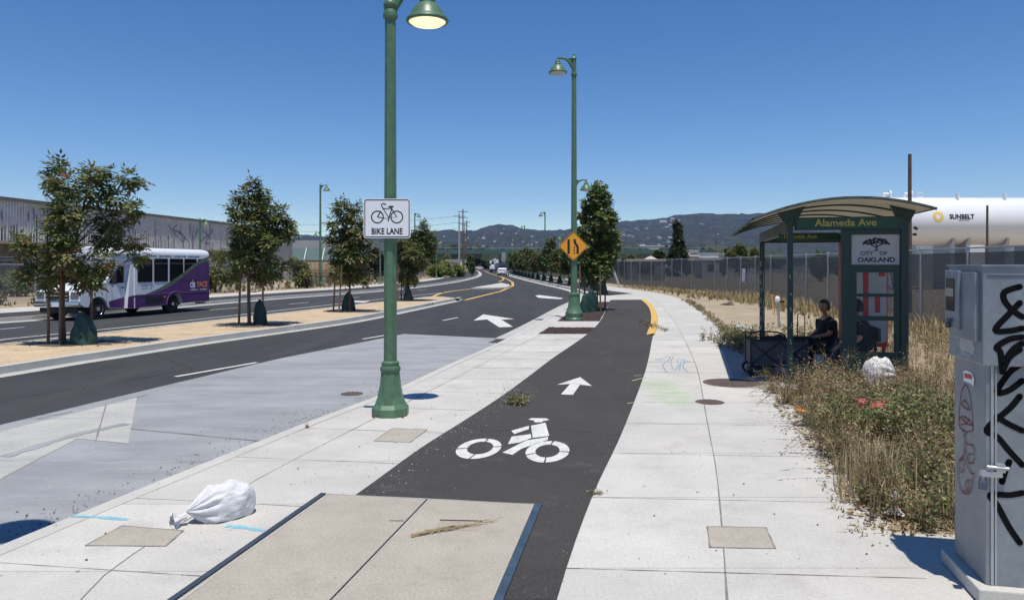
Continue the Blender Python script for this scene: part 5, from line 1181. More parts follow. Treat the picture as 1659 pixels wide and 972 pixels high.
def c4(x, y): return (1520 + x / 1.985, 400 + y / 1.985)
def c3(x, y): return (1530 + x / 3.24, 580 + y / 3.24)
def graf(mb, strokes, wd, pt, n_, off):
    for i, s_ in enumerate(strokes):
        pts = [onplane(*q, pt, n_, 0) for q in s_]; cr = catmull(pts, 5)
        if abs(n_[1]) > .5: fn = lambda u, v, o_=off + .0004 * i: (u, pt[1] + n_[1] * o_, v); q2 = [(p.x, p.z) for p in cr]
        else: fn = lambda u, v, o_=off + .0004 * i: (pt[0] + n_[0] * o_, u, v); q2 = [(p.y, p.z) for p in cr]
        mb.ribbon(q2, wd, fn)
        for q in (q2[0], q2[-1]): mb.poly([fn(q[0] + wd / 2 * math.cos(a * math.pi / 6), q[1] + wd / 2 * math.sin(a * math.pi / 6)) for a in range(12)])
up_ = [[c4(262, 128), c4(228, 138), c4(210, 150), c4(214, 175), c4(240, 205), c4(270, 225)], [c4(262, 180), c4(228, 215), c4(183, 267), c4(228, 270), c4(270, 262)], [c4(270, 290), c4(228, 297), c4(188, 322), c4(200, 340), c4(206, 400)], [c4(262, 330), c4(228, 355), c4(205, 402)], [c4(206, 378), c4(240, 330), c4(270, 310)]]
lo_ = [[c4(262, 380), c4(228, 405), c4(188, 466), c4(225, 462), c4(270, 430)], [c4(262, 480), c4(228, 520), c4(155, 586), c4(190, 610), c4(228, 655), c4(270, 700)], [c4(187, 545), c4(228, 570), c4(270, 590)], [c4(228, 690), c4(215, 720), c4(205, 755)], [c4(270, 790), c4(228, 797), c4(167, 797), c4(190, 830), c4(228, 900), c4(262, 950)]]
mb = MB(); mb.fixn = False; graf(mb, up_, .033, (0, -.0005, 0), (0, -1, 0), .001); mb.build('graffiti', M['matte'], hood)
mb = MB(); mb.fixn = False; graf(mb, lo_, .033, (0, .0295, 0), (0, -1, 0), .001); mb.build('graffiti', M['matte'], low)
mush = [[c3(110, 138), c3(90, 180), c3(76, 330), c3(90, 372), c3(120, 385), c3(148, 378), c3(150, 345), c3(142, 240), c3(125, 160), c3(110, 138)],
        [c3(76, 325), c3(95, 305), c3(130, 325), c3(148, 360)], [c3(112, 345), c3(90, 312)], [c3(112, 345), c3(108, 308)], [c3(112, 345), c3(130, 322)], [c3(112, 345), c3(82, 350)], [c3(112, 345), c3(142, 352)],
        [c3(92, 240), c3(108, 222), c3(135, 272), c3(100, 255), c3(92, 240)], [c3(98, 375), c3(104, 400), c3(112, 440)], [c3(122, 385), c3(108, 412), c3(118, 450), c3(150, 460), c3(158, 520), c3(148, 550), c3(128, 545), c3(130, 505), c3(142, 505)],
        [c3(112, 440), c3(104, 505), c3(80, 540), c3(74, 620), c3(90, 690), c3(115, 712), c3(140, 690), c3(155, 610), c3(140, 600), c3(118, 540), c3(110, 470)], [c3(80, 540), c3(100, 530), c3(102, 580), c3(90, 600), c3(84, 575)], [c3(108, 700), c3(118, 650), c3(135, 640), c3(130, 680), c3(115, 700)]]
mb = MB(); mb.fixn = False; graf(mb, mush, .0085, (.0245, 0, 0), (-1, 0, 0), .002); mb.build('red_drawing', mat('marker_red', (.22, .045, .04), .6, .1, 3), low)
mb = MB(); q = [onplane(*c3(*p_), (.0245, 0, 0), (-1, 0, 0), .003) for p_ in [(102, 70), (118, 64), (148, 78), (160, 110), (156, 148), (140, 132), (104, 120)]]; mb.poly(q); st_ = mb.build('sticker', M['signwhite'], low)
mb = MB(); q = [onplane(*c3(*p_), (.0245, 0, 0), (-1, 0, 0), .0045) for p_ in [(108, 78), (145, 86), (150, 112), (110, 104)]]; mb.poly(q); mb.build('sticker_print', M['red'], st_)
# meter box on the upper left side
mb = MB(); mb.cbox((-.012, .245, 1.66), (.03, .40, .40), .006); mb.prism([(.10, 1.86), (.44, 1.86), (.44, 1.46), (.22, 1.46)], 0, 1, 'x') if False else None
mt = mb.build('meter_box', M['galv'], cb)
mb = MB(); mb.cbox((-.036, .36, 1.69), (.022, .22, .36), .006); dr_ = mb.build('meter_door', M['galv'], mt)
mb = MB(); mb.cbox((-.0485, .37, 1.72), (.004, .14, .20), .001); wd_ = mb.build('meter_window', M['glass'], dr_)
mb = MB(); mb.cbox((-.052, .37, 1.735), (.003, .13, .05), .001); mb.build('meter_face', mat('meter_face', (.3, .27, .23), .5, .2, 6), wd_)
mb = MB(); mb.tube([(-.055, .33, 1.565), (-.055, .40, 1.565)], .008, 8); mb.cbox((-.058, .38, 1.535), (.02, .035, .04), .004); mb.build('latch', M['steel_dark'], dr_)
mb = MB(); q = []
for k in range(22): a = 2 * math.pi * k / 22; r_ = random.uniform(.85, 1.1); q.append((-.0012, .24 + .12 * r_ * math.cos(a), 1.42 + .07 * r_ * math.sin(a)))
mb.poly(q); mb.build('paint_patch', mat('beige_overpaint', (.40, .40, .38), .8, .08, 6), hood)
mb = MB(); mb.fixn = False
for k in range(3): mb.ribbon([(.20 + .03 * math.cos(a) + k * .035, 1.368 + .012 * math.sin(a)) for a in [i * .7 for i in range(9)]], .006, lambda u, v: (-.0024, u, v))
mb.build('blue_scribble', M['spray_blue'], hood)
mb = MB(); mb.box((.055, .026, .68), (.014, .010, 1.30)); mb.box((.075, .027, .68), (.01, .006, 1.30)); mb.build('door_edge', M['alu'], low)
mb = MB(); mb.cbox((.045, .012, .72), (.11, .035, .035), .006); mb.tube([(.02, .0, .76), (.13, .0, .755)], .011, 8); mb.cbox((.09, .012, .755), (.05, .04, .05), .008); mb.build('hasp', M['alu'], low)
mb = MB(); mb.cbox((.0, -.0, .655), (.045, .022, .05), .008); mb.tube([(-.014, 0, .68), (-.014, 0, .70), (0, 0, .712), (.014, 0, .70), (.014, 0, .68)], .005, 6); mb.build('padlock', M['steel_dark'], low)
for z_, u_ in ((1.62, .14), (1.70, .26), (1.76, .10)): pass
mb = MB(); mb.box((.44, -.002, 1.84), (.84, .004, .006)); mb.build('hood_seam', M['steel_dark'], hood)
# ------------------------------------------------------------------ weeds and grass
M['brownw'] = mat('weed_brown', (.13, .085, .045), .85, .3, 3, trans=.2); M['olivew'] = mat('weed_olive', (.115, .10, .045), .8, .3, 3, trans=.2)
WM = [M['straw'], M['straw2'], M['weedg'], M['brownw'], M['olivew']]
wr = random.Random(5)
def blade(mb, p, h, wd, lean, mi):
    a = wr.uniform(0, 6.283); l = Vector((math.cos(a), math.sin(a), 0)); s_ = Vector((-l.y, l.x, 0)) * wd / 2; p = Vector(p)
    m_ = p + l * lean * .35 * h + Vector((0, 0, h * .6)); e = p + l * lean * h + Vector((0, 0, h * (1 - lean * .3)))
    mb.add([p - s_, p + s_, m_ + s_ * .7, m_ - s_ * .7, e], [(0, 1, 2, 3), (3, 2, 4)], mi)
def tuft(mb, p, n, h, wd, lean, wts):
    for _ in range(n): blade(mb, (p[0] + wr.gauss(0, h * .13), p[1] + wr.gauss(0, h * .13), p[2]), h * wr.uniform(.5, 1.15), wd * wr.uniform(.6, 1.3), wr.uniform(.1, lean), wr.choices(range(5), wts)[0])
def bush(mb, p, n, h, wts, leaf=.022, nl=9, stemw=.004, spread=.7):
    p = Vector(p)
    for _ in range(n):
        a = wr.uniform(0, 6.283); l = Vector((math.cos(a), math.sin(a), 0)); k = wr.uniform(.1, spread); H = h * wr.uniform(.6, 1.15); pts = []
        for i in range(5):
            f = i / 4; pts.append(p + l * k * H * f ** 1.2 + Vector((wr.gauss(0, .02), wr.gauss(0, .02), H * f * (1 - .25 * f * k))))
        mi = wr.choices(range(5), wts)[0]; s_ = Vector((-l.y, l.x, 0)) * stemw / 2; sm = wr.choice([1, 3, 1])
        for i in range(4): w0 = 1 - i * .2; mb.add([pts[i] - s_ * w0, pts[i] + s_ * w0, pts[i + 1] + s_ * (w0 - .2), pts[i + 1] - s_ * (w0 - .2)], [(0, 1, 2, 3)], sm)
        for _ in range(nl):
            f = wr.uniform(.15, 1) * 3.999; i = int(f); q = pts[i].lerp(pts[i + 1], f - i); dv = Vector((wr.gauss(0, 1), wr.gauss(0, 1), wr.gauss(.1, .7))).normalized(); sd_ = dv.cross(Vector((wr.gauss(0, 1), wr.gauss(0, 1), 1))).normalized(); L_ = leaf * wr.uniform(.6, 1.6)
            q = q + dv * wr.uniform(0, .04) ; mb.add([q, q + dv * L_ * .5 + sd_ * L_ * .28, q + dv * L_, q + dv * L_ * .5 - sd_ * L_ * .28], [(0, 1, 2, 3)], mi)
def sr_x(y): return at_depth(SRr, y).x
mb = MB(); mb.fixn = False
from mathutils import noise as bn_
def wreg():
    while True:
        y = wr.uniform(5.35, 11.6); x = sr_x(y) + wr.uniform(-.10, 3.4)
        if bn_.noise(Vector((x * 1.7, y * 1.5, 2))) + .35 * bn_.noise(Vector((x * 5, y * 5, 4))) < -.06 + .12 * (x - sr_x(y) < .25): continue
        return x, y
for _ in range(360):
    x, y = wreg(); e = x - sr_x(y); near = y < 8
    h = (wr.uniform(.16, .38) if e < .3 else wr.uniform(.25, .55)) * (1 + .5 * bn_.noise(Vector((x * 2, y * 2, 9))))
    if wr.random() < .06: h *= 1.6
    gn = bn_.noise(Vector((x * 1.1, y * 1.1, 6)))
    if gn > .12 and y < 10: w_ = [1, .6, 6, 1, 4]
    elif e > 1.8: w_ = [5, 2, 1.6, 1.5, 1]
    elif y > 9.5: w_ = [4, 4, .8, 2, 2]
    else: w_ = [3.2, 2.2, 2.4, 1.6, 2.8]
    bush(mb, (x, y, -.02), 13, h, w_, leaf=.026, nl=13)
for _ in range(420):
    x, y = wreg(); e = x - sr_x(y); tuft(mb, (x, y, -.02), 12, wr.uniform(.2, .5) + (.15 if e > 1.6 else 0), .008, .8, [6, 3, .8, 1, 1])
for _ in range(30): tuft(mb, (wr.gauss(3.05, .12), wr.gauss(6.15, .10), 0), 14, .48, .007, .35, [8, 3, .5, 1, 0])
for _ in range(110):
    y = wr.uniform(5.3, 7.6); x = sr_x(y) + wr.uniform(-.02, 1.9); bush(mb, (x, y, -.02), 12, wr.uniform(.2, .42), [1.6, 2, 3.2, 2.2, 3.6], leaf=.024, nl=13)
for _ in range(900):
    y = wr.uniform(5.2, 6.6); x = sr_x(y) + wr.uniform(-.35, 1.7); blade(mb, (x, y, 0), wr.uniform(.02, .08), .012, 1.2, wr.choice([0, 0, 1, 3]))
# green patch, and the ground litter
for _ in range(60): bush(mb, (wr.gauss(4.55, .3), wr.gauss(8.4, .45), 0), 12, .45, [.5, .5, 6, .5, 2.5], leaf=.034, nl=16)
for _ in range(9000):
    y = wr.uniform(5.3, 12); x = sr_x(y) + wr.uniform(-.22, 3.6); a = wr.uniform(0, 6.3); L_ = wr.uniform(.015, .07); z = wr.uniform(0, .03); mb.add([(x, y, z), (x + L_ * math.cos(a), y + L_ * math.sin(a), z + wr.uniform(0, .015)), (x + L_ * math.cos(a + 1.2), y + L_ * math.sin(a + 1.2), z)], [(0, 1, 2)], wr.choice([0, 0, 0, 1, 3]))
for _ in range(110):   # tall rangy seed stems
    x, y = wreg()
    if wr.random() < .5: y = wr.uniform(9.6, 11.3); x = sr_x(y) + wr.uniform(.1, 2.6)
    bush(mb, (x, y, 0), 3, wr.uniform(.55, .85), [3, 4, .3, 3, 1], leaf=.016, nl=20, stemw=.005, spread=.9)
tag(mb.build('roadside_weeds', WM), 'tangle of dry brown and olive weeds in front of the shelter', kind='stuff')
# long stems leaning over the sidewalk
mb = MB(); mb.fixn = False
for _ in range(46):
    y = wr.uniform(6.5, 11.3); x = sr_x(y) + wr.uniform(.0, .25); L_ = wr.uniform(.3, .75); a = wr.uniform(2.6, 3.7); p0 = Vector((x, y, .03)); pts = [p0 + Vector((math.cos(a), math.sin(a) * .6, 0)) * L_ * f + Vector((0, 0, .32 * math.sin(f * 2.4) * wr.uniform(.8, 1.1))) for f in (0, .25, .5, .75, 1)]
    mb.tube(pts, [.003, .0028, .0024, .002, .0015], 4, wr.choice([1, 3, 4]))
    for _ in range(16):
        f = wr.uniform(.3, 1) * 3.999; i = int(f); q = pts[i].lerp(pts[i + 1], f - i); dv = Vector((wr.gauss(0, 1), wr.gauss(0, 1), wr.gauss(0, 1))).normalized() * .03; sd_ = dv.cross(Vector((0, .3, 1))) * .3; mb.add([q, q + dv * .5 + sd_, q + dv, q + dv * .5 - sd_], [(0, 1, 2, 3)], wr.choice([1, 3, 4, 2]))
tag(mb.build('leaning_stems', WM), kind='stuff')
# lot grass
mb = MB(); mb.fixn = False
for _ in range(420):
    y = wr.uniform(11.6, 24); x = sr_x(y) + wr.uniform(.6, 9) ; 
    lx = NLp.x + (y - NLp.y) * .25
    if lx - .6 < x < lx + 2.0 and y < 17.6: continue
    tuft(mb, (x, y, -.02), 9, wr.uniform(.06, .2) if x < lx + 2 else wr.uniform(.2, .5), .012, .6, [6, 3, .6, 1, 1])
for _ in range(1100):   # right of the shelter: tall tan grass
    y = wr.uniform(6.5, 20); x = wr.uniform(5.6, 12) if y > 9 else wr.uniform(4.6, 9)
    lx = NLp.x + (y - NLp.y) * .25
    if lx - .6 < x < lx + 2.0 and y > 11: continue
    tuft(mb, (x, y, -.02), 8, wr.uniform(.18, .55), .008, .8, [6, 3.2, 1.2, 1.6, 1.4]) if wr.random() < .5 else bush(mb, (x, y, -.02), 7, wr.uniform(.25, .5), [4, 3, 1.4, 1.6, 1.6], leaf=.03, nl=9)
tag(mb.build('dry_grass', WM), kind='stuff')
FN = catmull([(11.9, 12, 0), (12.2, 19, 0), (12.6, 25, 0), (13.1, 33, 0), (13.4, 41, 0), (13.2, 51, 0), (12.6, 60, 0), (11.4, 67, 0), (10.4, 80, 0), (9.0, 100, 0), (5.0, 140, 0), (-3, 190, 0)], 6)
mb = MB(); mb.fixn = False
for _ in range(950):
    y = wr.uniform(16, 66); p = at_depth(FN, y); hh = .32 + .55 * math.exp(-((y - 36) / 10) ** 2) + .5 * math.exp(-((y - 18) / 6) ** 2); x = p.x - abs(wr.gauss(0, .8)) - .1
    tuft(mb, (x, y, -.03), 8, wr.uniform(.4, 1) * hh, .03, .5, [8, 2, 1.2, .6, 1])
tag(mb.build('fence_grass', WM), kind='stuff')
mb = MB(); mb.fixn = False
for _ in range(260):
    y = wr.uniform(12, 40); x = sr_x(y) + wr.gauss(.12, .12); bush(mb, (x, y, -.01), 6, wr.uniform(.05, .16), [1.5, 2, 2, 3, 3], leaf=.03, nl=6)
for _ in range(16): bush(mb, (wr.gauss(5.2, .25), wr.gauss(17.3, .8), 0), 9, wr.uniform(.2, .45), [2, 2, 5, 1, 3], leaf=.035, nl=14)
for _ in range(40): bush(mb, (sr_x(15.5) + abs(wr.gauss(.3, .3)), wr.gauss(15.6, .9), 0), 9, wr.uniform(.15, .42), [3, 2, 4, 1, 3], leaf=.03, nl=12)
for _ in range(46): bush(mb, (wr.uniform(5.6, 8), wr.gauss(18.4, .6), 0), 9, wr.uniform(.2, .5), [2, 1, 6, 1, 3], leaf=.045, nl=12)
for _ in range(40):
    y = wr.uniform(40, 58); bush(mb, (at_depth(SRr, y).x + wr.uniform(.2, 2.5), y, 0), 6, wr.uniform(.2, .6), [5, 2, 2, 1, 3], leaf=.06, nl=9, stemw=.015)
tag(mb.build('verge_weeds', WM), kind='stuff')
def plant(name, label, loc, fn, cat='weed'):
    mb = MB(); mb.fixn = False; fn(mb); return tag(mb.build(name, WM, None, loc), label, cat)
def f1(mb):
    for _ in range(8): bush(mb, (wr.gauss(0, .09), wr.gauss(0, .06), 0), 6, .13, [2, 1, 7, .5, 2], leaf=.034, nl=8, spread=1.2)
    for _ in range(8): bush(mb, (-.12 + wr.gauss(0, .1), .12, 0), 2, .38, [4, 3, 1, 1, 0], leaf=.015, nl=6)
    tuft(mb, (.05, 0, 0), 40, .14, .008, 1.0, [1, 0, 7, 0, 2])
plant('weed_clump', 'green weed clump growing out of the edge of the bike path beyond the stencil', W(840, 655), f1)
plant('weed_clump', 'tiny weed at the right edge of the bike path', W(965, 801), lambda mb: [bush(mb, (wr.gauss(0, .02), wr.gauss(0, .015), 0), 4, .035, [2, 1, 4, 1, 3], leaf=.014, nl=6, spread=1.4) for _ in range(5)])
plant('weed_clump', 'small dead twiggy weed on the kerb left of the nearest lamp', W(497, 693), lambda mb: [bush(mb, (0, 0, 0), 3, .20, [3, 4, 0, 2, 0], leaf=.012, nl=5, spread=.5), tuft(mb, (0, 0, 0), 20, .05, .01, 1, [2, 4, 0, 3, 0])])
plant('weed_clump', 'low weeds growing against the yellow kerb end', W(1060, 532), lambda mb: [bush(mb, (wr.gauss(0, .1), wr.uniform(-1.2, 2.5), 0), 5, .10, [1, 2, 3, 2, 3], leaf=.04, nl=7, spread=1.5) for _ in range(16)])
def litter(name, label, px, py, s_, m, flat=.3, z=.0, sd=1):
    rr = random.Random(sd); mb = MB(); n = 12; vs = []
    for j in range(5):
        for k in range(n):
            a = 2 * math.pi * k / n; r_ = s_ * (1 - j / 4.6) * rr.uniform(.6, 1.2); vs.append((r_ * math.cos(a), r_ * math.sin(a) * .7, s_ * flat * j / 3 + rr.uniform(-.1, .1) * s_))
    mb.add(vs, [(i * n + k, i * n + (k + 1) % n, (i + 1) * n + (k + 1) % n, (i + 1) * n + k) for i in range(4) for k in range(n)]); return tag(mb.build(name, m, None, W(px, py) + Vector((0, 0, z))), label, 'litter')
pink = mat('pink_plastic', (.55, .08, .10), .6, .3, 20)
litter('plastic_bag', 'torn pink plastic caught in the weeds below the woven sack', 1432, 697, .24, pink, .25, .26, 1); litter('plastic_bag', 'smaller pink scrap left of the torn pink plastic', 1400, 690, .10, pink, .4, .28, 2)
litter('paper_scrap', 'crumpled white paper low in the weeds near the cabinet', 1450, 838, .075, M['white'], .6, .03, 3); litter('plastic_bag', 'pale thin bag just above the crumpled white paper', 1452, 826, .07, M['sack'], .6, .10, 4)
litter('paper_scrap', 'orange scrap at the left edge of the weeds', 1296, 690, .06, M['orange'], .5, .18, 5); litter('rock_pile', 'pale broken stones at the sidewalk edge before the shelter', 1200, 532, .35, M['gutter'], .3, 0, 6); litter('rock_pile', 'dark lump on the dirt by the fence', 1180, 494, .45, M['iron'], .2, 0, 8)

# ------------------------------------------------------------------ right fence, tank, poles
fe = thing('chain_link_fence', 'long chain link fence with dark green screen behind the dirt lot', 'fence', (0, 0, 0))
FNr = resample(FN, 80); FH = 2.36
M['screen'] = mat('privacy_screen', (.020, .036, .037), .9, .4, .6, .3, world=True, alpha=.84); stains(M['screen'], .35, .56, .66, (.07, .08, .085), .5)
mb = MB(); loft(mb, setz(FNr, .05), setz(FNr, FH - .12)); mb.fixn = False; mb.build('screen', M['screen'], fe)
M['mesh'] = mat('wire_mesh', (.20, .22, .22), .6, .1, 5, alpha=.30)
mb = MB(); mb.fixn = False; o2 = offset(FNr, -.03); loft(mb, setz(o2, .03), setz(o2, FH)); mb.build('wire_mesh', M['mesh'], fe)
mb = MB(); mb.tube(setz(offset(FNr, -.03), FH), .022, 6); mb.build('top_rail', M['alu'], fe)
acc = resample(FN, 72)
for p in acc[:]:
    mb = MB(); mb.tube([(p.x - .05, p.y, -.05), (p.x - .05, p.y, FH + .02)], .036, 8); mb.lathe([(.045, FH), (.04, FH + .05), (.001, FH + .07)], 8, c=(p.x - .05, p.y, 0)); mb.build('post', M['alu'], fe)
def tagpanel(y0, y1, z0, z1, seed, m):
    rr = random.Random(seed); mb = MB(); mb.fixn = False
    for k in range(9):
        a = rr.uniform(y0, y1 - .5); pts = []
        for i in range(5): yy = a + i * .14 + rr.uniform(-.1, .1); q = at_depth(FN, yy); pts.append((yy, rr.uniform(z0, z1)))
        cr = catmull([(p_[0], p_[1], 0) for p_ in pts], 4); mb.ribbon([(c_.x, c_.y) for c_ in cr], .07, lambda u, v: (at_depth(FN, u).x - .045, u, v))
    mb.build('graffiti', m, fe)
tagpanel(39.5, 42, .8, 1.8, 1, M['alu']); tagpanel(43, 45, .8, 1.7, 2, M['pad']); tagpanel(31.5, 35, .9, 1.7, 3, M['pad']); tagpanel(23, 28, .9, 1.8, 4, M['pad'])
mb = MB(); q = at_depth(FN, 41.6); mb.box((q.x - .10, q.y, 1.35), (.02, .55, .75)); sg = mb.build('notice_sign', M['sack'], fe)
lean_ = thing('leaning_post', 'pale post leaning against the far bend of the fence', 'post', W(1004, 466)); mb = MB(); mb.tube([(0, 0, 0), (-1.05, 0, 2.9)], .09, 8); mb.build('post', M['gutter'], lean_)

tk2 = thing('storage_tank', 'huge white horizontal tank behind the fence at the right', 'tank', (W(1530, 440).x * 0 + 35.4, 60, 0))
TZ, TR, TL2 = 5.45, 1.92, 6.4
mb = MB(); RMy = Matrix.Rotation(R(90), 3, 'Y')
mb.lathe([(.001, -TL2 - .75), (TR * .45, -TL2 - .66), (TR * .8, -TL2 - .40), (TR * .96, -TL2 - .12), (TR, -TL2), (TR, TL2), (TR * .96, TL2 + .12), (TR * .8, TL2 + .40), (TR * .45, TL2 + .66), (.001, TL2 + .75)], 48, M=RMy, c=(0, 0, TZ)); 
M['tankwhite'] = mat('tank_white', (.76, .76, .78), .35, .03, .4); ta = mb.build('tank', M['tankwhite'], tk2, smooth=40)
for x_ in (-4.3, 0, 1.2, 4.3):
    mb = MB(); mb.box((x_, 0, (TZ - TR * .8) / 2), (.35, 2.4, TZ - TR * .8)); mb.prism([(-1.4, TZ - 1.45), (1.4, TZ - 1.45), (1.1, TZ - 2.2), (-1.1, TZ - 2.2)], x_ - .12, x_ + .12, 'x'); mb.build('saddle', M['alu'], tk2)
F = lambda u, v: Vector((.2 + u, -TR * math.cos(math.asin(min(.9, (v) / TR))) - .012, TZ + v))
mb = MB(); add_text(mb, 'SUNBELT', .50, lambda u, v: F(u + .1, v + .25), bold=.02, sx=.95); mb.build('lettering', M['black'], ta); mb = MB(); add_text(mb, 'RENTALS', .20, lambda u, v: F(u + .25, v - .02)); mb.build('lettering', M['black'], ta)
mb = MB(); pts = [];
for k in range(24): a = 2 * math.pi * k / 24; r_ = .46 if k % 2 else .38; pts.append(F(-1.75 + r_ * math.cos(a), .27 + r_ * math.sin(a)))
ins_ = [F(-1.75 + .2 * math.cos(2 * math.pi * k / 24), .27 + .2 * math.sin(2 * math.pi * k / 24)) for k in range(24)]
mb.add(pts + ins_, [(k, (k + 1) % 24, 24 + (k + 1) % 24, 24 + k) for k in range(24)]); mb.build('sun_emblem', mat('emblem_yellow', (.8, .55, .12), .5, .05, 3), ta)
for x_, k in ((-4.9, 1), (-3.2, 1), (-2.0, 0), (.55, 2), (4.3, 2)):
    mb = MB()
    if k == 1: mb.tube([(x_, 0, TZ + TR - .05), (x_, 0, TZ + TR + .3), (x_ + .5, 0, TZ + TR + .3)], .13, 8); mb.lathe([(.28, -.08), (.28, .08)], 14, M=RMy, c=(x_ + .5, 0, TZ + TR + .3))
    elif k == 0: mb.tube([(x_ + .2 * math.cos(a), -.2, TZ + TR + .2 + .2 * math.sin(a)) for a in [i * .5 for i in range(13)]], .03, 6)
    else: mb.box((x_, -.9, TZ + TR - .35), (.12, .35, 1.2)); mb.box((x_ - .25, -.9, TZ + TR - .55), (.4, .2, .1))
    mb.build('fitting', M['tankwhite'], ta)
def pole(name, label, px, ytop, d, r_, m, lean=0, cat='pole'):
    x_ = (px - CX) / FPX * d; h = CAMH + (HY - ytop) / FPX * d; mb = MB(); mb.tube([(0, 0, -.2), (lean * h, 0, h)], [r_ * 1.15, r_ * .9], 10); return tag(mb.build(name, m, None, (x_, d, 0)), label, cat)
pole('wooden_pole', 'dark wooden pole standing tall behind the shelter roof', 1474, 250, 30, .075, M['polewood']); pole('wooden_pole', 'shorter brown pole in front of the white tank end', 1599, 333, 38, .06, M['polewood'], .004)
st2 = thing('speaker_light', 'two small black floodlights on the pole behind the shelter', 'floodlight', P(1480, 370, 29.9)); mb = MB(); mb.cbox((.06, -.05, 0), (.16, .1, .1), .02, M=Matrix.Rotation(R(30), 3, 'Y')); mb.cbox((.02, -.05, -.25), (.14, .1, .1), .02); mb.build('housing', M['black'], st2)
# yard things behind the fence
rr = random.Random(8)
for i, (px, y0, y1, wpx, d, c_) in enumerate([(1505, 394, 400, 50, 75, 'green'), (1560, 393, 402, 40, 72, 'white'), (1500, 399, 404, 60, 70, 'alu'), (1618, 390, 400, 20, 78, 'alu'), (1530, 398, 403, 30, 74, 'white')]):
    a = P(px, y0, d); w_ = wpx / FPX * d; mb = MB(); mb.cbox((0, 0, a.z / 2), (w_, 3, a.z), .1); tag(mb.build('yard_container', M[c_], None, (a.x, d, 0)), ['dark green skip under the tank, left', 'white box body under the tank emblem', 'grey flat machine below the tank', 'grey box at the tank right end', 'small white box under the tank centre'][i], 'container')

# ------------------------------------------------------------------ left side: warehouse and beyond
M['corr'] = mat('corrugated_metal', (.54, .525, .535), .6, .14, .35, 0, world=True, fine=(3, .12)); stains(M['corr'], .22, .52, .64, (.36, .31, .38), .5, 1, .5, seed=3); stains(M['corr'], .5, .56, .7, (.60, .58, .57), .6, seed=8)
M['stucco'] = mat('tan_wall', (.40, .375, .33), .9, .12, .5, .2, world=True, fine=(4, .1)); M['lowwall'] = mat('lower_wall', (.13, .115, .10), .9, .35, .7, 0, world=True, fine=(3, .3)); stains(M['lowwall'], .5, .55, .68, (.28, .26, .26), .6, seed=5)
D0 = 17.; 
def wx(y): return -34 + .12 * (y - 50)
th_ = math.atan2(1, .12)
wh = thing('warehouse', 'long corrugated metal warehouse with graffiti across the road', 'warehouse', (wx(D0), D0, 0), th_)   # local x runs along the front, +y = left/back
LT = (98 - D0) / math.sin(th_); LC_ = (83 - D0) / math.sin(th_)
mb = MB(); mb.box((LT / 2, 11, 3.15), (LT, 21.8, 6.3)); mb.build('wall', M['stucco'], wh)
mb = MB(); zt, zb = 6.30, 3.50; n = int(LC_ / .26); vs = []; fs = []
for i in range(n + 1):
    x_ = i * .26
    for dx, dy in ((0, -.05), (.09, -.05), (.13, -.14), (.22, -.14)): vs += [(x_ + dx, dy, zb), (x_ + dx, dy, zt)]
fs = [(2 * i, 2 * i + 2, 2 * i + 3, 2 * i + 1) for i in range(len(vs) // 2 - 1)]; mb.add(vs, fs); cr_ = mb.build('corrugated_cladding', M['corr'], wh)
mb = MB(); mb.box((LT / 2, -.10, 6.40), (LT + .2, .35, .22)); mb.box((LT / 2, 11, 6.36), (LT, 22, .1)); mb.build('roof', mat('parapet', (.16, .15, .145), .8, .15, 1, world=True), wh)
mb = MB(); mb.box((LC_ / 2, -.55, 3.42), (LC_, 1.0, .16)); mb.build('canopy', mat('canopy_tan', (.34, .28, .2), .8, .12, 1, world=True), wh)
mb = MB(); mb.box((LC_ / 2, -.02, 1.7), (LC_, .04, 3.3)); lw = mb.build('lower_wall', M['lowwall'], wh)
mb = MB(); mb.fixn = False
rr = random.Random(12)
for k in range(int(LC_ / .26) - 1):           # dark slits between boards
    x_ = k * .26
    if x_ < 20: continue
    if rr.random() < .5: h_ = rr.uniform(.5, 1.75); mb.box((x_ + .19, -.146, 3.55 + h_ / 2), (.055 if rr.random() < .8 else .09, .008, h_))
    if rr.random() < .35: h_ = rr.uniform(.3, 1.0); mb.box((x_ + .19, -.146, 4.9 + rr.uniform(0, .3) + h_ / 2), (.06, .008, h_))
mb.build('slit', M['black'], cr_)
mb = MB(); mb.fixn = False
for k in range(34):
    x_ = rr.uniform(36, LC_ - 3); pts = [(x_ + rr.uniform(-.7, .7) + i * .35, rr.uniform(3.9, 5.9)) for i in range(4)]; mb.ribbon([(c_.x, c_.y) for c_ in catmull([(a, b, 0) for a, b in pts], 4)], rr.uniform(.03, .08), lambda u, v: (u, -.153, v))
mb.build('graffiti', M['sack'], cr_)
mb = MB(); mb.fixn = False
for k in range(9):
    x_ = rr.uniform(40, LC_ - 3); pts = [(x_ + rr.uniform(-.9, .9) + i * .5, rr.uniform(3.9, 5.8)) for i in range(4)]; mb.ribbon([(c_.x, c_.y) for c_ in catmull([(a, b, 0) for a, b in pts], 4)], rr.uniform(.05, .12), lambda u, v: (u, -.157, v))
mb.build('graffiti', mat('dark_tag', (.16, .14, .18), .8, .2, 1), cr_)
mb = MB(); mb.fixn = False
for k in range(26):
    x_ = rr.uniform(28, LC_ - 2); pts = [(x_ + rr.uniform(-.8, .8) + i * .5, rr.uniform(.6, 2.9)) for i in range(4)]; mb.ribbon([(c_.x, c_.y) for c_ in catmull([(a, b, 0) for a, b in pts], 4)], rr.uniform(.1, .22), lambda u, v: (u, -.046, v))
mb.build('graffiti', M['pad'], lw)
mb = MB(); mb.box((LT + .02, 11, 4.9), (.05, 21.5, 2.6)); mb.build('end_wall', M['stucco'], wh)
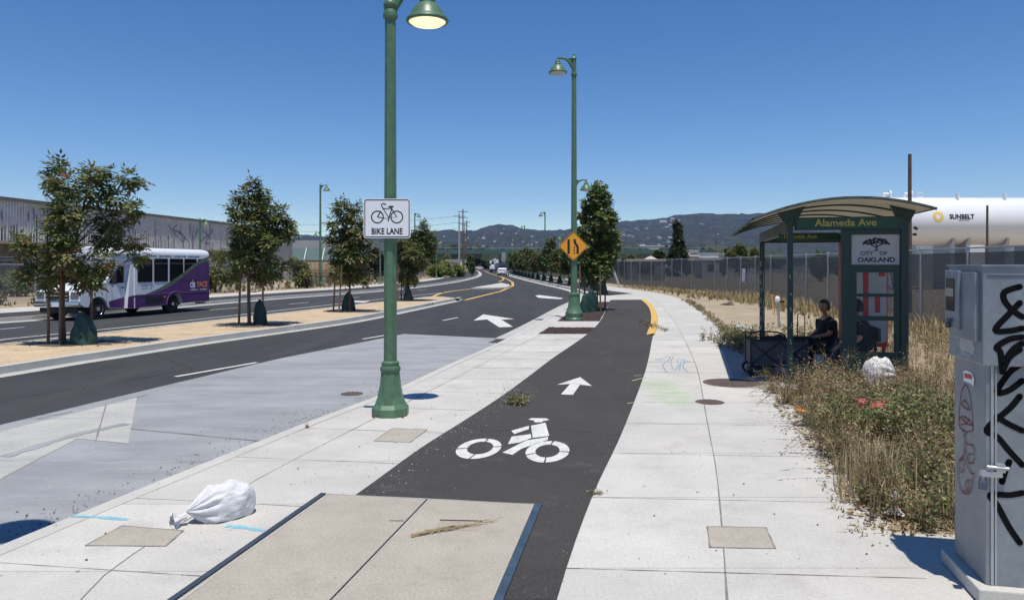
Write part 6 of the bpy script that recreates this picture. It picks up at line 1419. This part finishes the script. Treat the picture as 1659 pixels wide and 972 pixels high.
mb = MB(); mb.tube([(LC_ - 10, 5, 6.4), (LC_ - 10, 5, 7.2)], .25, 8); mb.tube([(LC_ + 5, 4, 6.4), (LC_ + 5, 4, 7.5)], .06, 6); mb.build('roof_vent', M['alu'], wh)

b2 = thing('industrial_building', 'low grey building with green awning beyond the warehouse', 'building', (-34, 118, 0), R(86))
mb = MB(); mb.box((8, 8, 2.9), (23, 16, 5.8)); mb.build('wall', mat('pale_grey_wall', (.33, .34, .34), .8, .1, .4, world=True), b2)
mb = MB(); mb.box((8, -.1, 1.1), (22.8, .3, 2.3)); mb.build('loading_opening', M['black'], b2)
b2.rotation_euler.z = R(0); b2.location = (-40.5, 116, 0)
mb = MB(); mb.prism([(-.3, 4.45), (-.05, 4.5), (-.05, 2.9), (-1.6, 2.7)], -3, 19, 'x'); aw = mb.build('awning', mat('teal_awning', (.035, .085, .085), .6, .25, .8, world=True), b2)
mb = MB(); 
for k in range(8): mb.tube([(-2 + k * 2.8, -.2, 4.6), (-2 + k * 2.8, -1.65, 2.75)], .05, 4)
mb.build('awning_rib', M['alu'], aw)
cn = thing('shipping_container', 'tan weathered container beside the lamp on the far sidewalk', 'container', (W(497, 460).x, 76, 0), R(-3))
mb = MB(); mb.box((1.6, 3, 1.12), (3.3, 6, 2.25)); mb.build('body', mat('container_tan', (.42, .33, .22), .8, .15, 1.2), cn)
mb = MB()
for k in range(9): mb.box((.1 + k * .38, -.03, 1.12), (.06, .05, 2.1))
for z_ in (.4, .95, 1.5): mb.box((1.6, -.045, z_), (3.2, .03, .05))
mb.build('door_ribs', mat('container_rib', (.3, .22, .14), .8, .15, 2), cn)
mb = MB(); mb.box((-.12, -.04, 1.1), (.2, .1, 2.35)); mb.build('dark_post', M['black'], cn)

def fence_line(name, label, pts, H, sp, m, alpha_m, cat='fence', arms=False):
    t = thing(name, label, cat); L_ = resample(pts, 60); mb = MB(); mb.fixn = False; loft(mb, setz(L_, .02), setz(L_, H)); mb.build('wire_mesh', alpha_m, t)
    mb = MB(); mb.tube(setz(L_, H), .025, 5); mb.build('top_rail', m, t); tot = sum((b - a).length for a, b in zip(L_, L_[1:])); n = int(tot / sp)
    for p in resample(pts, n):
        mb = MB(); mb.tube([(p.x, p.y, 0), (p.x, p.y, H + .02)], .04, 6)
        if arms: mb.tube([(p.x - .28, p.y, H + .35), (p.x, p.y, H), (p.x + .28, p.y, H + .35)], .025, 4)
        mb.build('post', m, t)
    if arms:
        mb = MB()
        for dx, dz in ((-.28, .35), (-.15, .2), (.15, .2), (.28, .35)): mb.tube([p + Vector((dx, 0, H + dz)) for p in setz(L_, 0)], .010, 3)
        mb.build('barbed_wire', m, t)
    return t
LFn = [p + Vector((-2.6, 0, 0)) for p in FSW if p.y < 62]
fence_line('chain_link_fence', 'barbed chain link fence on the left in front of the warehouse', LFn, 1.95, 3.4, M['alu'], M['mesh'], arms=True)
M['barm'] = mat('iron_bars', (.03, .03, .032), .6, .2, 4, alpha=.35)
LF2 = [p + Vector((-2.0, 0, 0)) for p in FSW if 61 < p.y < 100]
fence_line('iron_fence', 'low black iron fence behind the far sidewalk by the container', LF2, 1.25, 2.4, M['black'], M['barm'])
LF3 = [p + Vector((-2.5, 0, 0)) for p in FSW if 98 < p.y < 185]
fence_line('chain_link_fence', 'grey chain link fence with dry grass behind, by the yellow bushes', LF3, 1.8, 3.5, M['alu'], M['mesh'])
mb = MB(); mb.fixn = False
for _ in range(1500):
    p = wr.choice(FSW); off_ = wr.uniform(.6, 14); 
    if p.y > 190: continue
    if p.y < 100 and off_ > 3: off_ = wr.uniform(.3, 3)
    tuft(mb, (p.x - off_, p.y + wr.uniform(-2, 2), -.04), 8, wr.uniform(.15, .5) + (.6 if p.y > 100 else 0), .035, .6, [6, 3, 1.4, 1, 1.5])
for _ in range(60):
    p = wr.choice([q for q in FSW if 28 < q.y < 85]); bush(mb, (p.x - wr.uniform(1.2, 4), p.y, -.03), 8, wr.uniform(.4, 1.0), [1, 1, 5, 2, 4], leaf=.11, nl=10, stemw=.02)
tag(mb.build('far_verge_weeds', WM), kind='stuff')

# shrubs and background trees
def shrub(name, label, loc, blobs, ms, w_, dens, size, cat='shrub'):
    t = thing(name, label, cat, loc); mb = MB(); mb.fixn = False
    leafcloud(mb, blobs, dens, size, w_, leaflets=3, fl=1.8); mb.build('foliage', ms, t); mb = MB()
    for b_ in blobs[:6]: mb.tube([(b_[0] * .3, b_[1] * .3, 0), (b_[0] * .7, b_[1] * .7, b_[2] * .6), (b_[0], b_[1], b_[2])], [.08, .05, .02], 5)
    mb.build('stem', M['bark'], t); return t
rng = random.Random(31)
def scatter_blobs(n, wx_, wy_, z0, z1, r0, r1): return [(rng.uniform(-wx_, wx_), rng.uniform(-wy_, wy_), rng.uniform(z0, z1), rng.uniform(r0, r1)) for _ in range(n)]
YM = [M['leafY'], M['weedg'], M['leafD']]
shrub('bush', 'yellow-green flowering bush beside the utility poles, nearer the poles', (W(733, 449).x, 122, 0), scatter_blobs(12, 1.6, 1.5, .6, 2.3, .6, 1.0), YM, [5, 2, 2], 3, .22)
shrub('bush', 'yellow-green flowering bush beside the utility poles, further left', (W(713, 450).x, 116, 0), scatter_blobs(12, 1.9, 1.5, .5, 2.0, .6, .9), YM, [5, 2, 2], 3, .22)
shrub('bush', 'grey-green bush low against the warehouse at the far left', (W(30, 478).x, 46, 0), scatter_blobs(10, 1.5, .8, .4, 1.1, .4, .7), [M['weedg'], M['olivew'], M['leafA']], [3, 3, 2], 6, .12)
shrub('bush', 'tall green bush just right of the bus rear by the fence', (W(358, 473).x, 52, 0), scatter_blobs(10, .9, .6, .5, 1.6, .35, .6), [M['weedg'], M['leafA'], M['leafB']], [3, 3, 2], 6, .14)
shrub('bush', 'green bush between the container and the second median tree', (W(478, 468).x, 62, 0), scatter_blobs(10, .8, .6, .4, 2.2, .3, .6), [M['leafA'], M['leafB'], M['weedg']], [3, 3, 2], 5, .16)
def bgtree(name, label, px, ytop, ybase, wpx, d, ms, w_, shape='round', dens=2.2, size=.4, n=16, cat='tree'):
    x_ = (px - CX) / FPX * d; ht = CAMH + (HY - ytop) / FPX * d; W_ = wpx / FPX * d / 2; hb = max(.8, ht * .22); bl = []
    for i in range(n):
        f = (i + .5) / n
        ww = W_ * ((1 - f) ** .8 * 1.0 + .08 if shape == 'cone' else math.sin(math.pi * min(.93, f * .8 + .2)) ** .7); r_ = max(W_ * .28, ww * .45)
        for _ in range(2 if shape == 'cone' else 3): a = rng.uniform(0, 6.28); q = rng.uniform(.3, .75); bl.append((math.cos(a) * ww * q, math.sin(a) * ww * q, hb + (ht - hb - r_ * .6) * f, r_ * rng.uniform(.7, 1.1)))
    t = make_tree(name, label, (x_, d, 0), bl, ms, w_, W_ * .08 + .05, size, dens, cat=cat, first=hb * .6, leaflets=3, fl=1.9, droop=.2); return t
CMt = [M['conif'], M['leafC'], M['leafA']]
bgtree('conifer', 'dark ragged conifer standing behind the fence left of the shelter', 1097, 359, 420, 38, 125, CMt, [6, 3, .6], 'cone', 2.4, .45, 16)
bgtree('broadleaf_tree', 'low dark round tree left of the conifer behind the fence', 1066, 405, 425, 34, 150, CMt, [5, 3, .5], 'round', 1.8, .45, 7)
bgtree('broadleaf_tree', 'rounded olive tree behind the fence just left of the shelter', 1200, 396, 420, 44, 140, LF, [4, 4, 3, 0], 'round', 2.0, .45, 9)
bgtree('broadleaf_tree', 'small green tree touching the left edge of the shelter in the distance', 1222, 402, 420, 24, 150, LF, [4, 3, 4, 0], 'round', 2.0, .45, 6)
bgtree('purple_tree', 'dark purple tree between the third median tree and the nearest lamp', 607, 402, 455, 40, 100, [M['leafP'], M['leafC']], [5, 1.4], 'round', 2.6, .32, 9)
bgtree('broadleaf_tree', 'dark tree behind the fourth median tree', 640, 392, 440, 30, 130, LF, [2, 2, 5, 0], 'round', 2.0, .4, 8)
bgtree('broadleaf_tree', 'dark green tree behind the right side of the fourth median tree', 700, 408, 440, 26, 135, LF, [2, 1, 6, 0], 'round', 2.0, .4, 7)
bgtree('street_tree', 'dark bushy tree in the planter at the left kerb bend', 765, 425, 449, 8, 128, LC, [1, 1, 5, 0], 'round', 5, .28, 8)
bgtree('broadleaf_tree', 'small dark tree at the left kerb bend beyond the planter tree', 762, 414, 440, 14, 170, LC, [2, 1, 5, 0], 'round', 2.4, .35, 6)
bgtree('broadleaf_tree', 'palm-like tuft of a tree showing over the warehouse roof', 356, 355, 440, 12, 115, LF, [2, 2, 3, 0], 'round', 2, .5, 5)
bgtree('broadleaf_tree', 'tree behind the fence near the far end of the overpass', 1022, 412, 430, 18, 190, LF, [2, 1, 5, 0], 'round', 2, .45, 5)
bgtree('cypress', 'narrow dark cypress far behind the fence left of the olive tree', 1176, 402, 425, 7, 180, CMt, [5, 2, 0], 'cone', 3, .4, 8)
for i, (px, yt, wd_, d, lb) in enumerate([(1012, 418, 26, 105, 'low scrubby tree just behind the fence bend'), (1040, 421, 24, 115, 'squat green tree behind the fence near the gravel pile'), (1112, 419, 26, 135, 'squat dark tree touching the right side of the conifer'), (1142, 421, 22, 120, 'low olive tree under the long white building'), (1172, 420, 20, 125, 'low dark tree under the cypress'), (1330, 408, 40, 90, 'dark tree seen through the open bays of the shelter'), (1370, 404, 36, 100, 'green tree hidden mostly by the shelter end wall'), (792, 421, 10, 345, 'dark tree at the underpass mouth right of the box truck'), (858, 424, 30, 250, 'broad dark tree behind the far kerb trees, nearest the white car'), (885, 423, 30, 240, 'broad dark tree behind the far kerb trees by the tall thin lamp')]):
    bgtree('broadleaf_tree', lb, px, yt, 440, wd_, d, LC, [2, 1, 5, 1], 'round', 1.8, .4, 5)
for i, (px, yt, d) in enumerate([(560, 396, 160), (585, 404, 150), (724, 414, 230), (745, 418, 260), (690, 416, 200), (820, 424, 300), (845, 421, 330), (870, 418, 260), (1128, 412, 230), (1150, 415, 260)]):
    bgtree('broadleaf_tree', 'distant dark tree seen %s' % ['over the container left of the lamp pole', 'behind the bike lane sign, left part', 'left of the utility poles under the overpass', 'at the foot of the utility poles', 'above the dry grass across the road', 'beside the truck under the overpass', 'above the young trees by the overpass, left', 'above the young trees by the overpass, right', 'right of the conifer behind the fence', 'midway between the conifer and the olive tree'][i], px, yt, 440, 20, d, LC, [2, 1, 5, 1], 'round', 1.6, .6, 5)

# utility poles
def upole(label, px, ytop, yb, m, rad, arms=3, d=None):
    d = d or W(px, yb).y; h = CAMH + (HY - ytop) / FPX * d; t = thing('utility_pole', label, 'utility pole', ((px - CX) / FPX * d, d, 0), 0, 'utility poles by the left bend')
    mb = MB(); mb.tube([(0, 0, 0), (0, 0, h)], [rad, rad * .65], 8); mb.build('pole', m, t)
    for k in range(arms):
        z = h - .7 - k * 1.5; mb = MB(); mb.box((0, -.15, z), (2.6 - .3 * (k % 2), .12, .14)); a_ = mb.build('crossarm', m, t); mb = MB()
        for x_ in (-1.15, -.6, .6, 1.15): mb.lathe([(.05, 0), (.07, .08), (.05, .18), (.001, .22)], 6, c=(x_, -.15, z + .07))
        mb.build('insulator', M['alu'], a_)
    if arms > 1: mb = MB(); mb.lathe([(.28, 0), (.3, .05), (.3, .8), (.1, .95)], 12, c=(.5, 0, h * .62)); mb.build('transformer', M['alu'], t)
    return t, h
U = [upole('pale grey pole, leftmost of the cluster at the left bend', 744, 346, 443.5, M['alu'], .24, 1), upole('brown pole with three crossarms right of the pale grey pole', 750, 339, 442, M['polewood'], .22, 3), upole('brown pole rightmost of the cluster at the left bend', 756, 357, 438.5, M['polewood'], .22, 2), upole('thin brown pole between the two brown poles', 752.5, 362, 437.5, M['polewood'], .2, 2)]
upole('distant brown pole above the young trees, right one', 843, 385, 436, M['polewood'], .2, 1); upole('distant brown pole above the young trees, left one', 833, 383, 435.5, M['polewood'], .2, 1)
upole('dark pole behind the fence right of the conifer, left one', 1137, 392, 440, M['polewood'], .15, 1); upole('dark pole behind the fence right of the conifer, right one', 1160, 388, 440, M['polewood'], .15, 1)
wi = thing('overhead_wires', 'thin overhead wires running from the poles to the left', 'wires'); 
for dz in (-.5, -2.0, -3.4):
    mb = MB(); a = U[0][0].location + Vector((0, 0, U[0][1] + dz)); b = Vector((-75, 150, 13.0 + dz)); pts = [a.lerp(b, f) + Vector((0, 0, -2.2 * 4 * f * (1 - f))) for f in [i / 12 for i in range(13)]]; mb.tube(pts, .03, 3); mb.build('wire', M['black'], wi)

# overpass
ov = thing('overpass', 'green-railed concrete railway overpass crossing the road', 'overpass', (0, 330, 0), R(-2)); 
mb = MB(); mb.box((-8, 0, 7.6), (190, 9, 1.0)); mb.build('deck', mat('overpass_concrete', (.22, .23, .22), .9, .15, .2), ov)
mb = MB(); mb.box((-8, -4.7, 7.9), (190, .3, 1.7)); mb.build('girder', mat('teal_girder', (.045, .10, .095), .7, .2, .1), ov)
mb = MB()
for k in range(64): mb.box((-102 + k * 3, -4.75, 9.2), (.12, .12, .9))
mb.box((-8, -4.75, 9.6), (190, .12, .12)); mb.build('railing', M['alu'], ov)
for x_ in (-88, -62, -42, -26, 6, 26, 48, 72): mb = MB(); mb.box((x_, 0, 3.5), (1.6, 6, 7.2)); mb.build('pier', mat('pier', (.3, .29, .27), .9, .1, .3) if x_ == -88 else bpy.data.materials['pier'], ov)

# low buildings in the middle distance
cols = [(.55, .54, .50), (.42, .38, .33), (.30, .30, .31), (.62, .62, .62), (.35, .25, .2), (.24, .27, .30)]
def house_mesh(w_, l_, h_, rh, ci):
    mb = MB(); mb.box((0, 0, h_ / 2), (w_, l_, h_)); return mb
bm_ = [mat('building_paint_%s' % n_, c_, .85, .12, .2) for n_, c_ in zip(('cream', 'tan', 'grey', 'white', 'brown', 'slate'), cols)]
rf = [mat('roof_grey', (.12, .12, .125), .9, .2, .3), mat('roof_brown', (.16, .10, .075), .9, .2, .3)]
def house(name, label, loc, rz, w_, l_, h_, rh, ci, cat='house', group=None, win=True):
    t = thing(name, label, cat, loc, rz, group)
    mb = MB(); mb.box((0, 0, h_ / 2), (w_, l_, h_)); wl = mb.build('wall', bm_[ci], t)
    mb = MB()
    if rh > .3: mb.prism([(-w_ / 2 - .4, h_), (w_ / 2 + .4, h_), (0, h_ + rh)], -l_ / 2 - .4, l_ / 2 + .4, 'y')
    else: mb.box((0, 0, h_ + .15), (w_ + .3, l_ + .3, .3))
    mb.build('roof', rf[ci % 2] if rh > .3 else bm_[(ci + 2) % 6], t)
    if win:
        n = max(1, int(w_ / 3.5))
        for k in range(n): mb = MB(); mb.box((-w_ / 2 + (k + .5) * w_ / n, -l_ / 2 - .02, h_ * .55), (w_ / n * .45, .05, min(1.4, h_ * .4))); mb.build('window', M['glass'], t)
    return t
specs = [(1119, 405, 24, 190, 3, .2, 'white flat building right of the conifer above the fence'), (1085, 412, 30, 210, 2, 1.5, 'grey gabled shed behind the low dark tree'), (1150, 410, 34, 170, 3, .2, 'long white building behind the fence between two poles'), (1105, 414, 60, 160, 4, .2, 'brown low shed below the conifer'), (1190, 411, 40, 230, 1, .2, 'tan building behind the olive tree'), (1030, 417, 30, 250, 2, 1.5, 'grey gabled roof by the overpass end'), (1005, 421, 26, 120, 5, .2, 'slate low building at the fence bend'),
         (668, 402, 18, 150, 3, .2, 'white roof peeping left of the fourth median tree'), (716, 424, 44, 170, 2, .2, 'grey building with white end left of the utility poles'), (590, 395, 40, 145, 5, .2, 'slate building behind the bike lane sign'), (735, 421, 30, 220, 0, .2, 'cream building behind the utility poles'), (805, 424, 34, 420, 1, .2, 'tan building beyond the underpass, right'), (770, 424, 22, 430, 0, .2, 'cream building beyond the underpass, left'), (840, 425, 30, 380, 3, .2, 'white building behind the young trees by the overpass'), (880, 425, 36, 360, 4, .2, 'brown building behind the young trees, far right'), (540, 407, 30, 170, 0, .2, 'cream wall right of the tan container'), (1160, 418, 26, 110, 0, .2, 'cream trailer low behind the fence'), (1055, 421, 60, 95, 2, .2, 'grey yard shed behind the fence bend')]
specs += [(752, 421, 14, 350, 3, .2, 'white shed under the overpass left of the road'), (822, 421, 18, 352, 5, .2, 'slate shed under the overpass right of the truck'), (845, 426, 30, 300, 1, .2, 'tan low building right of the white car'), (800, 417, 40, 460, 2, 2, 'grey gabled building above the truck beyond the overpass'), (868, 417, 40, 440, 3, .2, 'white building above the overpass railing, right of the truck'), (730, 416, 30, 470, 0, 1.5, 'cream gabled building just over the overpass at left'), (905, 419, 50, 480, 1, .2, 'tan building over the overpass near the diamond sign'), (700, 430, 50, 140, 5, .2, 'slate shed behind the yellow bushes')]
for px, yt, wpx, d, ci, rh, lb in specs:
    ht = CAMH + (HY - yt) / FPX * d; house('building', lb, ((px - CX) / FPX * d, d + 5, 0), R(rng.uniform(-8, 8)), wpx / FPX * d, 9, ht - rh, rh, ci, 'building')
gp = thing('gravel_pile', 'pale conical gravel pile behind the fence bend', 'gravel pile', (P(1054, 430, 130).x, 130, 0)); mb = MB(); mb.lathe([(6.0, 0), (3.4, 1.6), (1.2, 3.0), (.2, 3.5), (.001, 3.55)], 20); mb.build('gravel', M['gutter'], gp, smooth=60)

# ------------------------------------------------------------------ hills, far town, haze
sky_pts = [(-700, 372), (-200, 368), (200, 372), (420, 378), (480, 380), (540, 384), (600, 381), (680, 377), (725, 373), (745, 375), (770, 374), (790, 367), (810, 364.5), (830, 366), (850, 371), (880, 374), (910, 373), (950, 367), (985, 361), (1010, 359), (1040, 357), (1078, 354), (1090, 349), (1130, 346.5), (1180, 347), (1250, 346), (1330, 345), (1450, 350), (1600, 352), (1800, 350), (2300, 360)]
def skyl(px):
    for (a, ya), (b, yb) in zip(sky_pts, sky_pts[1:]):
        if a <= px <= b: f = (px - a) / (b - a); f = f * f * (3 - 2 * f); return ya + (yb - ya) * f
    return 372
from mathutils import noise as mn_
def hz(X, Yd):
    px = CX + X / Yd * FPX; H = (HY - skyl(px)) / FPX * 5600
    t_ = (Yd - 2500) / 3100; 
    if t_ < 0: return -.2
    f = min(1.0, t_); base_ = H * (f ** .9) * (1 - max(0, t_ - 1) * .6)
    nz = mn_.noise(Vector((X / 700, Yd / 700, 0))) * 42 + mn_.noise(Vector((X / 260, Yd / 260, 3))) * 16; return max(-.2, base_ + nz * math.sin(math.pi * min(1, f)) + 1.0)
mb = MB(); mb.fixn = False; NX, NY = 520, 110; vs = []
for j in range(NY):
    Yd = 2450 + (6100 - 2450) * j / (NY - 1)
    for i in range(NX):
        px = -700 + 3000 * i / (NX - 1); X = (px - CX) / FPX * Yd; z = hz(X, Yd) + (mn_.noise(Vector((X / 45, Yd / 60, 7))) * 13 + mn_.noise(Vector((X / 16, Yd / 60, 1))) * 9 if j > 2 else -1)
        vs.append((X, Yd, z))
mb.add(vs, [(j * NX + i, j * NX + i + 1, (j + 1) * NX + i + 1, (j + 1) * NX + i) for j in range(NY - 1) for i in range(NX - 1)])
M['hill'] = mat('wooded_hill', (.020, .027, .019), 1, .6, .010, 0, world=True, fine=(.035, .6)); stains(M['hill'], .004, .60, .72, (.075, .07, .045), .5); stains(M['hill'], .03, .56, .66, (.05, .055, .035), .6); stains(M['hill'], .02, .40, .30, (.006, .009, .007), .8, seed=50)
hl = mb.build('hills', M['hill'], smooth=60); tag(hl, kind='structure')
rng = random.Random(77); H0 = [house('hillside_house', '', (0, 0, 0), 0, 13, 11, 6, 3, c_, group='houses on the hills', win=False) for c_ in (0, 3, 1, 2)]
big = house('hillside_building', 'large pale tiered building on the hill left of the conifer', (0, 0, 0), 0, 46, 20, 16, .2, 3)
def onhill(o, px, Yd, lab=None):
    X = (px - CX) / FPX * Yd; o.location = (X, Yd, hz(X, Yd)); 
    if lab: tag(o, lab)
onhill(big, 1074, 4900); 
for i, (px, yd) in enumerate([(1086, 4600), (1078, 4300), (1089, 4950), (1082, 4050)]):
    b_ = copy_tree(big); b_.scale = (.5, .6, .55 + .1 * i); onhill(b_, px, yd, ['smaller white block below the large pale hillside building', 'lower white block under the large pale hillside building', 'white block right of the large pale hillside building', 'pale bluish block lowest under the large hillside building'][i])
for i in range(215):
    t = H0[i % 4] if i < 4 else copy_tree(H0[rng.choice([0, 1, 1, 2, 3])]); px = rng.choice([rng.uniform(690, 1000), rng.uniform(690, 1250), rng.uniform(470, 720), rng.uniform(1000, 1100)])
    yd = 2600 + 2300 * rng.random() ** 1.25; cl = {0: 'cream', 3: 'white', 1: 'tan', 2: 'grey'}; ci_ = 0; onhill(t, px, yd, 'small pale house %s on the %s slope %s' % ('standing alone' if rng.random() < .5 else 'among dark trees', 'lower' if yd < 3100 else ('middle' if yd < 4100 else 'upper'), 'above the warehouse lots at left' if px < 620 else 'left of the utility poles' if px < 745 else 'above the traffic island' if px < 830 else 'above the young kerb trees' if px < 930 else 'right of the columnar tree' if px < 1040 else 'behind the conifer' if px < 1110 else 'between the conifer and the shelter')); s_ = rng.uniform(.7, 1.35); t.scale = (s_ * rng.uniform(.6, 1.1), s_, s_ * rng.uniform(1, 1.7)); t.rotation_euler = (0, 0, rng.uniform(-.6, .6))
# town and woods between the overpass and the hills
mb = MB(); mb.fixn = False
for i in range(2600):
    d = 420 + 2300 * rng.random() ** 1.3; px = rng.uniform(440, 1260); X = (px - CX) / FPX * d; h = rng.uniform(5, 13) + d * .004; r_ = rng.uniform(3, 9)
    k = 7; ph = rng.uniform(0, 6); ring1 = [(X + r_ * math.cos(a + ph) * rng.uniform(.8, 1.2), d + r_ * math.sin(a + ph), h * .35 * rng.uniform(.8, 1.2)) for a in [j * 6.283 / k for j in range(k)]]; ring2 = [(X + r_ * .7 * math.cos(a + ph) * rng.uniform(.7, 1.2), d + r_ * .7 * math.sin(a + ph), h * .8 * rng.uniform(.85, 1.15)) for a in [j * 6.283 / k for j in range(k)]]; ring0 = [(X + r_ * .6 * math.cos(a), d + r_ * .6 * math.sin(a), -.2) for a in [j * 6.283 / k for j in range(k)]]
    mb.add(ring0 + ring1 + ring2 + [(X, d, h)], [(j, (j + 1) % k, k + (j + 1) % k, k + j) for j in range(k)] + [(k + j, k + (j + 1) % k, 2 * k + (j + 1) % k, 2 * k + j) for j in range(k)] + [(2 * k + j, 2 * k + (j + 1) % k, 3 * k) for j in range(k)], rng.randint(0, 1))
tag(mb.build('far_woods', [M['conif'], M['hill']]), kind='stuff')
H1 = [house('town_building', '', (0, 0, 0), 0, 22, 14, 8, .2, c_, 'building', 'pale buildings of the far town', False) for c_ in (3, 0, 1)]
for i in range(130):
    t = H1[i] if i < 3 else copy_tree(H1[i % 3]); d = 450 + 1900 * rng.random(); px = rng.uniform(470, 1250); t.location = ((px - CX) / FPX * d, d, -.2); s_ = rng.uniform(.5, 1.4) * (1 + d / 2500); t.scale = (s_, s_, s_ * rng.uniform(.8, 1.3)); t.rotation_euler = (0, 0, rng.uniform(-.4, .4)); tag(t, '%s town building %s' % (['white', 'cream', 'tan'][i if i < 3 else i % 3], 'beyond the warehouse lots, left of the lamp' if px < 560 else 'behind the bike lane sign and fourth median tree' if px < 700 else 'around the utility poles over the overpass' if px < 780 else 'above the overpass over the white car' if px < 850 else 'behind the far kerb trees left of the diamond sign' if px < 930 else 'behind the columnar tree' if px < 1000 else 'over the fence between columnar tree and conifer' if px < 1085 else 'over the fence between conifer and olive tree' if px < 1190 else 'far behind the olive tree by the shelter'))

hm = bpy.data.materials.new('haze_air'); hm.use_nodes = True; nt = hm.node_tree; nt.nodes.remove(nt.nodes['Principled BSDF']); pv = nt.nodes.new('ShaderNodeVolumePrincipled')
pv.inputs['Color'].default_value = (.34, .52, 1, 1); pv.inputs['Density'].default_value = 4e-5; pv.inputs['Anisotropy'].default_value = 0.1
nt.links.new(pv.outputs[0], nt.nodes['Material Output'].inputs['Volume'])
mb = MB(); mb.box((0, 2800, 299), (13400, 7600, 602)); tag(mb.build('haze', hm), kind='stuff')
for o in bpy.data.objects:
    if o.parent is None and o.type != 'CAMERA' and o.type != 'LIGHT' and 'kind' not in o and 'label' not in o: print('UNLABELLED', o.name)
